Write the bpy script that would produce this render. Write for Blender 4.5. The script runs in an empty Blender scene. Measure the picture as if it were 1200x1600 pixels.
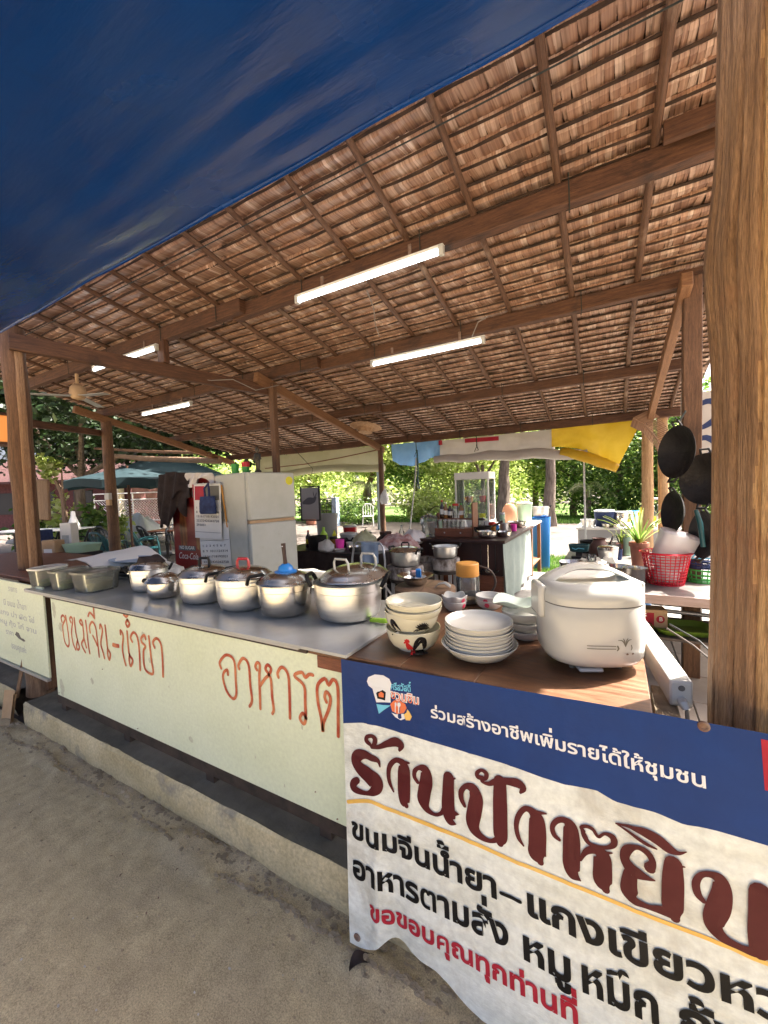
import bpy, bmesh, math, random
import numpy as np
from mathutils import Vector, Matrix, noise as mnoise
from mathutils.geometry import tessellate_polygon
PI = math.pi
rnd = random.Random(7)
rng = np.random.default_rng(7)
scene = bpy.context.scene
COL = scene.collection

# ------------------------------------------------------------------ camera, sky, sun, exposure
pitch, roll, yaw = 0.0528, -0.0359, 0.5175
fw = Vector((-math.sin(yaw) * math.cos(pitch), math.cos(yaw) * math.cos(pitch), -math.sin(pitch)))
rt = Vector((math.cos(yaw), math.sin(yaw), 0)); up = rt.cross(fw)
cr = rt * math.cos(roll) + up * math.sin(roll)
cu = -rt * math.sin(roll) + up * math.cos(roll)
cam = bpy.data.cameras.new('camera'); camo = bpy.data.objects.new('camera', cam); COL.objects.link(camo)
camo.matrix_world = Matrix(((cr.x, cu.x, -fw.x, 0), (cr.y, cu.y, -fw.y, 0), (cr.z, cu.z, -fw.z, 1.5), (0, 0, 0, 1)))
cam.sensor_fit = 'VERTICAL'; cam.sensor_height = 36; cam.sensor_width = 27
cam.lens = 633.8 / 1600 * 36
cam.clip_start = 0.05; cam.clip_end = 900
scene.camera = camo

SUN_AZ, SUN_EL = math.radians(48), math.radians(57)      # azimuth from +X towards +Y
sd = Vector((math.cos(SUN_AZ) * math.cos(SUN_EL), math.sin(SUN_AZ) * math.cos(SUN_EL), math.sin(SUN_EL)))
sl = bpy.data.lights.new('sun', 'SUN'); sl.energy = 5.0; sl.angle = math.radians(0.53); sl.color = (1.0, 0.95, 0.86)
so = bpy.data.objects.new('sun', sl); COL.objects.link(so); so.rotation_euler = sd.to_track_quat('Z', 'Y').to_euler()
world = bpy.data.worlds.new('World'); scene.world = world; world.use_nodes = True
wn = world.node_tree; bgn = wn.nodes['Background']
sky = wn.nodes.new('ShaderNodeTexSky'); sky.sky_type = 'NISHITA'; sky.sun_disc = False
sky.sun_elevation = SUN_EL; sky.sun_rotation = math.atan2(sd.x, sd.y); sky.air_density = 0.5; sky.dust_density = 9.0; sky.ozone_density = 0.0
wn.links.new(sky.outputs[0], bgn.inputs[0]); bgn.inputs[1].default_value = 0.15
vs = scene.view_settings
vs.view_transform = 'Standard'; vs.look = 'None'; vs.exposure = 2.4; vs.gamma = 1.0
try: vs.use_curve_mapping = False
except Exception: pass
scene.cycles.max_bounces = 8; scene.cycles.diffuse_bounces = 5; scene.cycles.transparent_max_bounces = 16
scene.cycles.caustics_reflective = False; scene.cycles.caustics_refractive = False
scene.cycles.sample_clamp_indirect = 6

# ------------------------------------------------------------------ materials
def lin(c):
    return tuple(c) + (1.0,) if len(c) == 3 else tuple(c)
def mat(name, c1, c2=None, scale=6.0, stretch=(1, 1, 1), detail=5.0, lo=0.35, hi=0.65, rough=0.6, rough2=None, metal=0.0,
        bump=0.0, bscale=None, bstretch=None, coord='Object', c3=None, s3=2.0, t3=(0.55, 0.7), trans=0.0, ior=1.45, spec=None,
        emit=None, estr=0.0, sss=None, cells=None, transl=None, coat=0.0, alpha=None, aniso=0.0, dist=0.0, fine=None):
    m = bpy.data.materials.new(name); m.use_nodes = True
    nt = m.node_tree; N = nt.nodes; L = nt.links
    b = N['Principled BSDF']; out = N['Material Output']
    tc = N.new('ShaderNodeTexCoord'); src = tc.outputs[coord]
    def noise_of(sc, st, det, dis=0.0):
        mp = N.new('ShaderNodeMapping'); mp.inputs['Scale'].default_value = st
        L.new(src, mp.inputs[0]); n = N.new('ShaderNodeTexNoise')
        n.inputs['Scale'].default_value = sc; n.inputs['Detail'].default_value = det; n.inputs['Roughness'].default_value = 0.62
        n.inputs['Distortion'].default_value = dis
        L.new(mp.outputs[0], n.inputs['Vector']); return n
    col = None
    if cells:                                     # random tone per piece: the integer part of V numbers the piece
        sp = N.new('ShaderNodeSeparateXYZ'); L.new(tc.outputs['UV'], sp.inputs[0])
        fl = N.new('ShaderNodeMath'); fl.operation = 'FLOOR'; L.new(sp.outputs[1], fl.inputs[0])
        w = N.new('ShaderNodeTexWhiteNoise'); w.noise_dimensions = '1D'; L.new(fl.outputs[0], w.inputs['W'])
        rp = N.new('ShaderNodeValToRGB'); els = rp.color_ramp.elements
        while len(els) < len(cells): els.new(0.5)
        for i, c in enumerate(cells): els[i].position = i / (len(cells) - 1); els[i].color = lin(c)
        L.new(w.outputs['Value'], rp.inputs[0]); col = rp.outputs[0]
    if c2 is not None:
        n = noise_of(scale, stretch, detail, dist); rp = N.new('ShaderNodeValToRGB')
        rp.color_ramp.elements[0].position = lo; rp.color_ramp.elements[1].position = hi
        L.new(n.outputs['Fac'], rp.inputs[0])
        if col is None:
            rp.color_ramp.elements[0].color = lin(c1); rp.color_ramp.elements[1].color = lin(c2); col = rp.outputs[0]
        else:                                     # c2 multiplies the piece tone
            rp.color_ramp.elements[0].color = lin(c2); rp.color_ramp.elements[1].color = (1, 1, 1, 1)
            mx = N.new('ShaderNodeMix'); mx.data_type = 'RGBA'; mx.blend_type = 'MULTIPLY'; mx.inputs[0].default_value = 1
            L.new(col, mx.inputs[6]); L.new(rp.outputs[0], mx.inputs[7]); col = mx.outputs[2]
        if rough2 is not None:
            mr = N.new('ShaderNodeMapRange'); mr.inputs['From Min'].default_value = lo; mr.inputs['From Max'].default_value = hi
            mr.inputs['To Min'].default_value = rough; mr.inputs['To Max'].default_value = rough2
            L.new(n.outputs['Fac'], mr.inputs[0]); L.new(mr.outputs[0], b.inputs['Roughness'])
    if c3 is not None:
        n3 = noise_of(s3, (1, 1, 1), 6.0, 0.4); r3 = N.new('ShaderNodeValToRGB')
        r3.color_ramp.elements[0].position = t3[0]; r3.color_ramp.elements[1].position = t3[1]
        r3.color_ramp.elements[0].color = (0, 0, 0, 1); r3.color_ramp.elements[1].color = (1, 1, 1, 1)
        L.new(n3.outputs['Fac'], r3.inputs[0]); mx = N.new('ShaderNodeMix'); mx.data_type = 'RGBA'
        L.new(r3.outputs[0], mx.inputs[0]); mx.inputs[7].default_value = lin(c3)
        if col is None: mx.inputs[6].default_value = lin(c1)
        else: L.new(col, mx.inputs[6])
        col = mx.outputs[2]
    if fine:                                      # small-scale grain: (scale, darkest, lightest, stretch)
        nf = noise_of(fine[0], fine[3] if len(fine) > 3 else (1, 1, 1), 4.0); mf = N.new('ShaderNodeMapRange')
        mf.inputs['From Min'].default_value = 0.32; mf.inputs['From Max'].default_value = 0.68
        mf.inputs['To Min'].default_value = fine[1]; mf.inputs['To Max'].default_value = fine[2]
        L.new(nf.outputs['Fac'], mf.inputs[0]); mx = N.new('ShaderNodeMix'); mx.data_type = 'RGBA'; mx.blend_type = 'MULTIPLY'; mx.inputs[0].default_value = 1
        if col is None: mx.inputs[6].default_value = lin(c1)
        else: L.new(col, mx.inputs[6])
        L.new(mf.outputs[0], mx.inputs[7]); col = mx.outputs[2]
    if col is None: b.inputs['Base Color'].default_value = lin(c1)
    else: L.new(col, b.inputs['Base Color'])
    if rough2 is None: b.inputs['Roughness'].default_value = rough
    b.inputs['Metallic'].default_value = metal
    b.inputs['IOR'].default_value = ior
    if spec is not None: b.inputs['Specular IOR Level'].default_value = spec
    if trans: b.inputs['Transmission Weight'].default_value = trans
    if coat: b.inputs['Coat Weight'].default_value = coat; b.inputs['Coat Roughness'].default_value = 0.08
    if aniso: b.inputs['Anisotropic'].default_value = aniso
    if alpha is not None: b.inputs['Alpha'].default_value = alpha
    if emit: b.inputs['Emission Color'].default_value = lin(emit); b.inputs['Emission Strength'].default_value = estr
    if bump:
        nb = noise_of(bscale or scale * 3, bstretch or stretch, 6.0); bn = N.new('ShaderNodeBump')
        bn.inputs['Strength'].default_value = bump; bn.inputs['Distance'].default_value = 0.02
        L.new(nb.outputs['Fac'], bn.inputs['Height']); L.new(bn.outputs[0], b.inputs['Normal'])
    if transl:
        t = N.new('ShaderNodeBsdfTranslucent'); ms = N.new('ShaderNodeMixShader'); ms.inputs[0].default_value = transl[0]
        if len(transl) > 1: t.inputs[0].default_value = lin(transl[1])
        elif col is not None: L.new(col, t.inputs[0])
        else: t.inputs[0].default_value = lin(c1)
        L.new(b.outputs[0], ms.inputs[1]); L.new(t.outputs[0], ms.inputs[2]); L.new(ms.outputs[0], out.inputs[0])
    return m

def thin(name, tint, haze, rough, white=(0.8, 0.8, 0.8)):             # thin clear sheet: tinted see-through, a little milky, mirror-like at grazing angles
    m = bpy.data.materials.new(name); m.use_nodes = True; nt = m.node_tree; N = nt.nodes; L = nt.links; out = N['Material Output']; N.remove(N['Principled BSDF'])
    tr = N.new('ShaderNodeBsdfTransparent'); tr.inputs[0].default_value = lin(tint); df = N.new('ShaderNodeBsdfDiffuse'); df.inputs[0].default_value = lin(white)
    gl = N.new('ShaderNodeBsdfGlossy'); gl.inputs['Roughness'].default_value = rough; fr = N.new('ShaderNodeFresnel'); fr.inputs[0].default_value = 1.45
    a = N.new('ShaderNodeMixShader'); a.inputs[0].default_value = haze; L.new(tr.outputs[0], a.inputs[1]); L.new(df.outputs[0], a.inputs[2])
    b = N.new('ShaderNodeMixShader'); L.new(fr.outputs[0], b.inputs[0]); L.new(a.outputs[0], b.inputs[1]); L.new(gl.outputs[0], b.inputs[2]); L.new(b.outputs[0], out.inputs[0]); return m

def wood(name, a, b_, sc=5, rough=0.7, bump=0.25, c3=None, **k):
    return mat(name, a, b_, scale=sc, stretch=(1.2, 14, 14), coord='UV', rough=rough, bump=bump, bscale=sc * 2.2, bstretch=(1.5, 22, 22),
               lo=0.3, hi=0.7, c3=c3, s3=3, dist=0.6, fine=(26, 0.55, 1.25, (1.2, 26, 26)), **k)
M = {}
M['dirt'] = mat('worn_cement_road', (0.32, 0.260, 0.160), (0.46, 0.377, 0.238), scale=14, detail=15, lo=0.34, hi=0.68, rough=0.95, bump=0.35, bscale=160, fine=(240, 0.60, 1.25), c3=(0.27, 0.218, 0.152), s3=1.3, t3=(0.5, 0.8))
M['path'] = mat('packed_earth', (0.075, 0.060, 0.051), (0.12, 0.099, 0.085), scale=1.2, rough=0.95, bump=0.4, bscale=25)
M['grass'] = mat('grass_blades', (0.10, 0.22, 0.03), cells=[(0.05, 0.13, 0.02), (0.10, 0.22, 0.03), (0.17, 0.28, 0.05)], rough=0.7, transl=(0.35,))
M['turf'] = mat('turf', (0.06, 0.12, 0.02), (0.13, 0.2, 0.05), scale=3, rough=0.95, bump=0.6, bscale=40)
M['concrete'] = mat('concrete', (0.17, 0.165, 0.15), (0.28, 0.27, 0.25), scale=3, detail=8, rough=0.85, bump=0.3, bscale=40)
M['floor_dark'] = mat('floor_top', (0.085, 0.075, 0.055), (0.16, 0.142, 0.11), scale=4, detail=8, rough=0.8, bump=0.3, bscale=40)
M['plinth'] = mat('worn_cream_paint', (0.44, 0.36, 0.20), (0.60, 0.50, 0.30), scale=3.0, detail=8, rough=0.8, bump=0.35, bscale=28, fine=(70, 0.78, 1.15), c3=(0.27, 0.24, 0.18), s3=4.5, t3=(0.54, 0.68))
M['tilefloor'] = mat('floor_tile', (0.30, 0.25, 0.20), (0.40, 0.34, 0.28), scale=3, rough=0.45, bump=0.08)
M['rubble'] = mat('broken_edge', (0.19, 0.15, 0.10), (0.38, 0.31, 0.22), scale=9, rough=1.0, bump=0.8, bscale=60)
M['panel'] = mat('white_painted_board', (0.65, 0.705, 0.500), (0.72, 0.775, 0.585), scale=1.6, detail=7, rough=0.55, fine=(60, 0.93, 1.05), bump=0.05, bscale=30, c3=(0.55, 0.52, 0.40), s3=2.6, t3=(0.62, 0.80))
M['brush'] = mat('red_brush_paint', (0.40, 0.06, 0.025), (0.58, 0.20, 0.085), scale=14, detail=3, lo=0.38, hi=0.62, rough=0.6)
M['faded'] = mat('faded_grey_print', (0.34, 0.37, 0.38), (0.5, 0.52, 0.47), scale=20, rough=0.6)
M['tile'] = mat('grey_glazed_tile', (0.36, 0.36, 0.335), (0.44, 0.44, 0.41), scale=2.5, rough=0.10, rough2=0.24, c3=(0.31, 0.30, 0.275), s3=4, t3=(0.58, 0.75))
M['tile_edge'] = mat('tile_edge', (0.42, 0.40, 0.36), rough=0.6)
M['ply'] = mat('varnished_plywood', (0.085, 0.036, 0.017), (0.19, 0.092, 0.045), scale=3.2, stretch=(2, 22, 4), detail=7, lo=0.32, hi=0.68, rough=0.33, rough2=0.5, bump=0.06, bscale=30, dist=0.5, c3=(0.12, 0.062, 0.034), s3=6, t3=(0.6, 0.75), fine=(30, 0.75, 1.2, (2, 30, 4)))
M['steel_dark'] = mat('dark_steel', (0.035, 0.03, 0.028), (0.08, 0.06, 0.05), scale=12, rough=0.6, metal=0.4)
M['beam'] = wood('sawn_beam', (0.045, 0.019, 0.010), (0.15, 0.066, 0.032), c3=(0.025, 0.013, 0.009))
M['beam2'] = wood('light_sawn_beam', (0.17, 0.078, 0.034), (0.29, 0.145, 0.068))
M['rafter'] = wood('rafter_pole', (0.075, 0.036, 0.02), (0.17, 0.088, 0.05), c3=(0.25, 0.17, 0.12))
M['post'] = wood('post_wood', (0.085, 0.040, 0.020), (0.20, 0.105, 0.054), c3=(0.06, 0.032, 0.018))
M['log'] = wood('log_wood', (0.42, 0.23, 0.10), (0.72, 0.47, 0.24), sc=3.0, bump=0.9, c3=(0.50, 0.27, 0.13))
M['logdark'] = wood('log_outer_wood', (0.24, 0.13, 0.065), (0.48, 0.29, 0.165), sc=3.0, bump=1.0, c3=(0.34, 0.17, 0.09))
M['bark'] = mat('bark', (0.10, 0.075, 0.055), (0.24, 0.19, 0.15), scale=5, stretch=(3, 3, 0.6), rough=0.95, bump=0.6)
M['thatch'] = mat('leaf_thatch', (0.3, 0.2, 0.12), c2=(0.55, 0.48, 0.44), scale=2.0, stretch=(1, 60, 1), coord='UV', lo=0.35, hi=0.6, detail=2,
                  c3=(0.11, 0.065, 0.045), s3=1.3, t3=(0.52, 0.80), cells=[(0.26, 0.140, 0.09), (0.44, 0.265, 0.18), (0.35, 0.20, 0.13), (0.55, 0.375, 0.275), (0.40, 0.235, 0.155), (0.72, 0.55, 0.44)], rough=0.42, spec=0.55)  # the palest strip tone stands for glints of light on the thatch
M['thatch_dark'] = mat('thatch_backing', (0.07, 0.045, 0.03), (0.14, 0.09, 0.06), scale=8, rough=0.95)
M['batten'] = mat('batten', (0.022, 0.013, 0.009), (0.06, 0.035, 0.022), scale=8, rough=0.9)  # near black, so the rods also stand for shadow lines between rows
M['tarp'] = mat('blue_tarpaulin', (0.002, 0.030, 0.165), (0.003, 0.042, 0.215), scale=1.2, rough=0.18, rough2=0.30, bump=0.22, bscale=3.0, bstretch=(0.8, 3.5, 1), spec=0.38, c3=(0.010, 0.024, 0.08), s3=2.2, t3=(0.62, 0.8))
M['ban_blue'] = mat('banner_blue_print', (0.004, 0.028, 0.135), (0.007, 0.038, 0.170), scale=4, spec=0.22, rough=0.36, rough2=0.5, bump=0.25, bscale=7, c3=(0.03, 0.05, 0.14), s3=9, t3=(0.66, 0.8))
M['ban_white'] = mat('grimy_banner_vinyl', (0.61, 0.62, 0.55), (0.75, 0.77, 0.71), scale=3.5, detail=8, lo=0.36, hi=0.58, rough=0.42, rough2=0.55, bump=0.35, bscale=8, c3=(0.42, 0.38, 0.30), s3=4.2, t3=(0.54, 0.78), stretch=(1, 1, 2.6), dist=0.8, fine=(45, 0.86, 1.08))
M['ban_maroon'] = mat('maroon_print', (0.062, 0.006, 0.009), (0.09, 0.013, 0.016), scale=5, spec=0.2, rough=0.42, bump=0.2, bscale=7)
M['ban_black'] = mat('black_print', (0.004, 0.004, 0.005), (0.010, 0.010, 0.012), scale=5, spec=0.15, rough=0.45, bump=0.2, bscale=7)
M['ban_red'] = mat('red_print', (0.34, 0.012, 0.028), (0.42, 0.03, 0.05), scale=5, spec=0.2, rough=0.45)
M['ban_yellow'] = mat('yellow_print', (0.70, 0.40, 0.07), (0.76, 0.48, 0.12), scale=5, rough=0.4)
M['ban_text'] = mat('white_print', (0.72, 0.72, 0.72), rough=0.45)
M['cyan'] = mat('cyan_print', (0.14, 0.5, 0.68), rough=0.45)
M['orange'] = mat('orange_print', (0.72, 0.16, 0.05), rough=0.45)
M['alu'] = mat('brushed_aluminium', (0.68, 0.68, 0.66), (0.80, 0.80, 0.78), scale=4, stretch=(1, 1, 18), rough=0.28, rough2=0.42, metal=1, bump=0.04, bscale=20, bstretch=(1, 1, 14), c3=(0.5, 0.49, 0.44), s3=6, t3=(0.6, 0.8))
M['stain'] = mat('stainless_steel', (0.56, 0.52, 0.46), (0.66, 0.63, 0.57), scale=4, stretch=(1, 1, 14), rough=0.14, rough2=0.26, metal=1)
M['lid'] = mat('lid_metal', (0.50, 0.50, 0.49), (0.62, 0.62, 0.6), scale=5, rough=0.16, rough2=0.32, metal=1)
M['bakelite'] = mat('black_bakelite', (0.006, 0.006, 0.006), rough=0.4, spec=0.25)
M['porcelain'] = mat('cream_porcelain', (0.54, 0.51, 0.38), (0.60, 0.57, 0.44), scale=4, rough=0.10, coat=0.4)
M['white_china'] = mat('white_china', (0.50, 0.495, 0.45), (0.56, 0.555, 0.51), scale=3, rough=0.12, coat=0.3)
M['celadon'] = mat('pale_green_china', (0.52, 0.62, 0.54), rough=0.15)
M['white_plastic'] = mat('white_plastic', (0.46, 0.46, 0.43), (0.51, 0.51, 0.48), scale=3, rough=0.22, coat=0.2)
M['grey_plastic'] = mat('grey_plastic', (0.34, 0.34, 0.33), rough=0.3)
M['seam'] = mat('dark_gap', (0.13, 0.125, 0.115), rough=0.8)
M['deco'] = mat('grey_decoration', (0.16, 0.15, 0.12), rough=0.4)
M['white_metal'] = mat('white_enamel', (0.72, 0.71, 0.66), (0.78, 0.77, 0.73), scale=2, rough=0.35)
M['fridge'] = mat('fridge_enamel', (0.42, 0.43, 0.36), (0.52, 0.52, 0.46), scale=2.5, rough=0.38, bump=0.05, bscale=50, c3=(0.33, 0.29, 0.21), s3=9, t3=(0.66, 0.8))
M['tube'] = mat('lit_tube', (0.9, 0.95, 1.0), emit=(0.86, 0.95, 1.0), estr=2.2)
M['clear'] = thin('clear_plastic', (0.93, 0.95, 0.93), 0.06, 0.04)
M['frost'] = thin('frosted_plastic', (0.93, 0.95, 0.91), 0.15, 0.15, (0.72, 0.74, 0.68))
M['milky'] = mat('milky_plastic', (0.80, 0.79, 0.80), rough=0.25, transl=(0.45,), alpha=0.9)
M['glass'] = thin('bottle_glass', (0.90, 0.96, 0.94), 0.02, 0.03)
M['pane'] = thin('glass_pane', (0.94, 0.98, 0.97), 0.05, 0.02)
M['noodle'] = mat('noodles', (0.66, 0.60, 0.36), (0.80, 0.75, 0.52), scale=40, rough=0.6, bump=0.8, bscale=60)
M['herbs'] = mat('green_herbs', (0.10, 0.2, 0.05), (0.3, 0.36, 0.16), scale=30, rough=0.7, bump=0.8, bscale=50)
M['orange_lid'] = mat('orange_lid', (0.62, 0.28, 0.05), (0.68, 0.34, 0.09), scale=5, rough=0.4)
M['blue_plastic'] = mat('blue_plastic', (0.03, 0.22, 0.62), rough=0.3)
M['teal'] = mat('teal_plastic', (0.005, 0.042, 0.05), (0.008, 0.062, 0.07), scale=4, rough=0.4)
M['dkblue'] = mat('navy_fabric', (0.012, 0.02, 0.07), (0.03, 0.05, 0.14), scale=20, rough=0.8)
M['black_plastic'] = mat('black_plastic', (0.016, 0.017, 0.018), rough=0.4)
M['red_plastic'] = mat('red_plastic', (0.66, 0.02, 0.05), rough=0.3, transl=(0.3, (0.8, 0.04, 0.08)))
M['green_plastic'] = mat('green_plastic', (0.06, 0.4, 0.08), rough=0.35, transl=(0.25, (0.1, 0.6, 0.12)))
M['lime'] = mat('lime_plastic', (0.36, 0.62, 0.04), rough=0.35)
M['yellow_plastic'] = mat('yellow_plastic', (0.80, 0.74, 0.02), rough=0.3, transl=(0.3, (0.9, 0.85, 0.05)))
M['pink'] = mat('pink_plastic', (0.8, 0.06, 0.42), rough=0.35)
M['orange_pl'] = mat('orange_translucent', (0.82, 0.42, 0.26), rough=0.3, trans=0.5, ior=1.2)
M['green_pl'] = mat('pale_green_translucent', (0.62, 0.85, 0.62), rough=0.3, trans=0.5, ior=1.2)
M['terracotta'] = mat('terracotta', (0.34, 0.13, 0.08), (0.45, 0.2, 0.13), scale=8, rough=0.8)
M['clay'] = mat('dark_clay', (0.09, 0.04, 0.03), (0.16, 0.08, 0.06), scale=7, rough=0.6)
M['soot'] = mat('sooty_iron', (0.006, 0.005, 0.005), (0.022, 0.02, 0.019), scale=7, rough=0.55, bump=0.3, bscale=30, metal=0.3)
M['wok_in'] = mat('wok_inside', (0.10, 0.13, 0.11), (0.2, 0.23, 0.2), scale=6, rough=0.4, metal=0.5)
M['stove'] = mat('sooty_clay_stove', (0.10, 0.075, 0.06), (0.45, 0.41, 0.37), scale=9, stretch=(1, 1, 0.5), rough=0.9, lo=0.42, hi=0.58, bump=0.4)
M['darkwood'] = mat('dark_stained_wood', (0.020, 0.007, 0.006), (0.05, 0.018, 0.013), scale=4, stretch=(3, 3, 0.6), rough=0.45)
M['redwood'] = wood('red_brown_wood', (0.14, 0.045, 0.02), (0.26, 0.09, 0.045), rough=0.45)
M['cloth_green'] = mat('grey_green_cloth', (0.27, 0.33, 0.30), (0.34, 0.40, 0.36), scale=5, rough=0.85, transl=(0.25,))
M['jacket'] = mat('dark_brown_jacket', (0.016, 0.010, 0.010), (0.036, 0.024, 0.023), scale=12, rough=0.9)
M['pinkcloth'] = mat('pink_patterned_cloth', (0.36, 0.14, 0.13), (0.62, 0.48, 0.44), scale=16, rough=0.9)
M['bluecloth'] = mat('pale_blue_towel', (0.24, 0.31, 0.42), (0.32, 0.40, 0.5), scale=14, rough=0.95)
M['whitecloth'] = mat('white_cloth', (0.62, 0.58, 0.56), (0.72, 0.69, 0.66), scale=9, rough=0.9)
M['bagplastic'] = mat('crinkled_plastic_bag', (0.66, 0.67, 0.66), (0.76, 0.76, 0.75), scale=20, rough=0.25, bump=0.8, bscale=25, transl=(0.35,))
M['oliveplastic'] = mat('olive_plastic_bag', (0.36, 0.37, 0.22), (0.5, 0.5, 0.33), scale=10, rough=0.35, bump=0.6)
M['olive'] = mat('olive_green_tray', (0.10, 0.17, 0.02), rough=0.4)
M['scuff'] = mat('dull_scuff', (0.47, 0.47, 0.34), (0.58, 0.60, 0.44), scale=40, rough=0.7)
M['tabletop'] = mat('worn_table_top', (0.09, 0.08, 0.075), (0.17, 0.15, 0.14), scale=6, rough=0.4)
M['tableedge'] = mat('worn_pinkish_wood', (0.26, 0.19, 0.16), (0.36, 0.28, 0.25), scale=8, stretch=(1, 8, 8), rough=0.7)
M['cokered'] = mat('red_poster', (0.16, 0.007, 0.008), (0.26, 0.014, 0.014), scale=3, rough=0.35)
M['cola'] = mat('cola_print', (0.045, 0.012, 0.008), (0.36, 0.13, 0.04), scale=7, stretch=(3, 3, 0.5), rough=0.3)
M['paper'] = mat('paper', (0.70, 0.69, 0.64), (0.76, 0.75, 0.71), scale=3, rough=0.7)
M['ink'] = mat('print_ink', (0.09, 0.09, 0.10), rough=0.7)
M['card'] = mat('cardboard', (0.40, 0.26, 0.14), (0.5, 0.34, 0.2), scale=6, rough=0.85)
M['board_wood'] = wood('chopping_board', (0.15, 0.09, 0.055), (0.27, 0.175, 0.11), rough=0.65)
M['straw'] = mat('woven_straw', (0.30, 0.17, 0.09), (0.46, 0.29, 0.17), scale=40, rough=0.8, bump=0.5, bscale=60)
M['tarp_beige'] = mat('beige_canvas', (0.46, 0.46, 0.30), (0.56, 0.55, 0.39), scale=2, rough=0.7, transl=(0.35,), bump=0.3, bscale=5)
M['tarp_sky'] = mat('sky_blue_tarp', (0.16, 0.36, 0.68), (0.24, 0.46, 0.78), scale=4, rough=0.5, transl=(0.4,), bump=0.4, bscale=8)
M['tarp_white'] = mat('white_vinyl_tarp', (0.46, 0.42, 0.38), (0.56, 0.52, 0.48), scale=2.5, rough=0.45, transl=(0.35,), bump=0.5, bscale=7)
M['tarp_yellow'] = mat('yellow_vinyl_tarp', (0.62, 0.40, 0.02), (0.72, 0.50, 0.05), scale=3, rough=0.45, transl=(0.45,), bump=0.4, bscale=8)
M['rope'] = mat('dark_rope', (0.03, 0.035, 0.03), rough=0.9)
M['wire'] = mat('pale_wire', (0.22, 0.2, 0.18), rough=0.5)
M['umbrella'] = mat('dark_teal_canvas', (0.005, 0.020, 0.026), (0.008, 0.030, 0.036), scale=2, rough=0.7, transl=(0.10, (0.02, 0.10, 0.12)))
M['umbrella2'] = mat('faded_teal_canvas', (0.014, 0.034, 0.04), (0.022, 0.045, 0.052), scale=2, rough=0.7, transl=(0.16, (0.05, 0.14, 0.17)))
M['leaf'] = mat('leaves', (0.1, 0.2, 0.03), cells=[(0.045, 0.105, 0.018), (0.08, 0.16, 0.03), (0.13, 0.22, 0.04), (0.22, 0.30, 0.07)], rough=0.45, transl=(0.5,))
M['leaf_backlit'] = mat('backlit_leaves', (0.1, 0.2, 0.03), cells=[(0.20, 0.29, 0.05), (0.38, 0.46, 0.11), (0.54, 0.60, 0.22), (0.70, 0.72, 0.42)], rough=0.45, transl=(0.6,))  # paler than real leaves: backlight, overexposure and haze put into the colour
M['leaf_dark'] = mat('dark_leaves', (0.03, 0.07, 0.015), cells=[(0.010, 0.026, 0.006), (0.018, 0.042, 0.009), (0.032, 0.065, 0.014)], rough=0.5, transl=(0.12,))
M['palmleaf'] = mat('palm_leaves', (0.2, 0.25, 0.1), cells=[(0.14, 0.2, 0.06), (0.26, 0.3, 0.13), (0.36, 0.34, 0.18)], rough=0.5, transl=(0.4,))
M['dryleaf'] = mat('dry_palm_leaf', (0.3, 0.18, 0.1), cells=[(0.24, 0.13, 0.075), (0.34, 0.2, 0.12)], rough=0.7)
M['spider'] = mat('striped_leaf', (0.22, 0.36, 0.06), cells=[(0.10, 0.20, 0.03), (0.34, 0.46, 0.10), (0.5, 0.55, 0.22)], rough=0.4, transl=(0.4,))
M['galv'] = mat('galvanised_pipe', (0.5, 0.5, 0.5), rough=0.4, metal=0.7)
M['rooftile'] = mat('red_roof', (0.03, 0.010, 0.009), (0.075, 0.03, 0.027), scale=20, rough=0.8)
M['maroonwall'] = mat('maroon_brick', (0.06, 0.018, 0.018), (0.12, 0.04, 0.04), scale=10, rough=0.8)
M['cream'] = mat('cream_render', (0.56, 0.46, 0.32), (0.64, 0.54, 0.4), scale=4, rough=0.8)
M['stone'] = mat('garden_stone', (0.25, 0.24, 0.22), (0.45, 0.43, 0.4), scale=6, rough=0.9)
M['lampglow'] = mat('orange_lamp_shade', (0.8, 0.35, 0.1), emit=(1.0, 0.30, 0.06), estr=0.1, rough=0.5)
M['bronze'] = mat('dark_bronze', (0.03, 0.026, 0.02), (0.07, 0.06, 0.045), scale=10, rough=0.35, metal=0.6)
M['sauce'] = mat('dark_sauce', (0.03, 0.012, 0.006), rough=0.12)
M['amber'] = mat('amber_sauce', (0.30, 0.13, 0.03), rough=0.12)
M['rust'] = mat('rusty_metal', (0.16, 0.075, 0.045), (0.32, 0.26, 0.22), scale=20, rough=0.7, metal=0.4)
M['rose'] = mat('rose_glaze', (0.62, 0.03, 0.09), (0.78, 0.15, 0.22), scale=60, rough=0.15)
M['hatblack'] = mat('black_glaze', (0.015, 0.014, 0.014), rough=0.15)
M['redglaze'] = mat('red_glaze', (0.5, 0.03, 0.03), rough=0.15)

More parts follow.
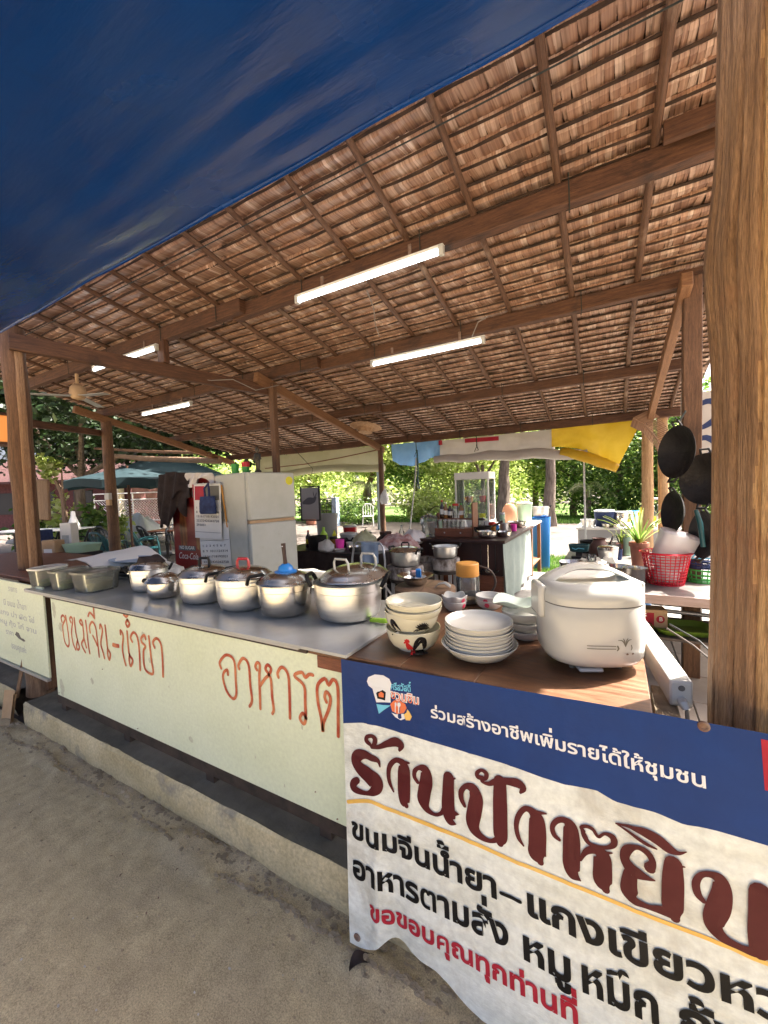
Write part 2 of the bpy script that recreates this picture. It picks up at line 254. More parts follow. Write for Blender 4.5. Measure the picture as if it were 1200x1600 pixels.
# ------------------------------------------------------------------ mesh builder
class MB:
    def __init__(s): s.v = []; s.f = []; s.uv = []
    def quad(s, idx, uv=None):
        s.f.append(tuple(idx)); s.uv.append(uv or [(0, 0)] * len(idx))
    def box(s, c, d, rz=0.0, rx=0.0, ry=0.0, taper=1.0):
        R = Matrix.Rotation(rz, 3, 'Z') @ Matrix.Rotation(ry, 3, 'Y') @ Matrix.Rotation(rx, 3, 'X')
        b = len(s.v); o = rnd.random() * 9
        for k in (-1, 1):
            for j, i in ((-1, -1), (-1, 1), (1, 1), (1, -1)):
                t = taper if k > 0 else 1.0
                p = R @ Vector((i * d[0] / 2 * t, j * d[1] / 2 * t, k * d[2] / 2)); s.v.append((c[0] + p.x, c[1] + p.y, c[2] + p.z))
        for q, (l, h) in (((3, 2, 1, 0), (0, 1)), ((4, 5, 6, 7), (0, 1)), ((0, 1, 5, 4), (0, 2)), ((1, 2, 6, 5), (1, 2)), ((2, 3, 7, 6), (0, 2)), ((3, 0, 4, 7), (1, 2))):
            w_, h_ = d[l], d[h]
            u = [(o, o), (o + w_, o), (o + w_, o + h_), (o, o + h_)]
            if h_ > w_: u = [(b_, a_) for a_, b_ in u]
            s.quad([b + i for i in q], u)
        return s
    def bar(s, p0, p1, w, h, upv=(0, 0, 1), n=1, wob=0.0):
        p0 = Vector(p0); p1 = Vector(p1); d = p1 - p0; Ln = d.length; d = d / Ln
        side = d.cross(Vector(upv)).normalized(); u_ = side.cross(d); o = rnd.random() * 20; b = len(s.v)
        for i in range(n + 1):
            c = p0 + d * (Ln * i / n); jw = 1 + rnd.uniform(-wob, wob); jh = 1 + rnd.uniform(-wob, wob)
            if 0 < i < n: c = c + u_ * rnd.uniform(-wob, wob) * h * 0.5
            for a, e in ((-1, -1), (1, -1), (1, 1), (-1, 1)): s.v.append(tuple(c + side * (a * w / 2 * jw) + u_ * (e * h / 2 * jh)))
        per = [0, w, w + h, 2 * w + h, 2 * w + 2 * h]
        for i in range(n):
            for k in range(4):
                k2 = (k + 1) % 4; a0 = Ln * i / n; a1 = Ln * (i + 1) / n
                s.quad([b + 4 * i + k, b + 4 * i + k2, b + 4 * i + 4 + k2, b + 4 * i + 4 + k], [(a0, o + per[k]), (a0, o + per[k + 1]), (a1, o + per[k + 1]), (a1, o + per[k])])
        s.quad([b + 3, b + 2, b + 1, b], [(0, o), (w, o), (w, o + h), (0, o + h)]); e = b + 4 * n
        s.quad([e, e + 1, e + 2, e + 3], [(0, o), (w, o), (w, o + h), (0, o + h)])
        return s
    def tube(s, pts, r, n=8, cap=True, jit=0.0, closed=False):
        pts = [Vector(p) for p in pts]; m = len(pts); rs = r if isinstance(r, (list, tuple)) else [r] * m
        b = len(s.v); o = rnd.random() * 20; prev = None; acc = 0
        for i, p in enumerate(pts):
            if closed: t = pts[(i + 1) % m] - pts[i - 1]
            else: t = pts[min(i + 1, m - 1)] - pts[max(i - 1, 0)]
            t.normalize()
            if prev is None:
                a = Vector((0, 0, 1)) if abs(t.z) < 0.9 else Vector((1, 0, 0)); x = t.cross(a).normalized()
            else:
                x = (prev - t * prev.dot(t)).normalized()
            prev = x; y = t.cross(x)
            for k in range(n):
                an = 2 * PI * k / n; rr = rs[i] * (1 + rnd.uniform(-jit, jit)); s.v.append(tuple(p + x * (rr * math.cos(an)) + y * (rr * math.sin(an))))
        le = [0]
        for i in range(1, m): le.append(le[-1] + (pts[i] - pts[i - 1]).length)
        R_ = max(rs) * 2 * PI
        for i in range(m if closed else m - 1):
            i2 = (i + 1) % m; la, lb = le[i], (le[i2] if i2 else le[-1] + 0.02)
            for k in range(n):
                k2 = (k + 1) % n
                s.quad([b + i * n + k, b + i * n + k2, b + i2 * n + k2, b + i2 * n + k],
                       [(la, o + R_ * k / n), (la, o + R_ * (k + 1) / n), (lb, o + R_ * (k + 1) / n), (lb, o + R_ * k / n)])
        if cap and not closed:
            s.quad([b + k for k in reversed(range(n))]); s.quad([b + (m - 1) * n + k for k in range(n)])
        return s
    def lathe(s, prof, n=28, c=(0, 0, 0), sx=1.0, sy=1.0, close=False):
        b = len(s.v); m = len(prof)
        for r, z in prof:
            for k in range(n):
                a = 2 * PI * k / n; s.v.append((c[0] + r * sx * math.cos(a), c[1] + r * sy * math.sin(a), c[2] + z))
        for i in range(m - 1):
            for k in range(n):
                k2 = (k + 1) % n
                s.quad([b + i * n + k, b + i * n + k2, b + (i + 1) * n + k2, b + (i + 1) * n + k], [(k / n, prof[i][1]), ((k + 1) / n, prof[i][1]), ((k + 1) / n, prof[i + 1][1]), (k / n, prof[i + 1][1])])
        return s
    def loft(s, secs, n=40, caps=True):            # secs: (z, rx, ry, exponent, cx, cy)
        b = len(s.v)
        for z, rx, ry, e, cx, cy in secs:
            for k in range(n):
                a = 2 * PI * k / n; ca, sa = math.cos(a), math.sin(a)
                s.v.append((cx + rx * math.copysign(abs(ca) ** (2 / e), ca), cy + ry * math.copysign(abs(sa) ** (2 / e), sa), z))
        for i in range(len(secs) - 1):
            for k in range(n):
                k2 = (k + 1) % n; s.quad([b + i * n + k, b + i * n + k2, b + (i + 1) * n + k2, b + (i + 1) * n + k])
        if caps:
            s.quad([b + k for k in reversed(range(n))]); s.quad([b + (len(secs) - 1) * n + k for k in range(n)])
        return s
    def grid(s, fn, nu, nv, su=1.0, sv=1.0):
        b = len(s.v)
        for j in range(nv + 1):
            for i in range(nu + 1): s.v.append(tuple(fn(i / nu, j / nv)))
        for j in range(nv):
            for i in range(nu):
                q = b + j * (nu + 1) + i
                s.quad([q, q + 1, q + nu + 2, q + nu + 1], [(i / nu * su, j / nv * sv), ((i + 1) / nu * su, j / nv * sv), ((i + 1) / nu * su, (j + 1) / nv * sv), (i / nu * su, (j + 1) / nv * sv)])
        return s
    def poly(s, pts2, fn):                         # filled outline laid on a surface
        ps = [Vector((p[0], p[1], 0)) for p in pts2]; b = len(s.v)
        for p in pts2: s.v.append(tuple(fn(p[0], p[1])))
        for t in tessellate_polygon([ps]): s.quad([b + i for i in t])
        return s
    def prism(s, pts2, fn, h0, h1):                # outline with thickness; fn(x, y, h)
        b = len(s.v); n = len(pts2); ps = [Vector((p[0], p[1], 0)) for p in pts2]
        for h in (h0, h1):
            for p in pts2: s.v.append(tuple(fn(p[0], p[1], h)))
        for t in tessellate_polygon([ps]):
            s.quad([b + i for i in t]); s.quad([b + n + i for i in reversed(t)])
        for k in range(n): s.quad([b + k, b + (k + 1) % n, b + n + (k + 1) % n, b + n + k])
        return s
    def stroke(s, pts, fn, hw=None, sub=5):        # brush stroke of varying width laid on a surface
        P = [(p[0], p[1], (p[2] if len(p) > 2 else hw)) for p in pts]; Q = []
        for i in range(len(P) - 1):
            a, b_, c, d = P[max(i - 1, 0)], P[i], P[i + 1], P[min(i + 2, len(P) - 1)]
            for k in range(sub):
                t = k / sub
                Q.append([0.5 * ((2 * b_[m]) + (-a[m] + c[m]) * t + (2 * a[m] - 5 * b_[m] + 4 * c[m] - d[m]) * t * t + (-a[m] + 3 * b_[m] - 3 * c[m] + d[m]) * t ** 3) for m in range(3)])
        Q.append(list(P[-1])); b = len(s.v)
        for i, q in enumerate(Q):
            p0, p1 = Q[max(i - 1, 0)], Q[min(i + 1, len(Q) - 1)]; tx, ty = p1[0] - p0[0], p1[1] - p0[1]; l = math.hypot(tx, ty) or 1e-6
            nx, ny = -ty / l, tx / l; w = max(q[2], 1e-4)
            for k in (-1, -0.33, 0.33, 1): s.v.append(tuple(fn(q[0] + nx * w * k, q[1] + ny * w * k)))
        for i in range(len(Q) - 1):
            for k in range(3): s.quad([b + 4 * i + k, b + 4 * i + k + 1, b + 4 * i + 5 + k, b + 4 * i + 4 + k])
        for e, sg in ((0, -1), (len(Q) - 1, 1)):   # round ends
            q = Q[e]; o = Q[1] if e == 0 else Q[-2]; tx, ty = q[0] - o[0], q[1] - o[1]; l = math.hypot(tx, ty) or 1e-6; tx, ty = tx / l, ty / l
            c0 = len(s.v); s.v.append(tuple(fn(q[0], q[1]))); w = max(q[2], 1e-4)
            for k in range(7):
                a = PI * (k / 6 - 0.5); s.v.append(tuple(fn(q[0] + w * (math.cos(a) * tx - math.sin(a) * ty), q[1] + w * (math.cos(a) * ty + math.sin(a) * tx))))
            for k in range(6): s.quad([c0, c0 + 1 + k, c0 + 2 + k])
        return s
    def mesh(s, name, material=None, smooth=True, angle=38):
        me = bpy.data.meshes.new(name); me.from_pydata(s.v, [], s.f)
        ul = me.uv_layers.new(name='UVMap'); flat = [c for u in s.uv for p in u for c in p]; ul.data.foreach_set('uv', flat)
        if material: me.materials.append(material)
        if smooth:
            me.polygons.foreach_set('use_smooth', [True] * len(me.polygons)); me.set_sharp_from_angle(angle=math.radians(angle))
        me.update(); return me
def link(name, me, parent=None, loc=None, rz=0.0, bevel=0.0, seg=2):
    o = bpy.data.objects.new(name, me); COL.objects.link(o)
    if parent: o.parent = parent
    if loc: o.location = loc
    if rz: o.rotation_euler.z = rz
    if bevel:
        b = o.modifiers.new('bevel', 'BEVEL'); b.width = bevel; b.segments = seg; b.limit_method = 'ANGLE'; b.angle_limit = math.radians(40)
    return o
def part(name, mb, m, parent, bevel=0.0, smooth=True, label=None, angle=38):
    o = link(name, mb.mesh(name, M[m] if isinstance(m, str) else m, smooth, angle), parent, bevel=bevel)
    if label: o['label'] = label
    return o
def thing(name, label, cat, loc=(0, 0, 0), rz=0.0, group=None):
    o = bpy.data.objects.new(name, None); o.empty_display_size = 0.1; COL.objects.link(o)
    o.location = loc; o.rotation_euler.z = rz; o['label'] = label; o['category'] = cat
    if group: o['group'] = group
    return o
def solo(name, mb, m, label, cat, loc=None, rz=0.0, group=None, bevel=0.0, smooth=True, angle=38):
    o = link(name, mb.mesh(name, M[m], smooth, angle), None, loc, rz, bevel)
    o['label'] = label; o['category'] = cat
    if group: o['group'] = group
    return o
def setting(name, mb, m, kind='structure', smooth=True, bevel=0.0):
    o = link(name, mb.mesh(name, M[m], smooth), None, bevel=bevel); o['kind'] = kind; return o
def dup(root, loc, rz, label, group=None):
    r = root.copy(); COL.objects.link(r); r.location = loc; r.rotation_euler.z = rz; r['label'] = label
    if group: r['group'] = group
    for ch in root.children:
        c = ch.copy(); COL.objects.link(c); c.parent = r
        for g in ch.children:
            d = g.copy(); COL.objects.link(d); d.parent = c
    return r
def arc(c, r, a0, a1, n, ax=(1, 0, 0), ay=(0, 0, 1)):
    c = Vector(c); ax = Vector(ax); ay = Vector(ay)
    return [c + ax * (r * math.cos(a0 + (a1 - a0) * i / n)) + ay * (r * math.sin(a0 + (a1 - a0) * i / n)) for i in range(n + 1)]
def nz(x, y, z=0.0): return mnoise.noise((x, y, z))

# ------------------------------------------------------------------ ground, plinth, floor
g = MB()
def ground_z(x, y):
    z = 0.006 * nz(x * 1.1, y * 1.1) + 0.002 * nz(x * 5, y * 5, 3) + 0.0022 * nz(x * 30, y * 30, 9)
    if y > 0.75: z += max(0, (y - 0.75) / 0.34) * (0.012 * (nz(x * 7, y * 9, 7) + 0.15) + 0.007 * nz(x * 23, y * 23, 5))
    z += 0.016 * max(0.0, min(1.0, (nz(x * 2.2, y * 5.0, 21) - 0.02) * 9)) * max(0.0, min(1.0, (y - 0.945 - 0.05 * nz(x * 1.7, 2) - 0.02 * nz(x * 9, 4)) * 40)) * (1 if y > .75 else 0)
    return z
g.grid(lambda u, v: (-7 + 9 * u, -1.2 + 2.3 * v, ground_z(-7 + 9 * u, -1.2 + 2.3 * v)), 330, 110)
g.grid(lambda u, v: (-30 + 60 * u, -14 + 12.85 * v, -0.006), 12, 4)
setting('road', g, 'dirt')
g = MB(); g.grid(lambda u, v: (-260 + 520 * u, -200 + 500 * v, -0.045), 2, 2); setting('ground', g, 'path')
g = MB(); g.grid(lambda u, v: (-30 + 50 * u, 7.0 + 12 * v, -0.03 + 0.03 * nz(u * 25, v * 7)), 60, 24); setting('dirt_path', g, 'path')
g = MB(); g.grid(lambda u, v: (-30 + 50 * u, 17.5 + 16 * v, -0.012 + 0.05 * nz(u * 20, v * 7)), 40, 16); setting('lawn', g, 'turf')

def plinth(x0, x1, y0, zt, label):
    n = int((x1 - x0) / 0.06); t = thing('plinth', label, 'plinth', (0, 0, 0)); b = MB()
    prof = [(y0 + 0.02, -0.05), (y0, 0.02), (y0 - 0.004, 0.07), (y0 + 0.002, zt - 0.012), (y0 + 0.014, zt)]
    b.grid(lambda u, v: (x0 + (x1 - x0) * u, prof[round(v * 4)][0] + 0.006 * nz((x0 + (x1 - x0) * u) * 4, v * 3) + 0.004 * nz((x0 + (x1 - x0) * u) * 17, v * 6), prof[round(v * 4)][1] + 0.005 * nz((x0 + (x1 - x0) * u) * 5, v)), n, 4)
    b.box((x0 + 0.01, (y0 + 6.4) / 2 * 0 + y0 + 0.12, zt / 2 - 0.03), (0.02, 0.22, zt))
    part('plinth_face', b, 'plinth', t)
    b = MB(); b.grid(lambda u, v: (x0 + (x1 - x0) * u, y0 + 0.012 + 0.6 * v + (0.006 * nz((x0 + (x1 - x0) * u) * 4, 3)) * (1 - v), zt - 0.002 + 0.004 * nz(u * 50, v * 4)), n, 6)
    part('plinth_top', b, 'floor_dark', t); return t
plinth(-3.46, 2.6, 1.088, 0.165, 'long worn cream painted concrete kerb below the white counter front')
plinth(-9.0, -3.78, 1.14, 0.15, 'short stretch of cream kerb below the faded menu board')
g = MB(); g.box((-2.6, 4.1, 0.06), (10.6, 4.9, 0.20)); setting('floor', g, 'concrete')
k = 0
ft = MB(); ft.box((0, 0, 0), (0.392, 0.392, 0.012)); ftm = ft.mesh('floor_tile', M['tilefloor'])
flo = bpy.data.objects['floor']
for i in range(5):
    for j in range(6):
        o = link('floor_tile', ftm, flo, (-0.2 + 0.4 * i, 1.95 + 0.4 * j, 0.166 + rnd.uniform(-.001, .001)), bevel=0.003)
def chip(b, x, y, z, s_, fl=1.0):                                    # angular flake of broken cement
    k0 = len(b.v); n = rnd.randint(5, 7); a0 = rnd.random() * 6; st = rnd.uniform(1, 1.9)
    for lv, zz in ((1.0, -s_ * .6), (rnd.uniform(.55, .85), s_ * .45 * fl)):
        for q in range(n):
            a = a0 + 2 * PI * q / n + rnd.uniform(-.25, .25); r = s_ * lv * rnd.uniform(.75, 1.2); b.v.append((x + r * st * math.cos(a), y + r * math.sin(a), z + zz * rnd.uniform(.7, 1.2)))
    b.quad([k0 + n + q for q in range(n)])
    for q in range(n): b.quad([k0 + q, k0 + (q + 1) % n, k0 + n + (q + 1) % n, k0 + n + q])
b = MB()
for q in range(900):                                                # crumbled edge where the road meets the kerb
    x = rnd.uniform(-3.6, -0.3); r = rnd.random() ** 1.8; y = 1.085 - r * 0.24
    s_ = rnd.choice((.003, .004, .005, .006, .008, .013)) * (1.2 - r) * rnd.uniform(.7, 1.2); chip(b, x, y, ground_z(x, y), s_, .6)
for q in range(1600):
    x = rnd.uniform(-4.2, 0.4); y = rnd.uniform(-0.6, 0.95); s_ = .0012 + .005 * rnd.random() ** 3; chip(b, x, y, ground_z(x, y), s_)
for q in range(420):                                                 # ragged broken lip of cement along a crack beside the kerb
    x = -3.45 + 3.0 * q / 420 + rnd.uniform(-.01, .01); y = 1.0 + 0.05 * nz(x * 1.6, 2) + 0.025 * nz(x * 8, 4) + rnd.uniform(-.008, .008)
    if nz(x * 2.3, 17) > -0.12: chip(b, x, y, ground_z(x, y) + .002, rnd.uniform(.004, .011), .8)
o = setting('gravel', b, 'rubble', 'stuff', smooth=False)
b = MB()
for q in range(60):
    x = rnd.uniform(-3.4, -0.3); y = rnd.uniform(-0.1, 0.95); s_ = rnd.uniform(0.0015, 0.004); chip(b, x, y, ground_z(x, y) + .001, s_)
lt = MB()
for q in range(26):                                                  # scraps of leaf and bark on the road
    x = rnd.uniform(-3.3, -0.4); y = rnd.uniform(0.0, 0.98); a = rnd.random() * 6; l = rnd.uniform(.004, .010); w = l * rnd.uniform(.2, .45); c, s_ = math.cos(a), math.sin(a); k0 = len(lt.v); z = ground_z(x, y) + .003
    for u_, v_, h in ((-1, 0, 0), (-.2, -1, .003), (1, 0, .002), (-.2, 1, .003)): lt.v.append((x + u_ * l * c - v_ * w * s_, y + u_ * l * s_ + v_ * w * c, z + h))
    lt.quad([k0, k0 + 1, k0 + 2, k0 + 3])
setting('leaf_litter', lt, 'clay', 'stuff', smooth=False)
setting('pale_grit', b, 'stone', 'stuff', smooth=False)

# ------------------------------------------------------------------ thatched roof
A0, SL = 3.45, 0.207                                                # underside of the purlins: z = A0 - SL * y
def rz_(y, off=0.0): return A0 + off - SL * y
roof = thing('thatched_roof', 'leaf thatched roof on brown pole rafters and sawn purlins over the food stall', 'roof')
XL, XR = -7.05, 0.76
for y, w, h in ((2.37, 0.07, 0.115), (3.33, 0.065, 0.105), (4.57, 0.065, 0.10), (5.82, 0.06, 0.10)):
    b = MB(); b.bar((XL, y, rz_(y) + h / 2), (-2.6, y + 0.015, rz_(y) + h / 2 + 0.01), w, h, n=14, wob=0.05); part('purlin', b, 'beam', roof, bevel=0.006)
    b = MB(); b.bar((-2.75, y + 0.075, rz_(y) + h / 2 - 0.004), (XR - 0.08, y + 0.06, rz_(y) + h / 2), w, h * 0.96, n=12, wob=0.05); part('purlin', b, 'beam', roof, bevel=0.006)
b = MB(); b.bar((0.20, 2.322, rz_(2.37) + 0.105), (0.74, 2.322, rz_(2.37) + 0.105), 0.03, 0.09); part('splice_board', b, 'beam', roof, bevel=0.004)
for y, w, h in ((2.37, 0.07, 0.115), (3.33, 0.065, 0.105), (4.57, 0.065, 0.10), (5.82, 0.06, 0.10)):
    for q in range(8):                                               # iron wire tying the rafters down to the purlins
        x = -6.3 + q * .868 + rnd.uniform(-.05, .05); yo = .012 if x < -2.68 else .07; zz = rz_(y); b = MB()
        b.tube([(x, y + yo - w / 2 - .006, zz + h + .03), (x + .004, y + yo - w / 2 - .007, zz - .004), (x - .004, y + yo + w / 2 + .006, zz - .006), (x, y + yo + w / 2 + .006, zz + h + .03)], .0035, 5); part('wire_tie', b, 'rope', roof)
ROFF = 0.135
for k in range(-16, 3):
    x = -0.24 + 0.434 * k + rnd.uniform(-.025, .025)
    if x < XL: continue
    b = MB(); r0 = rnd.uniform(0.015, 0.021); dx = rnd.uniform(-.03, .03)
    b.tube([(x - 0.009 * yy + dx * math.sin(yy * 0.8 + k), yy, rz_(yy, ROFF) + rnd.uniform(-.004, .004)) for yy in np.linspace(1.15, 6.3, 9)], [r0 * rnd.uniform(.9, 1.1) for _ in range(9)], 8, jit=0.06)
    part('rafter', b, 'rafter', roof)
# thatch: rows of folded leaf strips, each row hung from its batten and lapping over the next
TOFF = ROFF + 0.03
def strip_geo(mb, x, y, w, ln, lift, dy, tw, idx):
    b = len(mb.v); z0 = rz_(y, TOFF); c = 0.979
    rows = ((-0.010, 0.020), (-0.007, 0.004), (0.012, -0.003), (ln * 0.5, lift * 0.45), (ln, lift))
    for d, h in rows:
        yy = y + dy + d * c; zz = rz_(yy, TOFF) + h
        for sgn in (-1, 1): mb.v.append((x + sgn * w / 2 + tw * d, yy, zz + sgn * 0.0018))
    for i in range(4):
        v0, v1 = 0.1 + 0.2 * i, 0.3 + 0.2 * i; q = b + 2 * i
        mb.quad([q, q + 1, q + 3, q + 2], [(v0 * 0.2, idx + 0.05), (v0 * 0.2, idx + 0.05 + 20 * w * 0.04), (v1 * 0.2, idx + 0.05 + 20 * w * 0.04), (v1 * 0.2, idx + 0.05)])
camv = Vector((0, 0, 1.5)); cells = []; idx = 0
y = 1.25
while y < 6.3:
    x = XL + rnd.uniform(0, .04); jg, jn = 0, 0; jl = 0
    while x < XR:
        if jn <= 0: jg = rnd.uniform(-.013, .013); jl = rnd.uniform(-.004, .01); jn = rnd.randint(6, 20)
        jn -= 1
        w = rnd.uniform(0.017, 0.040); idx += 1
        cells.append((x + w / 2, y, w * 0.97, rnd.uniform(0.18, 0.235), 0.058 + rnd.uniform(-.004, .004), jg + rnd.uniform(-.0025, .0025), rnd.uniform(-.06, .06), idx)); x += w
    y += 0.094 + rnd.uniform(-.004, .004)
def in_view(c):
    p = Vector((c[0], c[1], rz_(c[1], TOFF))) - camv; d = p.dot(fw)
    if d < 0.3 or c[1] < 1.62: return 99
    sx_ = 600 + 633.8 * p.dot(cr) / d; sy_ = 800 - 633.8 * p.dot(cu) / d
    if not (0 < sx_ < 1108 and 0 < sy_ < 900): return 99
    if sy_ < 515 - 0.5568 * sx_ + 10: return 99
    return d
order = sorted(cells, key=in_view); near = order[:298]; nears = {c[7] for c in near}
tb = MB()
for c in cells:
    if c[7] not in nears: strip_geo(tb, *c)
o = part('thatch', tb, 'thatch', roof, smooth=False); o['kind'] = 'stuff'
for c in near:
    sb = MB(); strip_geo(sb, *c); o = link('thatch_strip', sb.mesh('thatch_strip', M['thatch'], False), roof)
bt = MB(); yy = 1.25
while yy < 6.3:
    xs_ = list(np.arange(XL, XR, .14)) + [XR]
    bt.tube([(x0, yy - .018 + rnd.uniform(-.005, .005), rz_(yy, TOFF) + 0.004 + rnd.uniform(-.002, .003)) for x0 in xs_], [rnd.uniform(.005, .0095) for _ in xs_], 5, cap=False)
    yy += 0.094
o = part('batten', bt, 'batten', roof); o['kind'] = 'stuff'  # thickened dark rods draw the shade under each row edge
b = MB(); b.grid(lambda u, v: (XL - .06 + (XR - XL + .12) * u, 1.12 + 5.3 * v, rz_(1.12 + 5.3 * v, TOFF) + 0.075 + 0.012 * nz(u * 30, v * 20)), 60, 40); part('thatch_backing', b, 'thatch_dark', roof)  # unseen backing sheet added above the strips to keep the sun out
# sloping beams, tie beam and king post
for xa, xb, ya, yb, lb in ((-3.30, -3.36, 3.15, 5.95, None), (-6.62, -6.95, 2.9, 5.9, None), (0.40, 0.36, 3.2, 5.9, None)):
    b = MB(); b.bar((xa, ya, rz_(ya) - 0.045), (xb, yb, rz_(yb) - 0.045), 0.06, 0.10, n=6, wob=0.04); part('sloping_beam', b, 'beam2', roof, bevel=0.006)
b = MB(); b.bar((-4.02, 1.36, 2.74), (-3.34, 3.36, 2.66), 0.06, 0.12, n=6, wob=0.04); part('tie_beam', b, 'beam', roof, bevel=0.005)
b = MB(); b.bar((-3.66, 2.37, 2.76), (-3.66, 2.37, 2.98), 0.10, 0.055, upv=(0, 1, 0)); part('king_post', b, 'beam', roof, bevel=0.005)
b = MB(); b.bar((-6.75, 3.3, 2.52), (-6.2, 1.7, 2.50), 0.06, 0.09, n=5, wob=.05); part('tie_beam', b, 'beam', roof, bevel=0.005)

# ------------------------------------------------------------------ posts
def post(x, y, z0, z1, r, label, m='post', sq=False, lean=(0, 0), n=9):
    b = MB()
    if sq: b.bar((x, y, z0), (x + lean[0], y + lean[1], z1), r * 1.9, r * 1.7, upv=(0, 1, 0), n=8, wob=0.05)
    else:
        b.tube([(x + lean[0] * t + 0.006 * nz(t * 4, x), y + lean[1] * t + 0.006 * nz(t * 4, y, 3), z0 + (z1 - z0) * t) for t in np.linspace(0, 1, n)], [r * (1.06 - 0.1 * t) for t in np.linspace(0, 1, n)], 14, jit=0.03)
    return solo('post', b, m, label, 'post', group='roof posts of the stall', bevel=0.006 if sq else 0)
post(-3.27, 3.36, 0.15, 2.72, 0.036, 'square post rising behind the white fridge to the tie beam', 'post', True)
post(-3.34, 5.82, 0.10, 2.20, 0.045, 'slim round pole holding the rear beam, a plastic bag tied to it', 'post')
post(-6.70, 3.35, 0.0, 2.70, 0.075, 'brown pole with a pale switch box between the umbrellas and the left bay', 'post', n=12)
post(0.445, 3.36, 0.15, 2.80, 0.052, 'squared post on which the black woks hang', 'post', True)
post(0.35, 5.86, 0.05, 2.24, 0.062, 'smooth round pole behind the dry palm leaf', 'log')
post(0.53, 5.98, 0.05, 2.28, 0.055, 'slightly leaning pole beside the smooth one, wrapped with wire', 'log', lean=(-0.02, 0))
t = thing('post', 'thick front post at the left end of the counter, split plank nailed to its side', 'post', (-4.13, 1.42, 0), group='roof posts of the stall')
b = MB(); b.tube([(0.02 * nz(z * 2, 1), 0.02 * nz(z * 2, 5), z) for z in np.linspace(0.1, 2.88, 14)], [0.078 + 0.010 * nz(z * 3, 9) for z in np.linspace(0.1, 2.88, 14)], 18, jit=0.03); part('trunk', b, 'post', t)
b = MB(); b.bar((0.105, -0.02, 0.9), (0.09, 0.0, 2.72), 0.045, 0.045, upv=(0, 1, 0), n=10, wob=0.1); part('split_plank', b, 'logdark', t, bevel=0.008)
b = MB(); b.bar((-0.09, -0.03, 0.9), (-0.085, -0.02, 1.75), 0.04, 0.04, upv=(0, 1, 0), n=8, wob=0.12); part('split_plank', b, 'board_wood', t, bevel=0.008)

# big pillar at the right
b = MB(); NZ, NA = 170, 250
px0, py0 = 0.385, 1.335
def pil(u, v):
    a = 2 * PI * u; z = 0.05 + 3.3 * v
    r = 0.168 + 0.010 * nz(math.cos(a) * 1.5, math.sin(a) * 1.5, z * 1.2) + 0.016 * math.exp(-((z - 2.02) / 0.16) ** 2) * max(0, math.cos(a - PI)) - 0.012 * (z - 0.9) / 2.4
    r += 0.0035 * nz(math.cos(a) * 16, math.sin(a) * 16, z * 1.3) + 0.0022 * nz(math.cos(a) * 40, math.sin(a) * 40, z * 2.5)
    for a0, dp, wd in ((3.72, 0.024, 0.035), (4.04, 0.020, 0.022), (4.36, 0.010, 0.014), (3.35, 0.014, 0.03), (3.1, 0.010, 0.02)):   # long drying cracks
        r -= dp * math.exp(-((a - a0 - 0.10 * nz(z * 1.3, a0)) / wd) ** 2) * (0.55 + 0.45 * nz(z * 1.7, a0 * 3))
    return (px0 + r * math.cos(a), py0 + r * math.sin(a) * 0.95, z)
b.grid(pil, NA, NZ, su=1.0, sv=3.3)
for i, u in enumerate(b.uv): b.uv[i] = [(p[1], p[0] * 1.05 + 3) for p in u]
for i, u in enumerate(b.uv): pass
t = thing('pillar', 'massive brown log pillar with long cracks at the right side of the stall', 'pillar')
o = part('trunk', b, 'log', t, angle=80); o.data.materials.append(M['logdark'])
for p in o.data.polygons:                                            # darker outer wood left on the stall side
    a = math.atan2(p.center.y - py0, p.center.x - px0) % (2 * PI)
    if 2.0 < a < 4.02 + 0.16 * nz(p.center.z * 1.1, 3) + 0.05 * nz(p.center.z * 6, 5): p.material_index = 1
b = MB()
for a, z in ((4.25, 1.62), (4.45, 1.18)):
    b.lathe([(0.0, 0.006), (0.006, 0.004), (0.008, 0.0), (0.0, -0.01)], 8, (px0 + 0.166 * math.cos(a), py0 + 0.158 * math.sin(a), z))
part('nail_heads', b, 'rust', t)

# ------------------------------------------------------------------ blue tarpaulin over the road
t = thing('tarpaulin', 'dark blue tarpaulin awning stretched over the road side of the stall', 'tarpaulin')
def tarpf(u, v):
    x = -7.5 + 10.2 * u; y = 1.075 - 1.4 * v
    z = 2.565 - 0.32 * v + 0.035 * nz(x * 0.7, y * 0.9) * min(1, v * 5) + 0.012 * nz(x * 1.5 + y * 3, y * 2.2, 4) + 0.006 * nz(x * 3 + y * 4, y * 6, 9)
    e = math.exp(-v * 3.2)                                            # gathered folds near the laced edge
    z += e * (0.012 * nz(x * 1.4 + y * 1.5, y * 12, 8) + 0.008 * nz(x * 0.9, 0, 2)); y += 0.008 * nz(x * 1.1, 3) * (1 - v)
    return (x, y, z)
b = MB(); b.grid(tarpf, 150, 110); part('sheet', b, 'tarp', t, angle=180)
b = MB(); b.tube([Vector(tarpf(u, 0)) + Vector((0, 0.0, 0.0)) for u in np.linspace(0, 1, 120)], 0.008, 7); part('hem', b, 'tarp', t)
b = MB(); b.tube([(-5.5 + 6.4 * q, 1.72, rz_(1.72) - 0.04 + 0.10 * (0.5 - abs(q - .5)) * -0.4) for q in np.linspace(0, 1, 14)], 0.0035, 5)
solo('washing_line', b, 'rope', 'thin dark line stretched under the rafters behind the blue tarpaulin', 'rope')

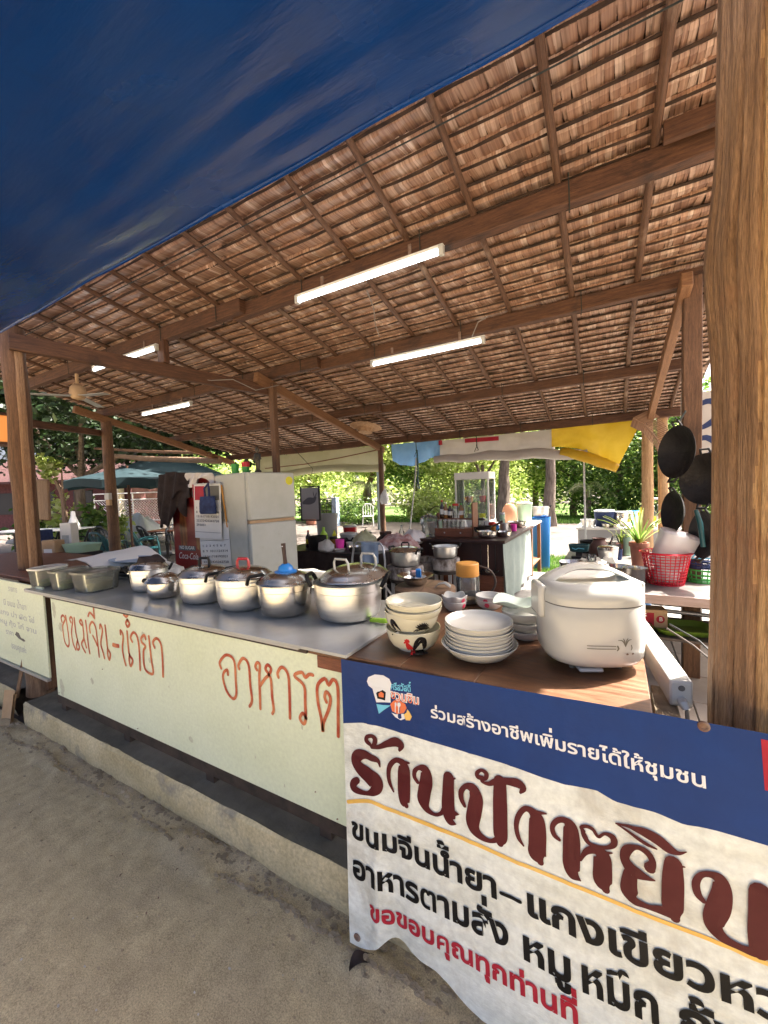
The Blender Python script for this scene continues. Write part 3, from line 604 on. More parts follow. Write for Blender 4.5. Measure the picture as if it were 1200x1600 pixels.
# outlines of the lettering, in metres on the banner and on the counter front
HEAD = [[(0.1426, 0.3127, 0.002), (0.1363, 0.2972, 0.0059), (0.1139, 0.2915, 0.0093), (0.0852, 0.2896, 0.0115), (0.0574, 0.302, 0.0165), (0.0481, 0.324, 0.0166), (0.0681, 0.3421, 0.0204), (0.1004, 0.3518, 0.024), (0.1247, 0.365, 0.0236), (0.1236, 0.3863, 0.0158), (0.0942, 0.4065, 0.006), (0.0589, 0.4136, 0.0082), (0.0352, 0.4089, 0.0118), (0.0375, 0.393, 0.0111), (0.0515, 0.3807, 0.0089)], [(0.1073, 0.2502, 0.006), (0.0946, 0.2439, 0.0074), (0.0988, 0.2311, 0.0054), (0.117, 0.2245, 0.0053), (0.128, 0.2336, 0.0073), (0.123, 0.2504, 0.006), (0.114, 0.259, 0.004), (0.1404, 0.2537, 0.0059), (0.1724, 0.2367, 0.009), (0.2035, 0.2235, 0.0126), (0.2218, 0.228, 0.0106), (0.2158, 0.2446, 0.0038)], [(0.1874, 0.3764, 0.0025), (0.175, 0.3533, 0.0057), (0.1723, 0.3261, 0.0064), (0.1804, 0.2986, 0.007), (0.2008, 0.2792, 0.0063), (0.2227, 0.279, 0.01), (0.2297, 0.2964, 0.0179), (0.2273, 0.3328, 0.0197), (0.2254, 0.3717, 0.0191), (0.2262, 0.396, 0.0154), (0.231, 0.4037, 0.0074)], [(0.2207, 0.2795, 0.0075), (0.2489, 0.2743, 0.0018)], [(0.2746, 0.322, 0.0054), (0.2657, 0.31, 0.006), (0.2665, 0.2935, 0.006), (0.2804, 0.28, 0.0054), (0.3004, 0.28, 0.013), (0.3053, 0.3053, 0.0182), (0.2959, 0.3452, 0.0183), (0.2922, 0.3703, 0.0177), (0.3023, 0.3909, 0.01), (0.325, 0.3983, 0.0046), (0.3463, 0.3899, 0.0046), (0.3558, 0.3766, 0.0057)], [(0.377, 0.281, 0.0146), (0.3737, 0.3222, 0.0162), (0.3713, 0.3589, 0.0179), (0.3729, 0.3839, 0.0179), (0.3767, 0.4005, 0.0122), (0.392, 0.4041, 0.0017)], [(0.372, 0.2865, 0.0056), (0.3967, 0.2785, 0.0017)], [(0.3792, 0.3743, 0.01), (0.3935, 0.3748, 0.0055), (0.4032, 0.3742, 0.0011)], [(0.4215, 0.3443, 0.0049), (0.4134, 0.3281, 0.0066), (0.4145, 0.3076, 0.0066), (0.4288, 0.2898, 0.006), (0.448, 0.2902, 0.0128), (0.4583, 0.312, 0.0169), (0.451, 0.349, 0.0185), (0.4439, 0.3809, 0.0175), (0.4515, 0.4021, 0.0132), (0.4713, 0.4133, 0.0078), (0.4934, 0.4139, 0.0046), (0.5095, 0.4049, 0.0061)], [(0.5278, 0.2501, 0.0152), (0.5256, 0.3014, 0.0171), (0.5233, 0.3549, 0.0176), (0.5218, 0.3935, 0.0166), (0.5195, 0.4095, 0.0086)], [(0.4806, 0.2535, 0.0047), (0.4662, 0.2541, 0.0058), (0.4639, 0.2447, 0.0048), (0.4763, 0.2339, 0.0037), (0.4899, 0.2386, 0.0057), (0.4882, 0.2514, 0.0047), (0.4748, 0.2626, 0.0026), (0.4949, 0.2648, 0.0047), (0.519, 0.2511, 0.0071), (0.5474, 0.2431, 0.008), (0.5749, 0.2401, 0.0103), (0.589, 0.2483, 0.0082), (0.582, 0.2616, 0.0029)], [(0.5828, 0.3933, 0.0019), (0.5711, 0.3765, 0.0049), (0.5666, 0.35, 0.0054), (0.574, 0.3219, 0.0059), (0.5912, 0.2992, 0.0058), (0.6079, 0.2995, 0.0095), (0.6203, 0.3139, 0.0169), (0.621, 0.3457, 0.0197), (0.6185, 0.383, 0.0197), (0.6174, 0.4038, 0.0196), (0.6241, 0.4171, 0.0079)], [(0.6126, 0.3003, 0.0066), (0.6455, 0.2931, 0.0014)], [(0.6739, 0.3461, 0.0036), (0.6622, 0.3385, 0.0055), (0.6591, 0.3207, 0.005), (0.6709, 0.3025, 0.0055), (0.689, 0.2944, 0.0072), (0.7016, 0.3044, 0.0142), (0.7036, 0.3323, 0.0176), (0.7016, 0.3679, 0.018), (0.6999, 0.399, 0.0176), (0.7043, 0.4147, 0.0132), (0.7187, 0.4238, 0.0017)], [(0.7323, 0.306, 0.0039), (0.7276, 0.2989, 0.0035), (0.7389, 0.2925, 0.0035), (0.7538, 0.2945, 0.0038), (0.7646, 0.308, 0.003), (0.7794, 0.2961, 0.0029), (0.7964, 0.2988, 0.0066), (0.798, 0.3133, 0.0058), (0.7838, 0.3258, 0.0037), (0.7613, 0.3312, 0.0034), (0.7428, 0.3296, 0.0043), (0.7342, 0.3175, 0.0056), (0.7298, 0.3051, 0.0039)], [(0.7218, 0.3758, 0.0026), (0.7353, 0.3524, 0.0056), (0.7567, 0.3405, 0.0093), (0.7704, 0.3496, 0.0167), (0.7705, 0.3769, 0.0183), (0.7689, 0.4068, 0.0179), (0.7745, 0.4213, 0.0083)], [(0.7749, 0.3416, 0.0042), (0.7929, 0.3343, 0.0012)], [(0.8696, 0.339, 0.0104), (0.8756, 0.3236, 0.0062), (0.8655, 0.3071, 0.0062), (0.8441, 0.3025, 0.0048), (0.8255, 0.3161, 0.0088), (0.8194, 0.336, 0.0089), (0.8285, 0.3519, 0.0112), (0.8458, 0.36, 0.0102), (0.8642, 0.363, 0.0047), (0.8777, 0.3629, 0.0012)], [(0.8291, 0.368, 0.0128), (0.8253, 0.389, 0.0148), (0.8254, 0.4072, 0.0159), (0.8349, 0.4207, 0.0087), (0.8608, 0.4245, 0.0047), (0.8845, 0.4217, 0.0076), (0.9041, 0.4204, 0.0097)], [(0.9161, 0.3146, 0.0156), (0.9135, 0.3468, 0.0186), (0.9108, 0.3828, 0.0189), (0.9092, 0.4106, 0.0178), (0.9125, 0.4265, 0.0089)], [(0.9153, 0.3156, 0.0052), (0.9369, 0.3127, 0.0011)], [(0.805, 0.2649, 0.0012), (0.8342, 0.2628, 0.0032), (0.8641, 0.266, 0.0086), (0.8893, 0.2735, 0.0103), (0.91, 0.2846, 0.0086), (0.9273, 0.2878, 0.0033), (0.9421, 0.2802, 0.0007)], [(0.8089, 0.2662, 0.0012), (0.8372, 0.2771, 0.0028), (0.8628, 0.2887, 0.0031), (0.8853, 0.2929, 0.0012)], [(0.9671, 0.3706, 0.0043), (0.9578, 0.3593, 0.0068), (0.9561, 0.338, 0.0065), (0.9668, 0.3179, 0.005), (0.9846, 0.3103, 0.0063), (0.9988, 0.3158, 0.0118), (1.0013, 0.3389, 0.0162), (0.994, 0.3715, 0.019), (0.9837, 0.3999, 0.0174), (0.9849, 0.4178, 0.0139), (1.0016, 0.4325, 0.0082), (1.0246, 0.4376, 0.0057), (1.0443, 0.4381, 0.0073), (1.0564, 0.4361, 0.0078)], [(1.0663, 0.3166, 0.0179), (1.0638, 0.3603, 0.0182), (1.0608, 0.4006, 0.0185), (1.0582, 0.43, 0.0156)]]
YLINE = [(0.0101, 0.4613, 0.007), (0.0634, 0.4418, 0.0068), (0.1111, 0.4271, 0.0066), (0.1566, 0.4242, 0.0071), (0.2236, 0.4212, 0.0068), (0.3177, 0.4225, 0.007), (0.4327, 0.4282, 0.0064), (0.537, 0.4424, 0.006), (0.605, 0.4423, 0.0057), (0.6766, 0.4428, 0.0058), (0.7612, 0.4433, 0.0055), (0.8201, 0.4478, 0.0052), (0.8756, 0.4521, 0.0053), (0.9618, 0.4522, 0.0053), (1.0096, 0.456, 0.0054), (1.0398, 0.4651, 0.0056), (1.0693, 0.4667, 0.0055)]
BLUE = [(-0.0176, 0.2174), (0.0823, 0.1923), (0.1329, 0.19), (0.2669, 0.1934), (0.4445, 0.1979), (0.5496, 0.2006), (0.6408, 0.2089), (0.6891, 0.2103), (0.7662, 0.2036), (0.8056, 0.2176), (0.8888, 0.2167), (0.9411, 0.2257), (0.9849, 0.219), (1.0836, 0.2206)]
LOGO = {'hat': [(0.1041, 0.0552), (0.1101, 0.0408), (0.1346, 0.0288), (0.1661, 0.0264), (0.1887, 0.0344), (0.1957, 0.0484), (0.1914, 0.0641), (0.1905, 0.0836), (0.1904, 0.1072), (0.1647, 0.1109), (0.1369, 0.1163), (0.1304, 0.0969), (0.1245, 0.076), (0.1105, 0.0674)], 'cyan': [(0.1367, 0.1215), (0.1617, 0.1201), (0.1905, 0.1157), (0.1663, 0.1334), (0.1447, 0.1508)], 'pent': [(0.1372, 0.0869), (0.1563, 0.0704), (0.174, 0.078), (0.1702, 0.1047), (0.1573, 0.1036), (0.1417, 0.1036)], 'pent2': [(0.1466, 0.0874), (0.1564, 0.0791), (0.1665, 0.0837), (0.1649, 0.0961), (0.1473, 0.0969)], 'disc': [(0.1887, 0.1118), (0.2034, 0.0974), (0.2235, 0.0923), (0.2426, 0.1013), (0.2469, 0.1129), (0.2364, 0.1288), (0.214, 0.1364), (0.1943, 0.132)], 'cres': [(0.1905, 0.137), (0.2064, 0.1392), (0.2363, 0.1318), (0.2395, 0.1457), (0.2255, 0.1529), (0.206, 0.1486)], 'bulb': [(0.2362, 0.1339), (0.2463, 0.1256), (0.2492, 0.1154), (0.2561, 0.1215), (0.2641, 0.1343), (0.2573, 0.1469), (0.2427, 0.1492)], 'spoon': [(0.2056, 0.1042), (0.2107, 0.1011), (0.2129, 0.1071), (0.2084, 0.1185), (0.2077, 0.1335), (0.2047, 0.1341), (0.2054, 0.1191)], 'fork': [(0.2172, 0.1007), (0.2256, 0.0991), (0.2277, 0.1063), (0.2224, 0.1149), (0.2206, 0.1321), (0.2171, 0.1328), (0.2184, 0.1157), (0.2148, 0.1088)]}
HAND = [[(-2.966, 0.763), (-2.973, 0.789), (-2.946, 0.806), (-2.922, 0.786), (-2.952, 0.752), (-2.962, 0.724), (-2.951, 0.645), (-2.915, 0.617), (-2.893, 0.647), (-2.901, 0.745), (-2.912, 0.807)], [(-2.85, 0.775), (-2.864, 0.793), (-2.845, 0.808), (-2.828, 0.788), (-2.853, 0.712), (-2.843, 0.648), (-2.816, 0.613)], [(-2.806, 0.807), (-2.801, 0.726), (-2.784, 0.671), (-2.769, 0.634), (-2.79, 0.617), (-2.805, 0.635), (-2.787, 0.677)], [(-2.722, 0.776), (-2.744, 0.792), (-2.723, 0.806), (-2.709, 0.778), (-2.708, 0.702), (-2.738, 0.665), (-2.729, 0.641), (-2.702, 0.616)], [(-2.671, 0.808), (-2.665, 0.74), (-2.659, 0.659), (-2.65, 0.619)], [(-2.705, 0.696), (-2.685, 0.648)], [(-2.628, 0.745), (-2.629, 0.782), (-2.595, 0.812), (-2.563, 0.785), (-2.554, 0.725), (-2.546, 0.618)], [(-2.6, 0.73), (-2.575, 0.703), (-2.56, 0.681)], [(-2.638, 0.84), (-2.617, 0.862), (-2.589, 0.853), (-2.568, 0.837)], [(-2.57, 0.901), (-2.568, 0.837)], [(-2.517, 0.785), (-2.508, 0.808), (-2.49, 0.777), (-2.517, 0.7), (-2.501, 0.654), (-2.489, 0.619)], [(-2.457, 0.809), (-2.451, 0.728), (-2.447, 0.681), (-2.423, 0.655), (-2.438, 0.619), (-2.452, 0.644), (-2.449, 0.68)], [(-2.387, 0.716), (-2.361, 0.715), (-2.332, 0.717)], [(-2.39, 0.708), (-2.362, 0.707), (-2.332, 0.71)], [(-2.304, 0.783), (-2.302, 0.804), (-2.279, 0.778), (-2.295, 0.706), (-2.285, 0.649), (-2.273, 0.619)], [(-2.238, 0.807), (-2.237, 0.727), (-2.23, 0.682), (-2.203, 0.658), (-2.227, 0.622), (-2.237, 0.652), (-2.23, 0.682)], [(-2.259, 0.895), (-2.235, 0.887), (-2.207, 0.911)], [(-2.246, 0.92), (-2.237, 0.905)], [(-2.227, 0.871), (-2.244, 0.852), (-2.231, 0.834), (-2.209, 0.851), (-2.227, 0.871)], [(-2.195, 0.759), (-2.208, 0.78), (-2.179, 0.81), (-2.147, 0.795), (-2.135, 0.732), (-2.139, 0.619)], [(-2.071, 0.792), (-2.079, 0.81), (-2.109, 0.792), (-2.107, 0.77), (-2.076, 0.753), (-2.098, 0.721), (-2.094, 0.633), (-2.026, 0.621), (-2.032, 0.694), (-2.041, 0.81)], [(-1.997, 0.76), (-2.008, 0.786), (-1.974, 0.81), (-1.941, 0.785), (-1.936, 0.711), (-1.941, 0.624)], [(-1.503, 0.748), (-1.51, 0.774), (-1.465, 0.814), (-1.417, 0.798), (-1.413, 0.713), (-1.415, 0.649), (-1.438, 0.626), (-1.475, 0.651), (-1.494, 0.702), (-1.486, 0.733), (-1.463, 0.748), (-1.461, 0.728)], [(-1.388, 0.767), (-1.39, 0.784), (-1.36, 0.818), (-1.329, 0.795), (-1.325, 0.707), (-1.32, 0.646), (-1.336, 0.616)], [(-1.281, 0.783), (-1.289, 0.795), (-1.278, 0.814), (-1.263, 0.807), (-1.269, 0.761), (-1.271, 0.695), (-1.273, 0.621)], [(-1.266, 0.72), (-1.238, 0.754), (-1.212, 0.778), (-1.201, 0.803), (-1.218, 0.816), (-1.232, 0.797), (-1.218, 0.781), (-1.204, 0.756), (-1.202, 0.687), (-1.197, 0.637), (-1.205, 0.617)], [(-1.162, 0.776), (-1.165, 0.794), (-1.141, 0.821), (-1.111, 0.8), (-1.107, 0.731), (-1.111, 0.622)], [(-0.985, 0.82), (-1.003, 0.819), (-1.023, 0.804), (-1.039, 0.82), (-1.077, 0.799), (-1.031, 0.769), (-1.029, 0.704), (-1.031, 0.638), (-1.043, 0.617), (-1.059, 0.635), (-1.043, 0.659), (-1.028, 0.643)], [(-0.926, 0.73), (-0.933, 0.748), (-0.924, 0.769), (-0.907, 0.749), (-0.917, 0.705), (-0.944, 0.647), (-0.949, 0.611), (-0.954, 0.662), (-0.966, 0.719), (-0.965, 0.783), (-0.929, 0.818), (-0.913, 0.797), (-0.891, 0.822), (-0.872, 0.799), (-0.875, 0.698), (-0.879, 0.613)]]

# ------------------------------------------------------------------ Thai text set in the built-in font, glyph by glyph
GL = {}
def _mesh_of(body, bold):
    cu_ = bpy.data.curves.new('glyph', 'FONT'); cu_.body = body; cu_.offset = bold; cu_.resolution_u = 3
    o = bpy.data.objects.new('glyph', cu_); COL.objects.link(o); dg = bpy.context.evaluated_depsgraph_get()
    me = bpy.data.meshes.new_from_object(o.evaluated_get(dg))
    vs_ = [(v.co.x, v.co.y) for v in me.vertices]; fs_ = [tuple(p.vertices) for p in me.polygons]
    bpy.data.objects.remove(o); bpy.data.curves.remove(cu_); bpy.data.meshes.remove(me); return vs_, fs_
def glyph(c, bold):
    if c in 'ตดคศ': bold = min(bold, 0.018)
    if (c, bold) not in GL:
        v, f = _mesh_of(c, bold); ref = max(p[0] for p in _mesh_of('น', bold)[0])
        adv = max(p[0] for p in _mesh_of(c + 'น', bold)[0]) - ref if c != ' ' else 0.28
        GL[(c, bold)] = (v, f, adv)
    return GL[(c, bold)]
MARKS = 'ิีึืัุู่้๊๋์ํ็'
def font_line(mb, text, x0, y0, x1, y1, h, fn, bold=0.02, track=0.0):
    text = text.replace('น้ำ', 'นํ้า').replace('ำ', 'ํา'); pen = 0; items = []; upper = False
    for c in text:
        v, f, adv = glyph(c, bold)
        if c in MARKS:
            dy = 0
            if c in '่้๊๋์':
                if upper: dy = 0.25
            elif c not in 'ุู': upper = True
            items.append((v, f, pen, dy))
        else:
            upper = False; items.append((v, f, pen, 0)); pen += adv + track
    W = pen; sx = (x1 - x0) / W; sy = h / 0.56
    for v, f, p, dy in items:
        b = len(mb.v)
        for gx, gy in v: mb.v.append(tuple(fn(x0 + (p + gx) * sx, y0 + (y1 - y0) * (p + gx) / W - (gy + dy) * sy)))
        for q in f: mb.quad([b + i for i in q])

# ------------------------------------------------------------------ white counter
def panel_fn(off): return lambda x, z: (x, 1.150 - off, z)
t = thing('counter', 'long counter with white board front, red brush lettering and grey tiled top', 'counter')
b = MB(); b.box((-1.88, 1.156, 0.588), (2.44, 0.012, 0.630)); o = part('front_board', b, 'panel', t, bevel=0.002)
b = MB()
for i, s_ in enumerate(HAND): b.stroke(s_, panel_fn(0.0008 + 0.00006 * i), 0.0075 if i < 22 else 0.0068)
part('painted_lettering', b, 'brush', t, smooth=False)
b = MB(); b.box((-2.083, 1.44, 0.936), (2.565, 0.66, 0.012)); part('tiled_top', b, 'tile', t, bevel=0.0015)
b = MB(); b.box((-2.19, 1.117, 0.9265), (2.34, 0.012, 0.007)); part('edge_strip', b, 'tile_edge', t)
b = MB(); b.box((-1.9, 1.19, 0.235), (2.5, 0.05, 0.06)); part('rail', b, 'steel_dark', t)
b = MB(); b.box((-2.08, 1.165, 0.9165), (2.16, 0.06, 0.0255)); part('rail', b, 'steel_dark', t)
for x in (-3.09, -2.36, -1.66, -0.98):
    b = MB(); b.box((x, 1.20, 0.19), (0.055, 0.055, 0.09)); b.box((x, 1.20, 0.56), (0.05, 0.05, 0.68)); part('leg', b, 'steel_dark', t)
for x in (-3.09, -0.98):
    b = MB(); b.box((x, 1.72, 0.52), (0.05, 0.05, 0.74)); part('leg', b, 'steel_dark', t)
b = MB()
for x, z in ((-3.08, 0.29), (-0.9, 0.29), (-2.2, 0.29), (-1.2, 0.62), (-2.52, 0.55), (-1.0, 0.36)): b.lathe([(0.004, -.001), (0.003, .001), (0, .0015)], 8, (x, 1.149, z))
part('nail_heads', b, 'rust', t)

b = MB()                                                            # old scuffs and paste marks on the board
for x, z, r_, sx in ((-2.09, .80, .016, .8), (-2.05, .69, .012, .7), (-3.07, .83, .03, .7), (-2.99, .72, .02, 1.4), (-1.35, .52, .006, .5), (-1.32, .40, .006, .5), (-1.05, .60, .008, .6), (-2.65, .45, .012, 1.2), (-1.75, .36, .010, 1.5), (-3.03, .33, .03, 1.0), (-1.9, .58, .005, .6), (-1.16, .33, .005, .5)):
    for k in range(3):
        o1, o2 = rnd.uniform(-.4, .4) * r_, rnd.uniform(-.8, .8) * r_; n = 11
        b.poly([(x + o1 + sx * r_ * rnd.uniform(.5, 1.1) * math.cos(2 * PI * q / n), z + o2 + 1.4 * r_ * rnd.uniform(.5, 1.1) * math.sin(2 * PI * q / n)) for q in range(n)], panel_fn(0.0005 + .00003 * k))
part('scuff_marks', b, 'scuff', bpy.data.objects['counter'], smooth=False)

# ------------------------------------------------------------------ varnished plywood counter on the right
t = thing('plywood_counter', 'brown varnished plywood counter top in front of the cooker, blue banner below it', 'counter')
for x0, x1, dy in ((-0.99, -0.6095, 0.003), (-0.609, -0.3595, 0.0), (-0.359, 0.080, 0.001)):
    b = MB(); b.box(((x0 + x1) / 2, 1.56 + dy, 0.919), (x1 - x0, 0.86, 0.022)); part('top_board', b, 'ply', t, bevel=0.0025)
b = MB(); b.box((-0.45, 1.15, 0.884), (1.0, 0.03, 0.045)); part('rail', b, 'redwood', t)
b = MB(); b.box((-0.8, 2.0, 0.919), (0.5, 0.05, 0.02)); part('rail', b, 'redwood', t)
for x, y in ((-0.9, 1.95), (0.0, 1.95), (0.05, 1.24), (-0.6, 1.24)):
    b = MB(); b.box((x, y, 0.53), (0.06, 0.06, 0.74)); part('leg', b, 'post', t)
b = MB(); b.box((0.118, 1.30, 0.865), (0.055, 0.22, 0.06)); part('batten_block', b, 'rubble', t, bevel=0.004)
b = MB(); b.box((0.112, 1.185, 0.845), (0.035, 0.006, 0.085)); part('hinge_plate', b, 'rust', t, bevel=0.002)
b = MB(); b.box((-0.45, 1.9, 0.8), (1.0, 0.5, 0.01)); part('shelf', b, 'redwood', t)

# ------------------------------------------------------------------ printed vinyl banner
def ban(a, c, off=0.0):
    s_, t_ = a / 1.87, c / 0.9
    tx, ty, tz = -0.832 + 1.9 * s_, 1.122, 0.918 + 0.033 * min(s_ / 0.58, 1)
    bx, by, bz = -0.757 + 1.83 * s_, 1.01, 0.025
    x, y, z = tx + (bx - tx) * t_, ty + (by - ty) * t_, tz + (bz - tz) * t_
    w = 0.0035 * nz(a * 3.2, c * 1.8, 2) * (0.3 + t_) + 0.0045 * math.sin(a * 9 + c * 2) * t_ + 0.012 * t_ * math.exp(-((a - 0.10 - 0.02 * t_) / 0.03) ** 2) - 0.012 * t_ * t_ * math.exp(-((a - 0.19) / 0.05) ** 2)
    for k in (0.115, 0.215, 0.33, 0.44, 0.56, 0.70, 0.84, 0.985): w += 0.0015 * math.exp(-((a - k - 0.006 * math.sin(c * 9 + k * 30)) / 0.010) ** 2)
    w += 0.0012 * math.exp(-((c - 0.30 - 0.01 * math.sin(a * 7)) / 0.010) ** 2)
    w -= 0.006 * math.exp(-((a - 0.97) / 0.35) ** 2) * math.exp(-c * 5)
    return (x, y - off - w, z)
def cbot(a):                                                        # the lower hem is hitched up beside the corner
    return 0.892 - 0.075 * math.exp(-((a - 0.17) / 0.07) ** 2) - 0.05 * math.exp(-((a - 0.30) / 0.08) ** 2)
AW = 2.0
bl = [p for p in BLUE]
def edge(a):
    for (a0, c0), (a1, c1) in zip(bl, bl[1:]):
        if a0 <= a <= a1: return c0 + (c1 - c0) * (a - a0) / (a1 - a0)
    return bl[-1][1] + 0.02 * (a - bl[-1][0])
t = thing('banner', 'large printed vinyl banner with blue head and maroon Thai lettering hung below the plywood counter', 'banner')
b = MB(); b.grid(lambda u, v: ban(AW * u, cbot(AW * u) * v), 190, 70); part('vinyl', b, 'ban_white', t, angle=180)
b = MB(); b.grid(lambda u, v: ban(AW * u, -0.001 + (edge(AW * u) + 0.001) * v, 0.0010), 190, 18); part('blue_field', b, 'ban_blue', t, angle=180)
b = MB(); b.grid(lambda u, v: ban(1.085 + 0.3 * u, 0.012 + 0.10 * v, 0.0016), 20, 8); part('red_corner', b, 'ban_red', t)
b = MB()
for i, s_ in enumerate(HEAD): b.stroke([(p[0], p[1], p[2] * 1.10 + .0004) for p in s_], lambda x, y, i=i: ban(x, y, 0.0026 + 0.00005 * i), sub=7)
part('headline_lettering', b, 'ban_maroon', t, smooth=False)
b = MB(); b.stroke([(p[0], 0.4425 - 0.35 * (0.4425 - p[1]) if i > 2 else p[1], p[2] * 0.85) for i, p in enumerate(YLINE)] + [(1.25, 0.447, 0.006), (1.5, 0.45, 0.006)], lambda x, y: ban(x, y, 0.0018)); part('yellow_line', b, 'ban_yellow', t, smooth=False)
f2 = lambda x, y: ban(x, y, 0.0028)
b = MB(); font_line(b, 'ร่วมสร้างอาชีพเพิ่มรายได้ให้ชุมชน', 0.328, 0.1215, 0.9890, 0.1354, 0.0245, f2, 0.022); part('white_lettering', b, 'ban_text', t, smooth=False)
b = MB()
font_line(b, 'ขนมจีนน้ำยา', 0.020, 0.5640, 0.508, 0.5570, 0.047, f2, 0.034); b.stroke([(0.515, 0.538, 0.0045), (0.545, 0.537, 0.0045), (0.567, 0.537, 0.0045)], f2)
font_line(b, 'แกงเขียวหวาน', 0.578, 0.5590, 1.215, 0.5535, 0.050, f2, 0.034)
font_line(b, 'อาหารตามสั่ง', 0.020, 0.6840, 0.532, 0.6665, 0.051, f2, 0.034)
font_line(b, 'หมู', 0.563, 0.6715, 0.690, 0.6735, 0.054, f2, 0.034); font_line(b, 'หมึก', 0.705, 0.6735, 0.874, 0.6660, 0.056, f2, 0.034); font_line(b, 'กุ้ง', 0.905, 0.666, 1.04, 0.664, 0.058, f2, 0.034)
part('black_lettering', b, 'ban_black', t, smooth=False)
b = MB(); font_line(b, 'ขอขอบคุณทุกท่านที่', 0.085, 0.7765, 0.70, 0.757, 0.038, f2, 0.034); part('red_lettering', b, 'ban_red', t, smooth=False)
b = MB(); b.poly(LOGO['hat'], lambda x, y: ban(x, y, 0.0018)); part('chef_hat', b, 'ban_text', t, smooth=False)
b = MB(); b.poly(LOGO['cyan'], lambda x, y: ban(x, y, 0.0018)); font_line(b, 'ศรีสวัสดิ์', 0.1924, 0.0650, 0.2650, 0.0600, 0.016, lambda x, y: ban(x, y, 0.0024), 0.03); part('cyan_mark', b, 'cyan', t, smooth=False)
b = MB(); b.poly(LOGO['pent'], lambda x, y: ban(x, y, 0.0021)); part('house_mark', b, 'ban_black', t, smooth=False)
b = MB(); b.poly(LOGO['cres'], lambda x, y: ban(x, y, 0.0018)); b.poly(LOGO['spoon'], lambda x, y: ban(x, y, 0.0026)); b.poly(LOGO['fork'], lambda x, y: ban(x, y, 0.0026))
font_line(b, 'ชวนชิม', 0.1911, 0.0930, 0.2915, 0.0950, 0.021, lambda x, y: ban(x, y, 0.0020), 0.07); part('white_mark', b, 'ban_text', t, smooth=False)
b = MB(); b.poly(LOGO['disc'], lambda x, y: ban(x, y, 0.0022)); b.poly(LOGO['pent2'], lambda x, y: ban(x, y, 0.0024)); font_line(b, 'ชวนชิม', 0.1911, 0.0930, 0.2915, 0.0950, 0.021, lambda x, y: ban(x, y, 0.0025), 0.0); part('orange_mark', b, 'orange', t, smooth=False)
b = MB(); b.poly(LOGO['bulb'], lambda x, y: ban(x, y, 0.0024)); part('yellow_mark', b, 'ban_yellow', t, smooth=False)
for a, c in ((0.9893, 0.0073), (0.0309, 0.8621)):
    b = MB(); p = ban(a, c, 0.002); q = [(r * math.cos(k * PI / 8), r * math.sin(k * PI / 8)) for r in (1,) for k in range(16)]
    b.tube([Vector(p) + Vector((0.009 * math.cos(k * PI / 8), 0, 0.009 * math.sin(k * PI / 8))) for k in range(16)], 0.0035, 6, closed=True)
    b.poly([(0.008 * x, 0.008 * z) for x, z in q], lambda x, z: (p[0] + x, p[1], p[2] + z)); part('grommet', b, 'rust', t)

# ------------------------------------------------------------------ faded menu board and the counter behind it
t = thing('menu_board', 'faded white menu board with grey lettering at the left end', 'sign')
b = MB(); b.box((-4.02, 1.158, 0.655), (1.62, 0.012, 0.60)); part('board', b, 'panel', t, bevel=0.002)
b = MB(); b.box((-4.02, 1.150, 0.343), (1.62, 0.022, 0.016)); part('bottom_trim', b, 'galv', t)
b = MB(); fb = lambda x, z: (x, 1.1515, -z)
for tx, x0, x1, z, h in (('รายการ', -3.75, -3.60, 0.885, 0.03), ('มี ขนม น้ำยา', -3.86, -3.47, 0.775, 0.032), ('แกง ป่า ผัด ไข่', -3.95, -3.36, 0.700, 0.028), ('หมู กุ้ง ไก่ จาน', -3.95, -3.34, 0.630, 0.028), ('ราคา', -3.86, -3.72, 0.560, 0.028), ('ขอบคุณค่ะ', -3.78, -3.53, 0.465, 0.034)):
    font_line(b, tx, x0, -z, x1, -z, h, fb, 0.015)
part('lettering', b, 'faded', t, smooth=False)
b = MB(); b.poly([(-3.70, .575), (-3.67, .60), (-3.63, .595), (-3.60, .565), (-3.56, .565), (-3.53, .553), (-3.56, .545), (-3.64, .555)], lambda x, z: (x, 1.1513, z)); part('tear', b, 'seam', t, smooth=False)
t = thing('side_counter', 'brown wooden counter behind the faded menu board', 'counter')
b = MB(); b.box((-4.6, 1.62, 0.955), (2.3, 0.80, 0.03)); part('top', b, 'redwood', t, bevel=0.004)
for x in (-5.6, -3.6):
    for y in (1.30, 1.95):
        b = MB(); b.box((x, y, 0.54), (0.06, 0.06, 0.79)); part('leg', b, 'post', t)

b = MB(); b.tube([(0.01 * nz(z * 6, 4), 0.01 * nz(z * 6, 7), z) for z in np.linspace(0, 0.42, 6)], [0.085, 0.08, 0.082, 0.078, 0.08, 0.08], 16, jit=0.04)
solo('tree_stump', b, 'board_wood', 'short round log standing under the faded menu board', 'log', (-3.70, 1.27, 0.10))
t = thing('dustpan', 'worn long handled dustpan leaning beside the log', 'dustpan', (-3.66, 1.10, 0.0))
b = MB(); b.bar((0, 0.02, 0.14), (0.06, 0.10, 0.62), 0.018, 0.018, n=4, wob=.05); part('handle', b, 'board_wood', t)
b = MB(); b.grid(lambda u, v: (-0.075 + 0.15 * u, -0.02 + 0.03 * v + 0.03 * (2 * u - 1) ** 2 * -1, 0.005 + 0.19 * v), 10, 6); b.grid(lambda u, v: (-0.075 + 0.15 * u, -0.012 + 0.03 * v + 0.03 * (2 * u - 1) ** 2 * -1, 0.19 * v), 10, 6); part('pan', b, 'card', t)
b = MB(); b.grid(lambda u, v: (-0.045 + 0.09 * u, (0.022 * math.sin(PI * u) ** 0.7) * (2 * v - 1), 0.018 + 0.016 * math.sin(u * 5) + 0.012 * (2 * v - 1) ** 2), 12, 6)
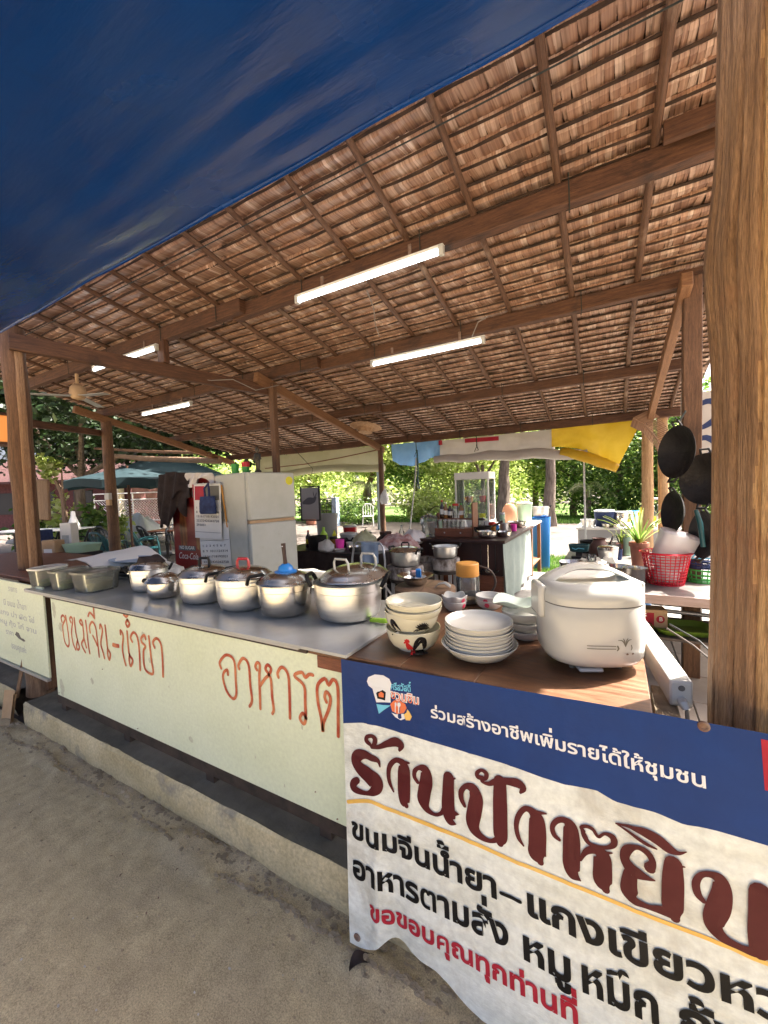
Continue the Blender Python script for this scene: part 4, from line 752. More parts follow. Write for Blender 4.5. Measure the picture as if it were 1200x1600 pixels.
solo('fallen_leaf', b, 'clay', 'curled dark brown leaf lying under the lower corner of the banner', 'leaf', (-0.70, 0.985, 0.0), 1.1); bpy.data.objects['fallen_leaf'].data.materials[0] = M['jacket']

# ------------------------------------------------------------------ lamps, fan, hat under the roof
def lamp(x0, x1, y, z, label, rzz=0.0):
    t = thing('fluorescent_lamp', label, 'lamp', ((x0 + x1) / 2, y, z), rzz, 'fluorescent lamps under the thatch'); h = (x1 - x0) / 2
    b = MB(); b.box((0, 0.004, 0.027), (2 * h, 0.034, 0.022)); part('housing', b, 'white_metal', t, bevel=0.004)
    b = MB(); b.tube([(-h + 0.03, -0.004, -0.006), (h - 0.03, -0.004, -0.006)], 0.0135, 12); part('tube', b, 'tube', t)
    for s_ in (-1, 1):
        b = MB(); b.box((s_ * (h - 0.014), 0.0, 0.004), (0.030, 0.036, 0.056)); part('end_cap', b, 'white_plastic', t, bevel=0.004)
    for s_ in (-.6, .6):
        b = MB(); b.box((s_ * h, 0.02, 0.075), (0.02, 0.012, 0.08)); part('bracket', b, 'rust', t)
    return t
lamp(-1.99, -0.86, 2.325, 2.888, 'lit fluorescent lamp under the nearest beam, the largest and closest one')
lamp(-1.95, -0.89, 3.285, 2.668, 'lit fluorescent lamp under the second beam above the cookers and condiments')
lamp(-5.63, -4.57, 3.285, 2.662, 'lit fluorescent lamp under the second beam above the umbrellas')
lamp(-4.83, -3.68, 2.325, 2.898, 'lit fluorescent lamp under the nearest beam, partly hidden by the tie beam')
for pts, lb in ((([(-0.98, 3.24, 2.70), (-0.93, 3.24, 2.80), (-0.86, 3.26, 2.83)]), 'loose white lead at the end of the second lamp'),
                (([(-1.72, 3.05, 2.80), (-1.70, 2.95, 2.87), (-1.62, 2.80, 2.92), (-1.57, 2.62, 2.97)]), 'thin white cord drooping between the two middle beams'),
                (([(-3.7, 2.6, 2.70), (-3.5, 2.75, 2.66), (-3.3, 2.85, 2.66), (-3.15, 3.0, 2.56), (-3.1, 3.28, 2.66)]), 'thin white cord sagging under the tie beam')):
    b = MB(); b.tube(pts, 0.004, 6); solo('cord', b, 'wire', lb, 'cord')
t = thing('ceiling_fan', 'dusty white ceiling fan with drooping blades at the left end of the roof', 'fan', (-5.2, 2.33, 2.63)); t.scale = (.85, .85, .85)
b = MB(); b.lathe([(0.0, 0.34), (0.02, 0.34), (0.022, 0.21), (0.05, 0.20), (0.085, 0.16), (0.10, 0.08), (0.07, 0.02), (0.0, 0.0)], 20); part('motor', b, 'card', t)
for a in (0.0, 2.09, 4.19):
    b = MB(); c, s_ = math.cos(a + .15), math.sin(a + .15)
    b.bar((0.07 * c, 0.07 * s_, 0.05), (0.55 * c, 0.55 * s_, 0.02), 0.10, 0.008); part('blade', b, 'grey_plastic', t, bevel=0.003)
b = MB(); b.lathe([(0.0, 0.10), (0.06, 0.098), (0.10, 0.085), (0.13, 0.03), (0.20, 0.008), (0.235, 0.0), (0.235, -0.004), (0.13, 0.02), (0.0, 0.08)], 32)
hat = solo('straw_hat', b, 'straw', 'round brown woven straw hat hung under the rear beam', 'hat', (-3.16, 5.10, 2.44)); hat.rotation_euler = (PI - 0.20, 0.05, 0)

# ------------------------------------------------------------------ pots on the tiled counter
def arch(mb, c, ax, w, h, r, lift=(0, 0, 1), n=5):
    c = Vector(c); ax = Vector(ax); l = Vector(lift)
    pts = [c - ax * w, c - ax * w * 0.98 + l * h * 0.7, c - ax * w * 0.75 + l * h, c + ax * w * 0.75 + l * h, c + ax * w * 0.98 + l * h * 0.7, c + ax * w]
    mb.tube(pts, r, n + 2)
def pot(x, y, z, r, h, rz_, label, m='alu', lidm='lid', hm='bakelite', knob='arch', lidoff=(0, 0, 0), lid=True, lug=True, longh=False, group=None, knobm=None):
    t = thing('cooking_pot', label, 'pot', (x, y, z), rz_, group); b = MB()
    b.lathe([(0, 0.0), (0.66 * r, 0.0), (0.76 * r, 0.006), (0.87 * r, 0.09 * h), (0.94 * r, 0.25 * h), (0.975 * r, 0.5 * h), (0.985 * r, 0.76 * h), (0.985 * r, 0.785 * h), (r, 0.80 * h), (r, 0.97 * h), (1.035 * r, 0.985 * h), (1.035 * r, h), (0.975 * r, h), (0.955 * r, 0.8 * h), (0.94 * r, 0.4 * h), (0.7 * r, 0.02), (0, 0.012)], 48)
    part('body', b, m, t)
    if lug:
        for s_ in (-1, 1):
            b = MB(); a = Vector((s_, 0, 0))
            b.box((s_ * 1.03 * r, 0, 0.86 * h), (0.10 * r, 0.34 * r, 0.10 * h)); part('bracket', b, m, t, bevel=0.002)
            b = MB(); arch(b, (s_ * 1.05 * r, 0, 0.88 * h), (0, 1, 0), 0.30 * r, 0.36 * r, 0.05 * r + 0.002, (s_ * 0.45, 0, 0.85)); part('handle', b, hm, t)
    if longh:
        b = MB(); b.tube([(-1.0 * r, 0, 0.86 * h), (-1.3 * r, 0, 0.9 * h), (-1.75 * r, 0, 0.95 * h)], [0.010, 0.013, 0.014], 10); part('handle', b, hm, t)
    if lid:
        b = MB(); lx, ly, lz = lidoff
        b.lathe([(1.05 * r, 0.0), (1.06 * r, 0.004), (1.0 * r, 0.012), (0.93 * r, 0.016), (0.88 * r, 0.026), (0.6 * r, 0.040), (0.3 * r, 0.047), (0, 0.049)], 48)
        L_ = part('lid', b, lidm, t); L_.location = (lx, ly, h + lz)
        if lz: L_.rotation_euler = (0.06, -0.05, 0)
        b = MB()
        if knob == 'arch': arch(b, (0, 0, 0.042), (0.8, 0.6, 0), 0.24 * r, 0.043, 0.0075)
        elif knob == 'ball': b.lathe([(0.010, 0.045), (0.010, 0.055), (0.026, 0.062), (0.030, 0.074), (0.022, 0.086), (0, 0.09)], 18)
        elif knob == 'wire':
            for s_ in (-1, 1):
                b = MB(); arch(b, (0.01 + s_ * 0.052, 0.045 * s_, 0.034), (0.9, -0.45, 0), 0.042, 0.055, 0.0055); part('wire_handle', b, 'white_plastic', L_)
            b = None
        else: b = None
        if b: k_ = part('knob', b, knobm or hm, L_)
    return t
CZ = 0.9425
G = 'lidded pots lined up on the tiled counter'
pot(-2.49, 1.43, CZ, 0.106, 0.135, 0.9, 'small steel pot beside the plastic food tubs, crinkled bag behind it', 'alu', knob='', group=G)
pot(-2.235, 1.362, CZ, 0.090, 0.088, 0.15, 'lowest shallow steel pan with a long side handle and dark lid', 'stain', 'lid', knob='', lug=False, longh=True, group=G)
pot(-1.92, 1.40, CZ, 0.128, 0.145, -0.35, 'aluminium pot with two black side handles between the shallow pan and red knobbed pot', 'alu', group=G)
pot(-1.615, 1.395, CZ, 0.132, 0.158, -0.35, 'aluminium pot whose lid has a small red knob', 'alu', knob='arch', knobm='redglaze', group=G)
p5 = pot(-1.345, 1.40, CZ, 0.124, 0.150, 0.12, 'shiny stainless pot with a blue ladle lying on its lid', 'stain', 'lid', knob='', lug=False, longh=True, group=G)
pot(-1.035, 1.472, CZ, 0.150, 0.165, 0.35, 'largest aluminium pot, lid ajar with white wire handles', 'alu', 'lid', hm='bakelite', knob='wire', lidoff=(0.02, 0.035, 0.012), group=G)
t = thing('ladle', 'ladle with blue bowl and upright dark brown handle resting on the stainless pot', 'ladle', (-1.34, 1.405, CZ + 0.198))
b = MB(); b.lathe([(0.0, 0.036), (0.018, 0.034), (0.032, 0.022), (0.036, 0.006), (0.052, 0.0), (0.052, -0.003), (0, -0.003)], 24); part('bowl', b, 'blue_plastic', t)
b = MB(); b.tube([(0, 0, 0.03), (-0.004, 0.0, 0.075), (-0.008, 0.0, 0.13)], [0.010, 0.009, 0.011], 10); part('handle', b, 'darkwood', t)
b = MB(); b.lathe([(0.006, 0.0), (0.004, 0.004), (0, 0.004)], 10, (-0.0075, -0.010, 0.115)); part('hole', b, 'galv', t)
b = MB(); b.bar((0, 0, 0), (0.085, 0.0, 0.004), 0.024, 0.018, n=3); solo('knife_handle', b, 'lime', 'lime green plastic knife handle lying beside the largest pot', 'knife', (-0.905, 1.44, CZ + 0.012), 0.0, bevel=0.006)

# plastic food tubs with lids
def tub(x, y, rx, ry, h, rz_, label, food, fm, lidm='frost', lid=True):
    t = thing('food_tub', label, 'tub', (x, y, CZ), rz_, 'plastic tubs of food on the counter'); b = MB(); e = 3.2
    b.loft([(0.0, rx * .84, ry * .84, e, 0, 0), (0.006, rx * .88, ry * .88, e, 0, 0), (h * .9, rx * .98, ry * .98, e, 0, 0), (h, rx * 1.03, ry * 1.03, e, 0, 0), (h, rx * .97, ry * .97, e, 0, 0), (0.008, rx * .85, ry * .85, e, 0, 0)], 40); part('tub_body', b, 'frost', t)
    b = MB(); b.loft([(0.009, rx * .8, ry * .8, e, 0, 0), (h * food, rx * .88, ry * .88, e, 0, 0), (h * food + 0.008, rx * .5, ry * .5, e, 0, 0)], 30)
    b.v = [(p[0] + 0.004 * nz(p[0] * 60, p[1] * 60, p[2] * 60), p[1], p[2] + 0.006 * nz(p[0] * 50, p[1] * 50)) for p in b.v]; part('food', b, fm, t)
    if lid:
        b = MB(); b.loft([(h + .001, rx * 1.06, ry * 1.06, e, 0, 0), (h + 0.012, rx * 1.06, ry * 1.06, e, 0, 0), (h + 0.014, rx * .98, ry * .98, e, 0, 0), (h + 0.010, rx * .9, ry * .9, e, 0, 0)], 40); part('lid', b, lidm, t)
    return t
tub(-3.33, 1.235, 0.075, 0.10, 0.115, 0.2, 'food tub with a white lid at the left end of the counter, green herbs inside', 0.3, 'herbs', 'white_china')
tub(-3.09, 1.255, 0.072, 0.10, 0.112, 0.2, 'middle plastic food tub of the row of three, greens in it', 0.35, 'herbs')
tub(-2.845, 1.30, 0.112, 0.115, 0.115, 0.15, 'widest clear plastic tub holding pale rice noodles', 0.5, 'noodle')
tub(-2.78, 1.55, 0.08, 0.08, 0.10, 0.1, 'dull plastic tub tucked behind the noodle tub', 0.4, 'noodle')
b = MB(); b.grid(lambda u, v: (-0.40 + 0.80 * u, -0.22 + 0.44 * v, 0.10 * math.sin(PI * u) ** 1.5 * (0.35 + .5 * v) + 0.008 * nz(u * 5, v * 5)), 24, 14); b.grid(lambda u, v: (-0.40 + 0.80 * u, -0.22 + 0.44 * (1 - v), -.006 + 0.10 * math.sin(PI * u) ** 1.5 * (0.35 + .5 * (1 - v)) + 0.008 * nz(u * 5, (1 - v) * 5)), 24, 14)
solo('white_sheet', b, 'paper', 'bent sheet of stiff white card lying over trays behind the food tubs', 'sheet', (-3.35, 1.66, CZ + 0.10), -0.15)
t = thing('serving_tray', 'pale blue oval tray lying behind the noodle tub', 'tray', (-2.98, 1.62, CZ + 0.118), 0.1)
b = MB(); b.loft([(0, .16, .10, 2.4, 0, 0), (0.015, .20, .13, 2.4, 0, 0), (0.018, .20, .13, 2.4, 0, 0), (0.004, .155, .095, 2.4, 0, 0)], 36); part('tray', b, 'bluecloth', t)
t = thing('tray_stack', 'dark flat trays stacked under the white card behind the tubs', 'tray', (-3.2, 1.68, CZ), 0.05)
for i in range(4):
    b = MB(); b.box((0, 0, 0.012 + 0.025 * i), (0.62 - .03 * i, 0.30, 0.016)); part('tray', b, 'black_plastic' if i % 2 else 'deco', t, bevel=0.005)
b = MB(); b.lathe([(0, 0), (.09, .0), (.11, .03), (.10, .07), (.05, .10), (.02, .115), (0, .11)], 22)
b.v = [(p[0] * (1 + .25 * nz(p[0] * 30, p[1] * 30, p[2] * 30)), p[1] * (1 + .25 * nz(p[1] * 30, p[0] * 30, 5)), p[2] * (1 + .3 * nz(p[0] * 25, p[1] * 25, 8))) for p in b.v]
solo('plastic_bag', b, 'bagplastic', 'crinkled clear plastic bag behind the smallest pot', 'bag', (-2.62, 1.62, CZ + 0.02))
b = MB(); b.lathe([(0, 0), (.07, .0), (.08, .04), (.06, .075), (0, .08)], 20); b.v = [(p[0] * (1 + .3 * nz(p[0] * 30, p[1] * 30, p[2] * 30)), p[1], p[2] * (1 + .3 * nz(p[0] * 25, p[1] * 25, 8))) for p in b.v]
solo('plastic_bag', b, 'jacket', 'bunched dark plastic bag on top of the smallest pot', 'bag', (-2.50, 1.45, CZ + 0.125))

# ------------------------------------------------------------------ crockery on the plywood counter
WZ = 0.931
def bowl_prof(r, h, th=0.004, ft=0.55):
    return [(0, 0.004), (ft * r * .95, 0.004), (ft * r, 0.0), (ft * r + .003, 0.0), (ft * r + 0.004, 0.010), (0.80 * r, 0.22 * h), (0.93 * r, 0.5 * h), (0.985 * r, 0.8 * h), (r, h), (r - .001, h + .0015), (r - th, h), (r - th * 1.4, 0.8 * h), (0.9 * r - th, 0.5 * h), (0.74 * r, 0.24 * h), (0.45 * r, 0.022), (0, 0.018)]
def rad_at(prof, z):
    out = [p for p in prof[4:9]]
    for (r0, z0), (r1, z1) in zip(out, out[1:]):
        if z0 <= z <= z1: return r0 + (r1 - r0) * (z - z0) / (z1 - z0)
    return out[-1][0]
def on_bowl(prof, r, a0, off):
    def f(x, z):
        rr = rad_at(prof, z) + off; a = a0 + x / r; return (rr * math.cos(a), rr * math.sin(a), z)
    return f
RB, HB = 0.099, 0.075
bp = bowl_prof(RB, HB)
face = math.atan2(-1.3, 0.64)                                       # the side turned to the road
BG = 'cream rooster bowls in the stack'
def rooster(t, a0, which):
    if which == 'rooster':
        b = MB(); f = on_bowl(bp, RB, a0, 0.0012)
        b.stroke([(-.026, .050, .004), (-.023, .040, .008), (-.018, .028, .012), (-.010, .019, .011), (0.0, .014, .006)], f)
        for q in ((-.030, .056), (-.025, .059), (-.020, .058)): b.stroke([(q[0], q[1], .003), (q[0] + .002, q[1] - .006, .004)], f)
        b.stroke([(-.031, .050, .002), (-.034, .046, .003)], f); part('painted_rooster', b, 'redglaze', t)
        b = MB(); f = on_bowl(bp, RB, a0, 0.0014)
        for k in range(6): b.stroke([(-.002 + .001 * k, .020, .003), (.012 + .004 * k, .040 + .004 * k if k < 4 else .056, .0035), (.028 + .004 * k, .050 - .004 * k, .003), (.034 + .002 * k, .034 - .005 * k, .0022)], f)
        b.stroke([(0.0, .02, .004), (.006, .045, .006), (.02, .062, .006), (.038, .058, .005), (.046, .042, .003)], f); b.stroke([(-.008, .012, .002), (.02, .009, .003), (.05, .011, .0015)], f); part('painted_tail', b, 'hatblack', t)
    elif which == 'leaves':
        b = MB(); f = on_bowl(bp, RB, a0 + .35, 0.0012)
        for k in range(9): a = -1.1 + .33 * k; b.stroke([(0.004, .026, .001), (.004 + .016 * math.sin(a), .026 + .016 * math.cos(a), .004), (.004 + .030 * math.sin(a), .030 + .022 * math.cos(a), .001)], f)
        for q in (-.03, -.018, .02): b.stroke([(q, .018, .001), (q + .012, .026, .003), (q + .026, .022, .001)], f)
        part('painted_leaves', b, 'hatblack', t)
        b = MB(); f = on_bowl(bp, RB, a0 - .75, 0.0012)
        for k in range(6): b.stroke([(-.002, .008, .003), (-.014 + .002 * k, .035 + .004 * k, .005), (-.006 + .004 * k, .058 - .003 * k, .003), (.006 + .004 * k, .036 - .004 * k, .001)], f)
        part('painted_tail', b, 'hatblack', t)
    else:
        b = MB(); f = on_bowl(bp, RB, a0 - .15, 0.0012); b.stroke([(-.008, .050, .0012), (-.006, .062, .0012), (.002, .068, .0012), (.010, .063, .0012), (.012, .052, .0012)], f); part('painted_crest', b, 'clay', t)
zz = 0
for i, (dz, dx, lb, wh) in enumerate(((0, 0.0, 'bottom rooster bowl of the stack, red rooster with black tail on its side', 'rooster'), (0.062, -0.004, 'second rooster bowl from the bottom, black tail and bamboo leaves on its side', 'leaves'), (0.108, 0.004, 'plain cream bowl just under the top of the rooster bowl stack', 'crest'), (0.128, 0.006, 'topmost cream bowl of the rooster bowl stack', 'plain'))):
    t = thing('rooster_bowl', lb, 'bowl', (-0.638 + dx, 1.305, WZ + dz), 0, BG)
    if i == 2: t.rotation_euler = (0.03, 0.03, 0)
    b = MB(); b.lathe(bp if i < 2 else bowl_prof(RB * 1.03, HB * .6), 56); part('bowl_body', b, 'porcelain', t)
    if i < 2: rooster(t, face, wh)
    if i == 2:
        b = MB(); b.lathe([(RB * 1.032, HB * .59), (RB * 1.034, HB * .605), (RB * 1.028, HB * .612)], 56); part('rim_line', b, 'deco', t)
PG = 'white plates in the stack'
pr_ = [(0, 0.002), (0.066, 0.002), (0.070, 0.0), (0.074, 0.001), (0.096, 0.014), (0.108, 0.026), (0.1125, 0.036), (0.1115, 0.038), (0.109, 0.036), (0.104, 0.027), (0.093, 0.017), (0.072, 0.0065), (0, 0.0055)]
pl = MB(); pl.lathe(pr_, 64); plm = pl.mesh('plate_body', M['white_china'])
names = ['topmost white plate of the stack, glossy inside seen', 'second white plate from the top of the stack', 'third white plate from the top of the stack', 'fourth white plate from the top of the stack', 'fifth white plate from the top of the stack', 'sixth white plate from the top of the stack', 'seventh white plate from the top of the stack', 'lowest white plate of the stack, resting in the wide dish']
b = MB(); b.lathe([(0, 0.002), (0.06, 0.002), (0.064, 0), (0.068, 0), (0.10, 0.014), (0.120, 0.036), (0.127, 0.046), (0.125, 0.048), (0.117, 0.037), (0.097, 0.018), (0.06, 0.007), (0, 0.006)], 64)
t = thing('serving_dish', 'wide white dish carrying the stack of white plates', 'dish', (-0.402, 1.325, WZ)); part('dish_body', b, 'white_china', t)
for i in range(8):
    t = thing('plate', names[7 - i], 'plate', (-0.402 + rnd.uniform(-.002, .002), 1.325 + rnd.uniform(-.002, .002), WZ + 0.010 + 0.0108 * i), rnd.random() * 6, PG)
    link('plate_body', plm, t)
    b = MB(); b.lathe([(0.1115, 0.0345), (0.1132, 0.0362), (0.1122, 0.0378)], 64); part('rim', b, 'white_china', t)
def lobed(r, h, lob):
    b = MB(); prof = bowl_prof(r, h); b.lathe(prof, 60)
    if lob: b.v = [(p[0] * (1 + lob * max(0, p[2] / h) * math.cos(5 * math.atan2(p[1], p[0]))), p[1] * (1 + lob * max(0, p[2] / h) * math.cos(5 * math.atan2(p[1], p[0]))), p[2] * (1 + 1.3 * lob * math.cos(5 * math.atan2(p[1], p[0])))) for p in b.v]
    return b, prof
def small_bowl(x, y, z, r, h, label, lob=0.0, roses=(), m='white_china', group='small rose bowls'):
    t = thing('small_bowl', label, 'bowl', (x, y, z), 0, group); b, prof = lobed(r, h, lob); part('bowl_body', b, m, t)
    for a0 in roses:
        b = MB(); f = on_bowl(prof, r, a0, 0.0022)
        for k in range(6): b.stroke([(.007 * math.cos(k), h * .6 + .007 * math.sin(k), .005), (.004 * math.cos(k + 2), h * .6 + .004 * math.sin(k + 2), .006)], f)
        part('painted_rose', b, 'rose', t)
small_bowl(-0.655, 1.79, WZ, 0.056, 0.042, 'lower small white bowl beside the orange lidded jar', 0, (-.35,))
small_bowl(-0.655, 1.79, WZ + 0.024, 0.058, 0.045, 'upper small white bowl with a wavy rim and red rose by the jar', 0.07, (-.45,))
small_bowl(-0.515, 1.88, WZ, 0.064, 0.042, 'lower rose bowl behind the stack of white plates', 0, (-1.5,))
small_bowl(-0.515, 1.88, WZ + 0.018, 0.064, 0.042, 'upper rose bowl behind the stack of white plates', 0, (-1.6,))
small_bowl(-0.295, 1.56, WZ, 0.076, 0.036, 'lowest plain white bowl between plates and rice cooker', group='plain bowls by the cooker')
small_bowl(-0.295, 1.56, WZ + 0.030, 0.076, 0.036, 'middle plain white bowl between plates and rice cooker', group='plain bowls by the cooker')
small_bowl(-0.300, 1.56, WZ + 0.060, 0.080, 0.042, 'top plain white bowl between plates and rice cooker', group='plain bowls by the cooker')
b = MB(); b.lathe([(0, 0), (.04, .0), (.078, .016), (.10, .026), (.099, .029), (.075, .02), (.038, .004), (0, .004)], 40)
b.v = [(p[0], p[1], p[2] * (1 + .4 * math.cos(3 * math.atan2(p[1], p[0])))) for p in b.v]
solo('leaf_dish', b, 'celadon', 'pale green leaf shaped dish on top of the plain bowls', 'dish', (-0.345, 1.60, WZ + 0.100), 0.4); bpy.data.objects['leaf_dish'].scale = (.78, .78, .9)
t = thing('storage_jar', 'clear storage jar with a wide orange screw lid', 'jar', (-0.632, 1.92, WZ))
b = MB(); b.lathe([(0, 0), (.052, 0), (.056, .006), (.056, .125), (.05, .138), (.05, .15), (.047, .15), (.047, .138), (.053, .124), (.053, .007), (0, .004)], 36); part('jar_body', b, 'clear', t)
b = MB(); b.lathe([(.054, .136), (.0555, .138), (.0555, .196), (.052, .2), (0, .2)], 36); part('lid', b, 'orange_lid', t)
b = MB(); b.lathe([(0, .005), (.05, .005), (.05, .02), (0, .024)], 24); part('contents', b, 'card', t)
b = MB(); b.lathe([(0, 0), (.155, 0), (.165, .008), (.165, .035), (.155, .042), (0, .042)], 44)
solo('chopping_board', b, 'board_wood', 'thick round wooden chopping board under the shallow steel bowl', 'board', (-0.90, 2.00, WZ + .001))
t = thing('steel_bowl', 'shallow flared steel bowl with a rag, on the chopping board', 'bowl', (-0.96, 2.01, WZ + 0.044))
b = MB(); b.lathe([(0, .0), (.045, 0), (.06, .012), (.068, .035), (.10, .052), (.101, .055), (.066, .04), (.057, .014), (0, .004)], 40); part('bowl_body', b, 'stain', t)
b = MB(); b.box((.02, .0, .065), (.03, .02, .05), .4, .2); part('sponge', b, 'blue_plastic', t, bevel=.006)
b = MB(); b.box((-.02, .015, .06), (.035, .02, .03), .9, .3); part('rag', b, 'pinkcloth', t, bevel=.008)
t = thing('whisk', 'white wire whisk head lying behind the jar', 'whisk', (-0.80, 1.99, WZ + 0.044), 0.3); t.scale = (.7, .7, .7)
for k in range(7):
    b = MB(); a = -.6 + .2 * k; b.tube([(-.05, 0, 0), (-.02, .02 * a, .03), (.03, .05 * a, .045 - .01 * abs(a)), (.07, .06 * a, .01)], .0035, 5); part('wire_loop', b, 'white_plastic', t)
b = MB(); b.tube(arc((-0.60, 2.02, 1.02), 0.075, -1.0, 2.2, 14, (1, 0.2, 0)), 0.006, 8); solo('hose', b, 'steel_dark', 'curved grey handle rising behind the jar against the dark cabinet', 'hose', (0, 0, 0))

# ------------------------------------------------------------------ rice cooker
t = thing('rice_cooker', 'large glossy white rice cooker with a carrying handle on the plywood counter', 'rice cooker', (-0.078, 1.435, WZ), 0.42)
b = MB(); e = 2.7
b.loft([(0.018, .105, .095, e, 0, 0), (0.020, .118, .108, e, 0, 0), (0.030, .137, .127, e, 0, 0), (0.048, .1465, .1365, e, 0, 0), (0.085, .149, .139, e, 0, 0), (0.2005, .149, .139, e, 0, 0), (0.2045, .1475, .1375, e, 0, 0)], 64); part('body', b, 'white_plastic', t)
b = MB(); b.loft([(0.2045, .1468, .1368, e, 0, 0), (0.2085, .1468, .1368, e, 0, 0)], 64); part('seam', b, 'seam', t)
b = MB(); b.loft([(0.2085, .1485, .1385, e, 0, 0), (0.222, .149, .139, e, 0, 0), (0.240, .147, .137, e, 0, 0), (0.254, .141, .131, e, 0, 0), (0.266, .130, .120, 2.6, 0, 0), (0.270, .120, .110, 2.5, 0, 0), (0.266, .113, .103, 2.4, 0, 0), (0.261, .09, .08, 2.3, 0, 0), (0.260, .04, .035, 2.1, 0, 0)], 64); part('lid', b, 'white_plastic', t)
b = MB(); n = 22
pts = [(-0.140 + 0.280 * i / n, 0.004, 0.244 + 0.064 * math.sin(PI * i / n) ** 0.7) for i in range(n + 1)]
bb = len(b.v)
for i, p in enumerate(pts):                                          # flat wide carrying handle
    w = 0.026 + 0.040 * abs(2 * i / n - 1) ** 3
    for dy, dz in ((-w, -.004), (-w * .8, .006), (w * .8, .006), (w, -.004), (w * .7, -.009), (-w * .7, -.009)): b.v.append((p[0], p[1] + dy, p[2] + dz))
for i in range(n):
    for k in range(6): b.quad([bb + 6 * i + k, bb + 6 * i + (k + 1) % 6, bb + 6 * i + 6 + (k + 1) % 6, bb + 6 * i + 6 + k])
part('carrying_handle', b, 'white_plastic', t, angle=60)
b = MB(); b.box((-0.152, 0.0, 0.205), (0.024, 0.10, 0.105)); part('hinge_cover', b, 'white_plastic', t, bevel=0.010)
b = MB(); b.box((0.149, 0.0, 0.215), (0.016, 0.085, 0.09)); part('latch', b, 'white_plastic', t, bevel=0.007)
b = MB(); b.box((-0.03, -0.085, 0.011), (0.07, 0.05, 0.012)); part('base_step', b, 'white_plastic', t, bevel=0.005)
for a in (0.7, 2.4, 3.9, 5.5):
    b = MB(); b.lathe([(0, 0), (.009, 0), (.011, .02), (0, .02)], 12, (.095 * math.cos(a), .085 * math.sin(a), 0)); part('foot', b, 'deco', t)
def ck(x, z, off=0.0012):
    a = -PI / 2 - 0.10 + x / 0.15; ca, sa = math.cos(a), math.sin(a); zz_ = min(max(z, 0.085), .2)
    return ((.149 + off) * math.copysign(abs(ca) ** (2 / e), ca), (.139 + off) * math.copysign(abs(sa) ** (2 / e), sa), z) if z >= .07 else ((.147 + off) * math.copysign(abs(ca) ** (2 / e), ca), (.137 + off) * math.copysign(abs(sa) ** (2 / e), sa), z)
b = MB(); b.stroke([(-.022, .098, .0012), (.012, .098, .0012), (.028, .097, .0012)], ck); b.stroke([(-.022, .090, .0012), (.028, .089, .0012)], ck)
for a in (-.9, -.3, .3, .9): b.stroke([(.052, .095, .0008), (.052 + .010 * math.sin(a), .112, .0016), (.052 + .024 * math.sin(a), .122 - .008 * abs(a), .0006)], ck)
for x in (.032, .070): b.stroke([(x, .098, .0016), (x + .002, .090, .002), (x - .001, .084, .0012)], ck)
part('printed_decoration', b, 'deco', t, smooth=False)
for x in (.056, .074):
    b = MB(); b.poly([(x + .0035 * math.cos(k * PI / 6), .073 + .0035 * math.sin(k * PI / 6)) for k in range(12)], lambda x_, z_: ck(x_, z_, .0025)); part('indicator', b, 'rust', t, smooth=False)

# power strip on the corner of the counter
t = thing('power_strip', 'long white power outlet box lying at the right corner of the plywood counter', 'power strip', (0.152, 1.292, 0.897), 0.14)
b = MB(); b.box((0, 0.27, 0.036), (0.052, 0.54, 0.072)); part('box', b, 'white_plastic', t, bevel=0.005)
b = MB(); b.box((0, 0.0, 0.036), (0.044, 0.004, 0.06)); part('end_plate', b, 'white_plastic', t, bevel=0.0015)
for z in (.052, .022):
    b = MB(); b.lathe([(0, .002), (.006, .002), (.008, 0), (0, -.002)], 14); o = part('socket_hole', b, 'seam', t); o.location = (0, -0.002, z); o.rotation_euler = (PI / 2, 0, 0)
b = MB(); b.tube([(0, .0, .02), (0, -.022, .018), (.004, -.030, .008)], [.011, .012, .008], 10); part('plug', b, 'white_plastic', t)
b = MB(); b.tube([(.004, -.030, .008), (.006, -.032, -.03), (.004, -.026, -.08), (.010, -.018, -.2), (.02, -.01, -.32)], .005, 7); part('lead', b, 'wire', t)
b = MB(); b.tube([(0.16, 1.72, 0.975), (0.22, 1.60, 0.965), (0.275, 1.46, 0.945), (0.305, 1.36, 0.91)], 0.0028, 6); solo('cord', b, 'steel_dark', 'thin grey lead curving off the white power outlet box', 'cord')
b = MB(); b.tube([(0.17, 1.74, 0.985), (0.235, 1.61, 0.980), (0.285, 1.45, 0.955), (0.313, 1.35, 0.915)], 0.003, 6); solo('cord', b, 'black_plastic', 'thin black lead curving off the white power outlet box', 'cord')

# ------------------------------------------------------------------ fridge, poster cooler and what hangs on them
t = thing('fridge', 'old cream two door fridge turned sideways behind the pots', 'fridge', (-3.0, 2.78, 0.165), -0.222)
b = MB(); b.box((-0.03, 0, 0.77), (0.56, 0.48, 1.54)); part('cabinet', b, 'fridge', t, bevel=0.012)
b = MB(); b.box((0.283, 0, 1.325), (0.055, 0.478, 0.42)); part('freezer_door', b, 'fridge', t, bevel=0.012)
b = MB(); b.box((0.283, 0, 0.55), (0.055, 0.478, 1.07)); part('door', b, 'fridge', t, bevel=0.012)
b = MB(); b.box((0.275, 0, 1.10), (0.045, 0.47, 0.026)); part('handle_recess', b, 'card', t)
b = MB(); b.box((0.257, 0, 0.78), (0.006, 0.47, 1.50)); part('gasket', b, 'seam', t)
b = MB(); b.poly([(0.04 * math.cos(k * PI / 8), 0.04 * math.sin(k * PI / 8)) for k in range(16)], lambda x, z: (0.3115, 0.18 + x, 1.46 + z)); part('sticker', b, 'yellow_plastic', t, smooth=False)
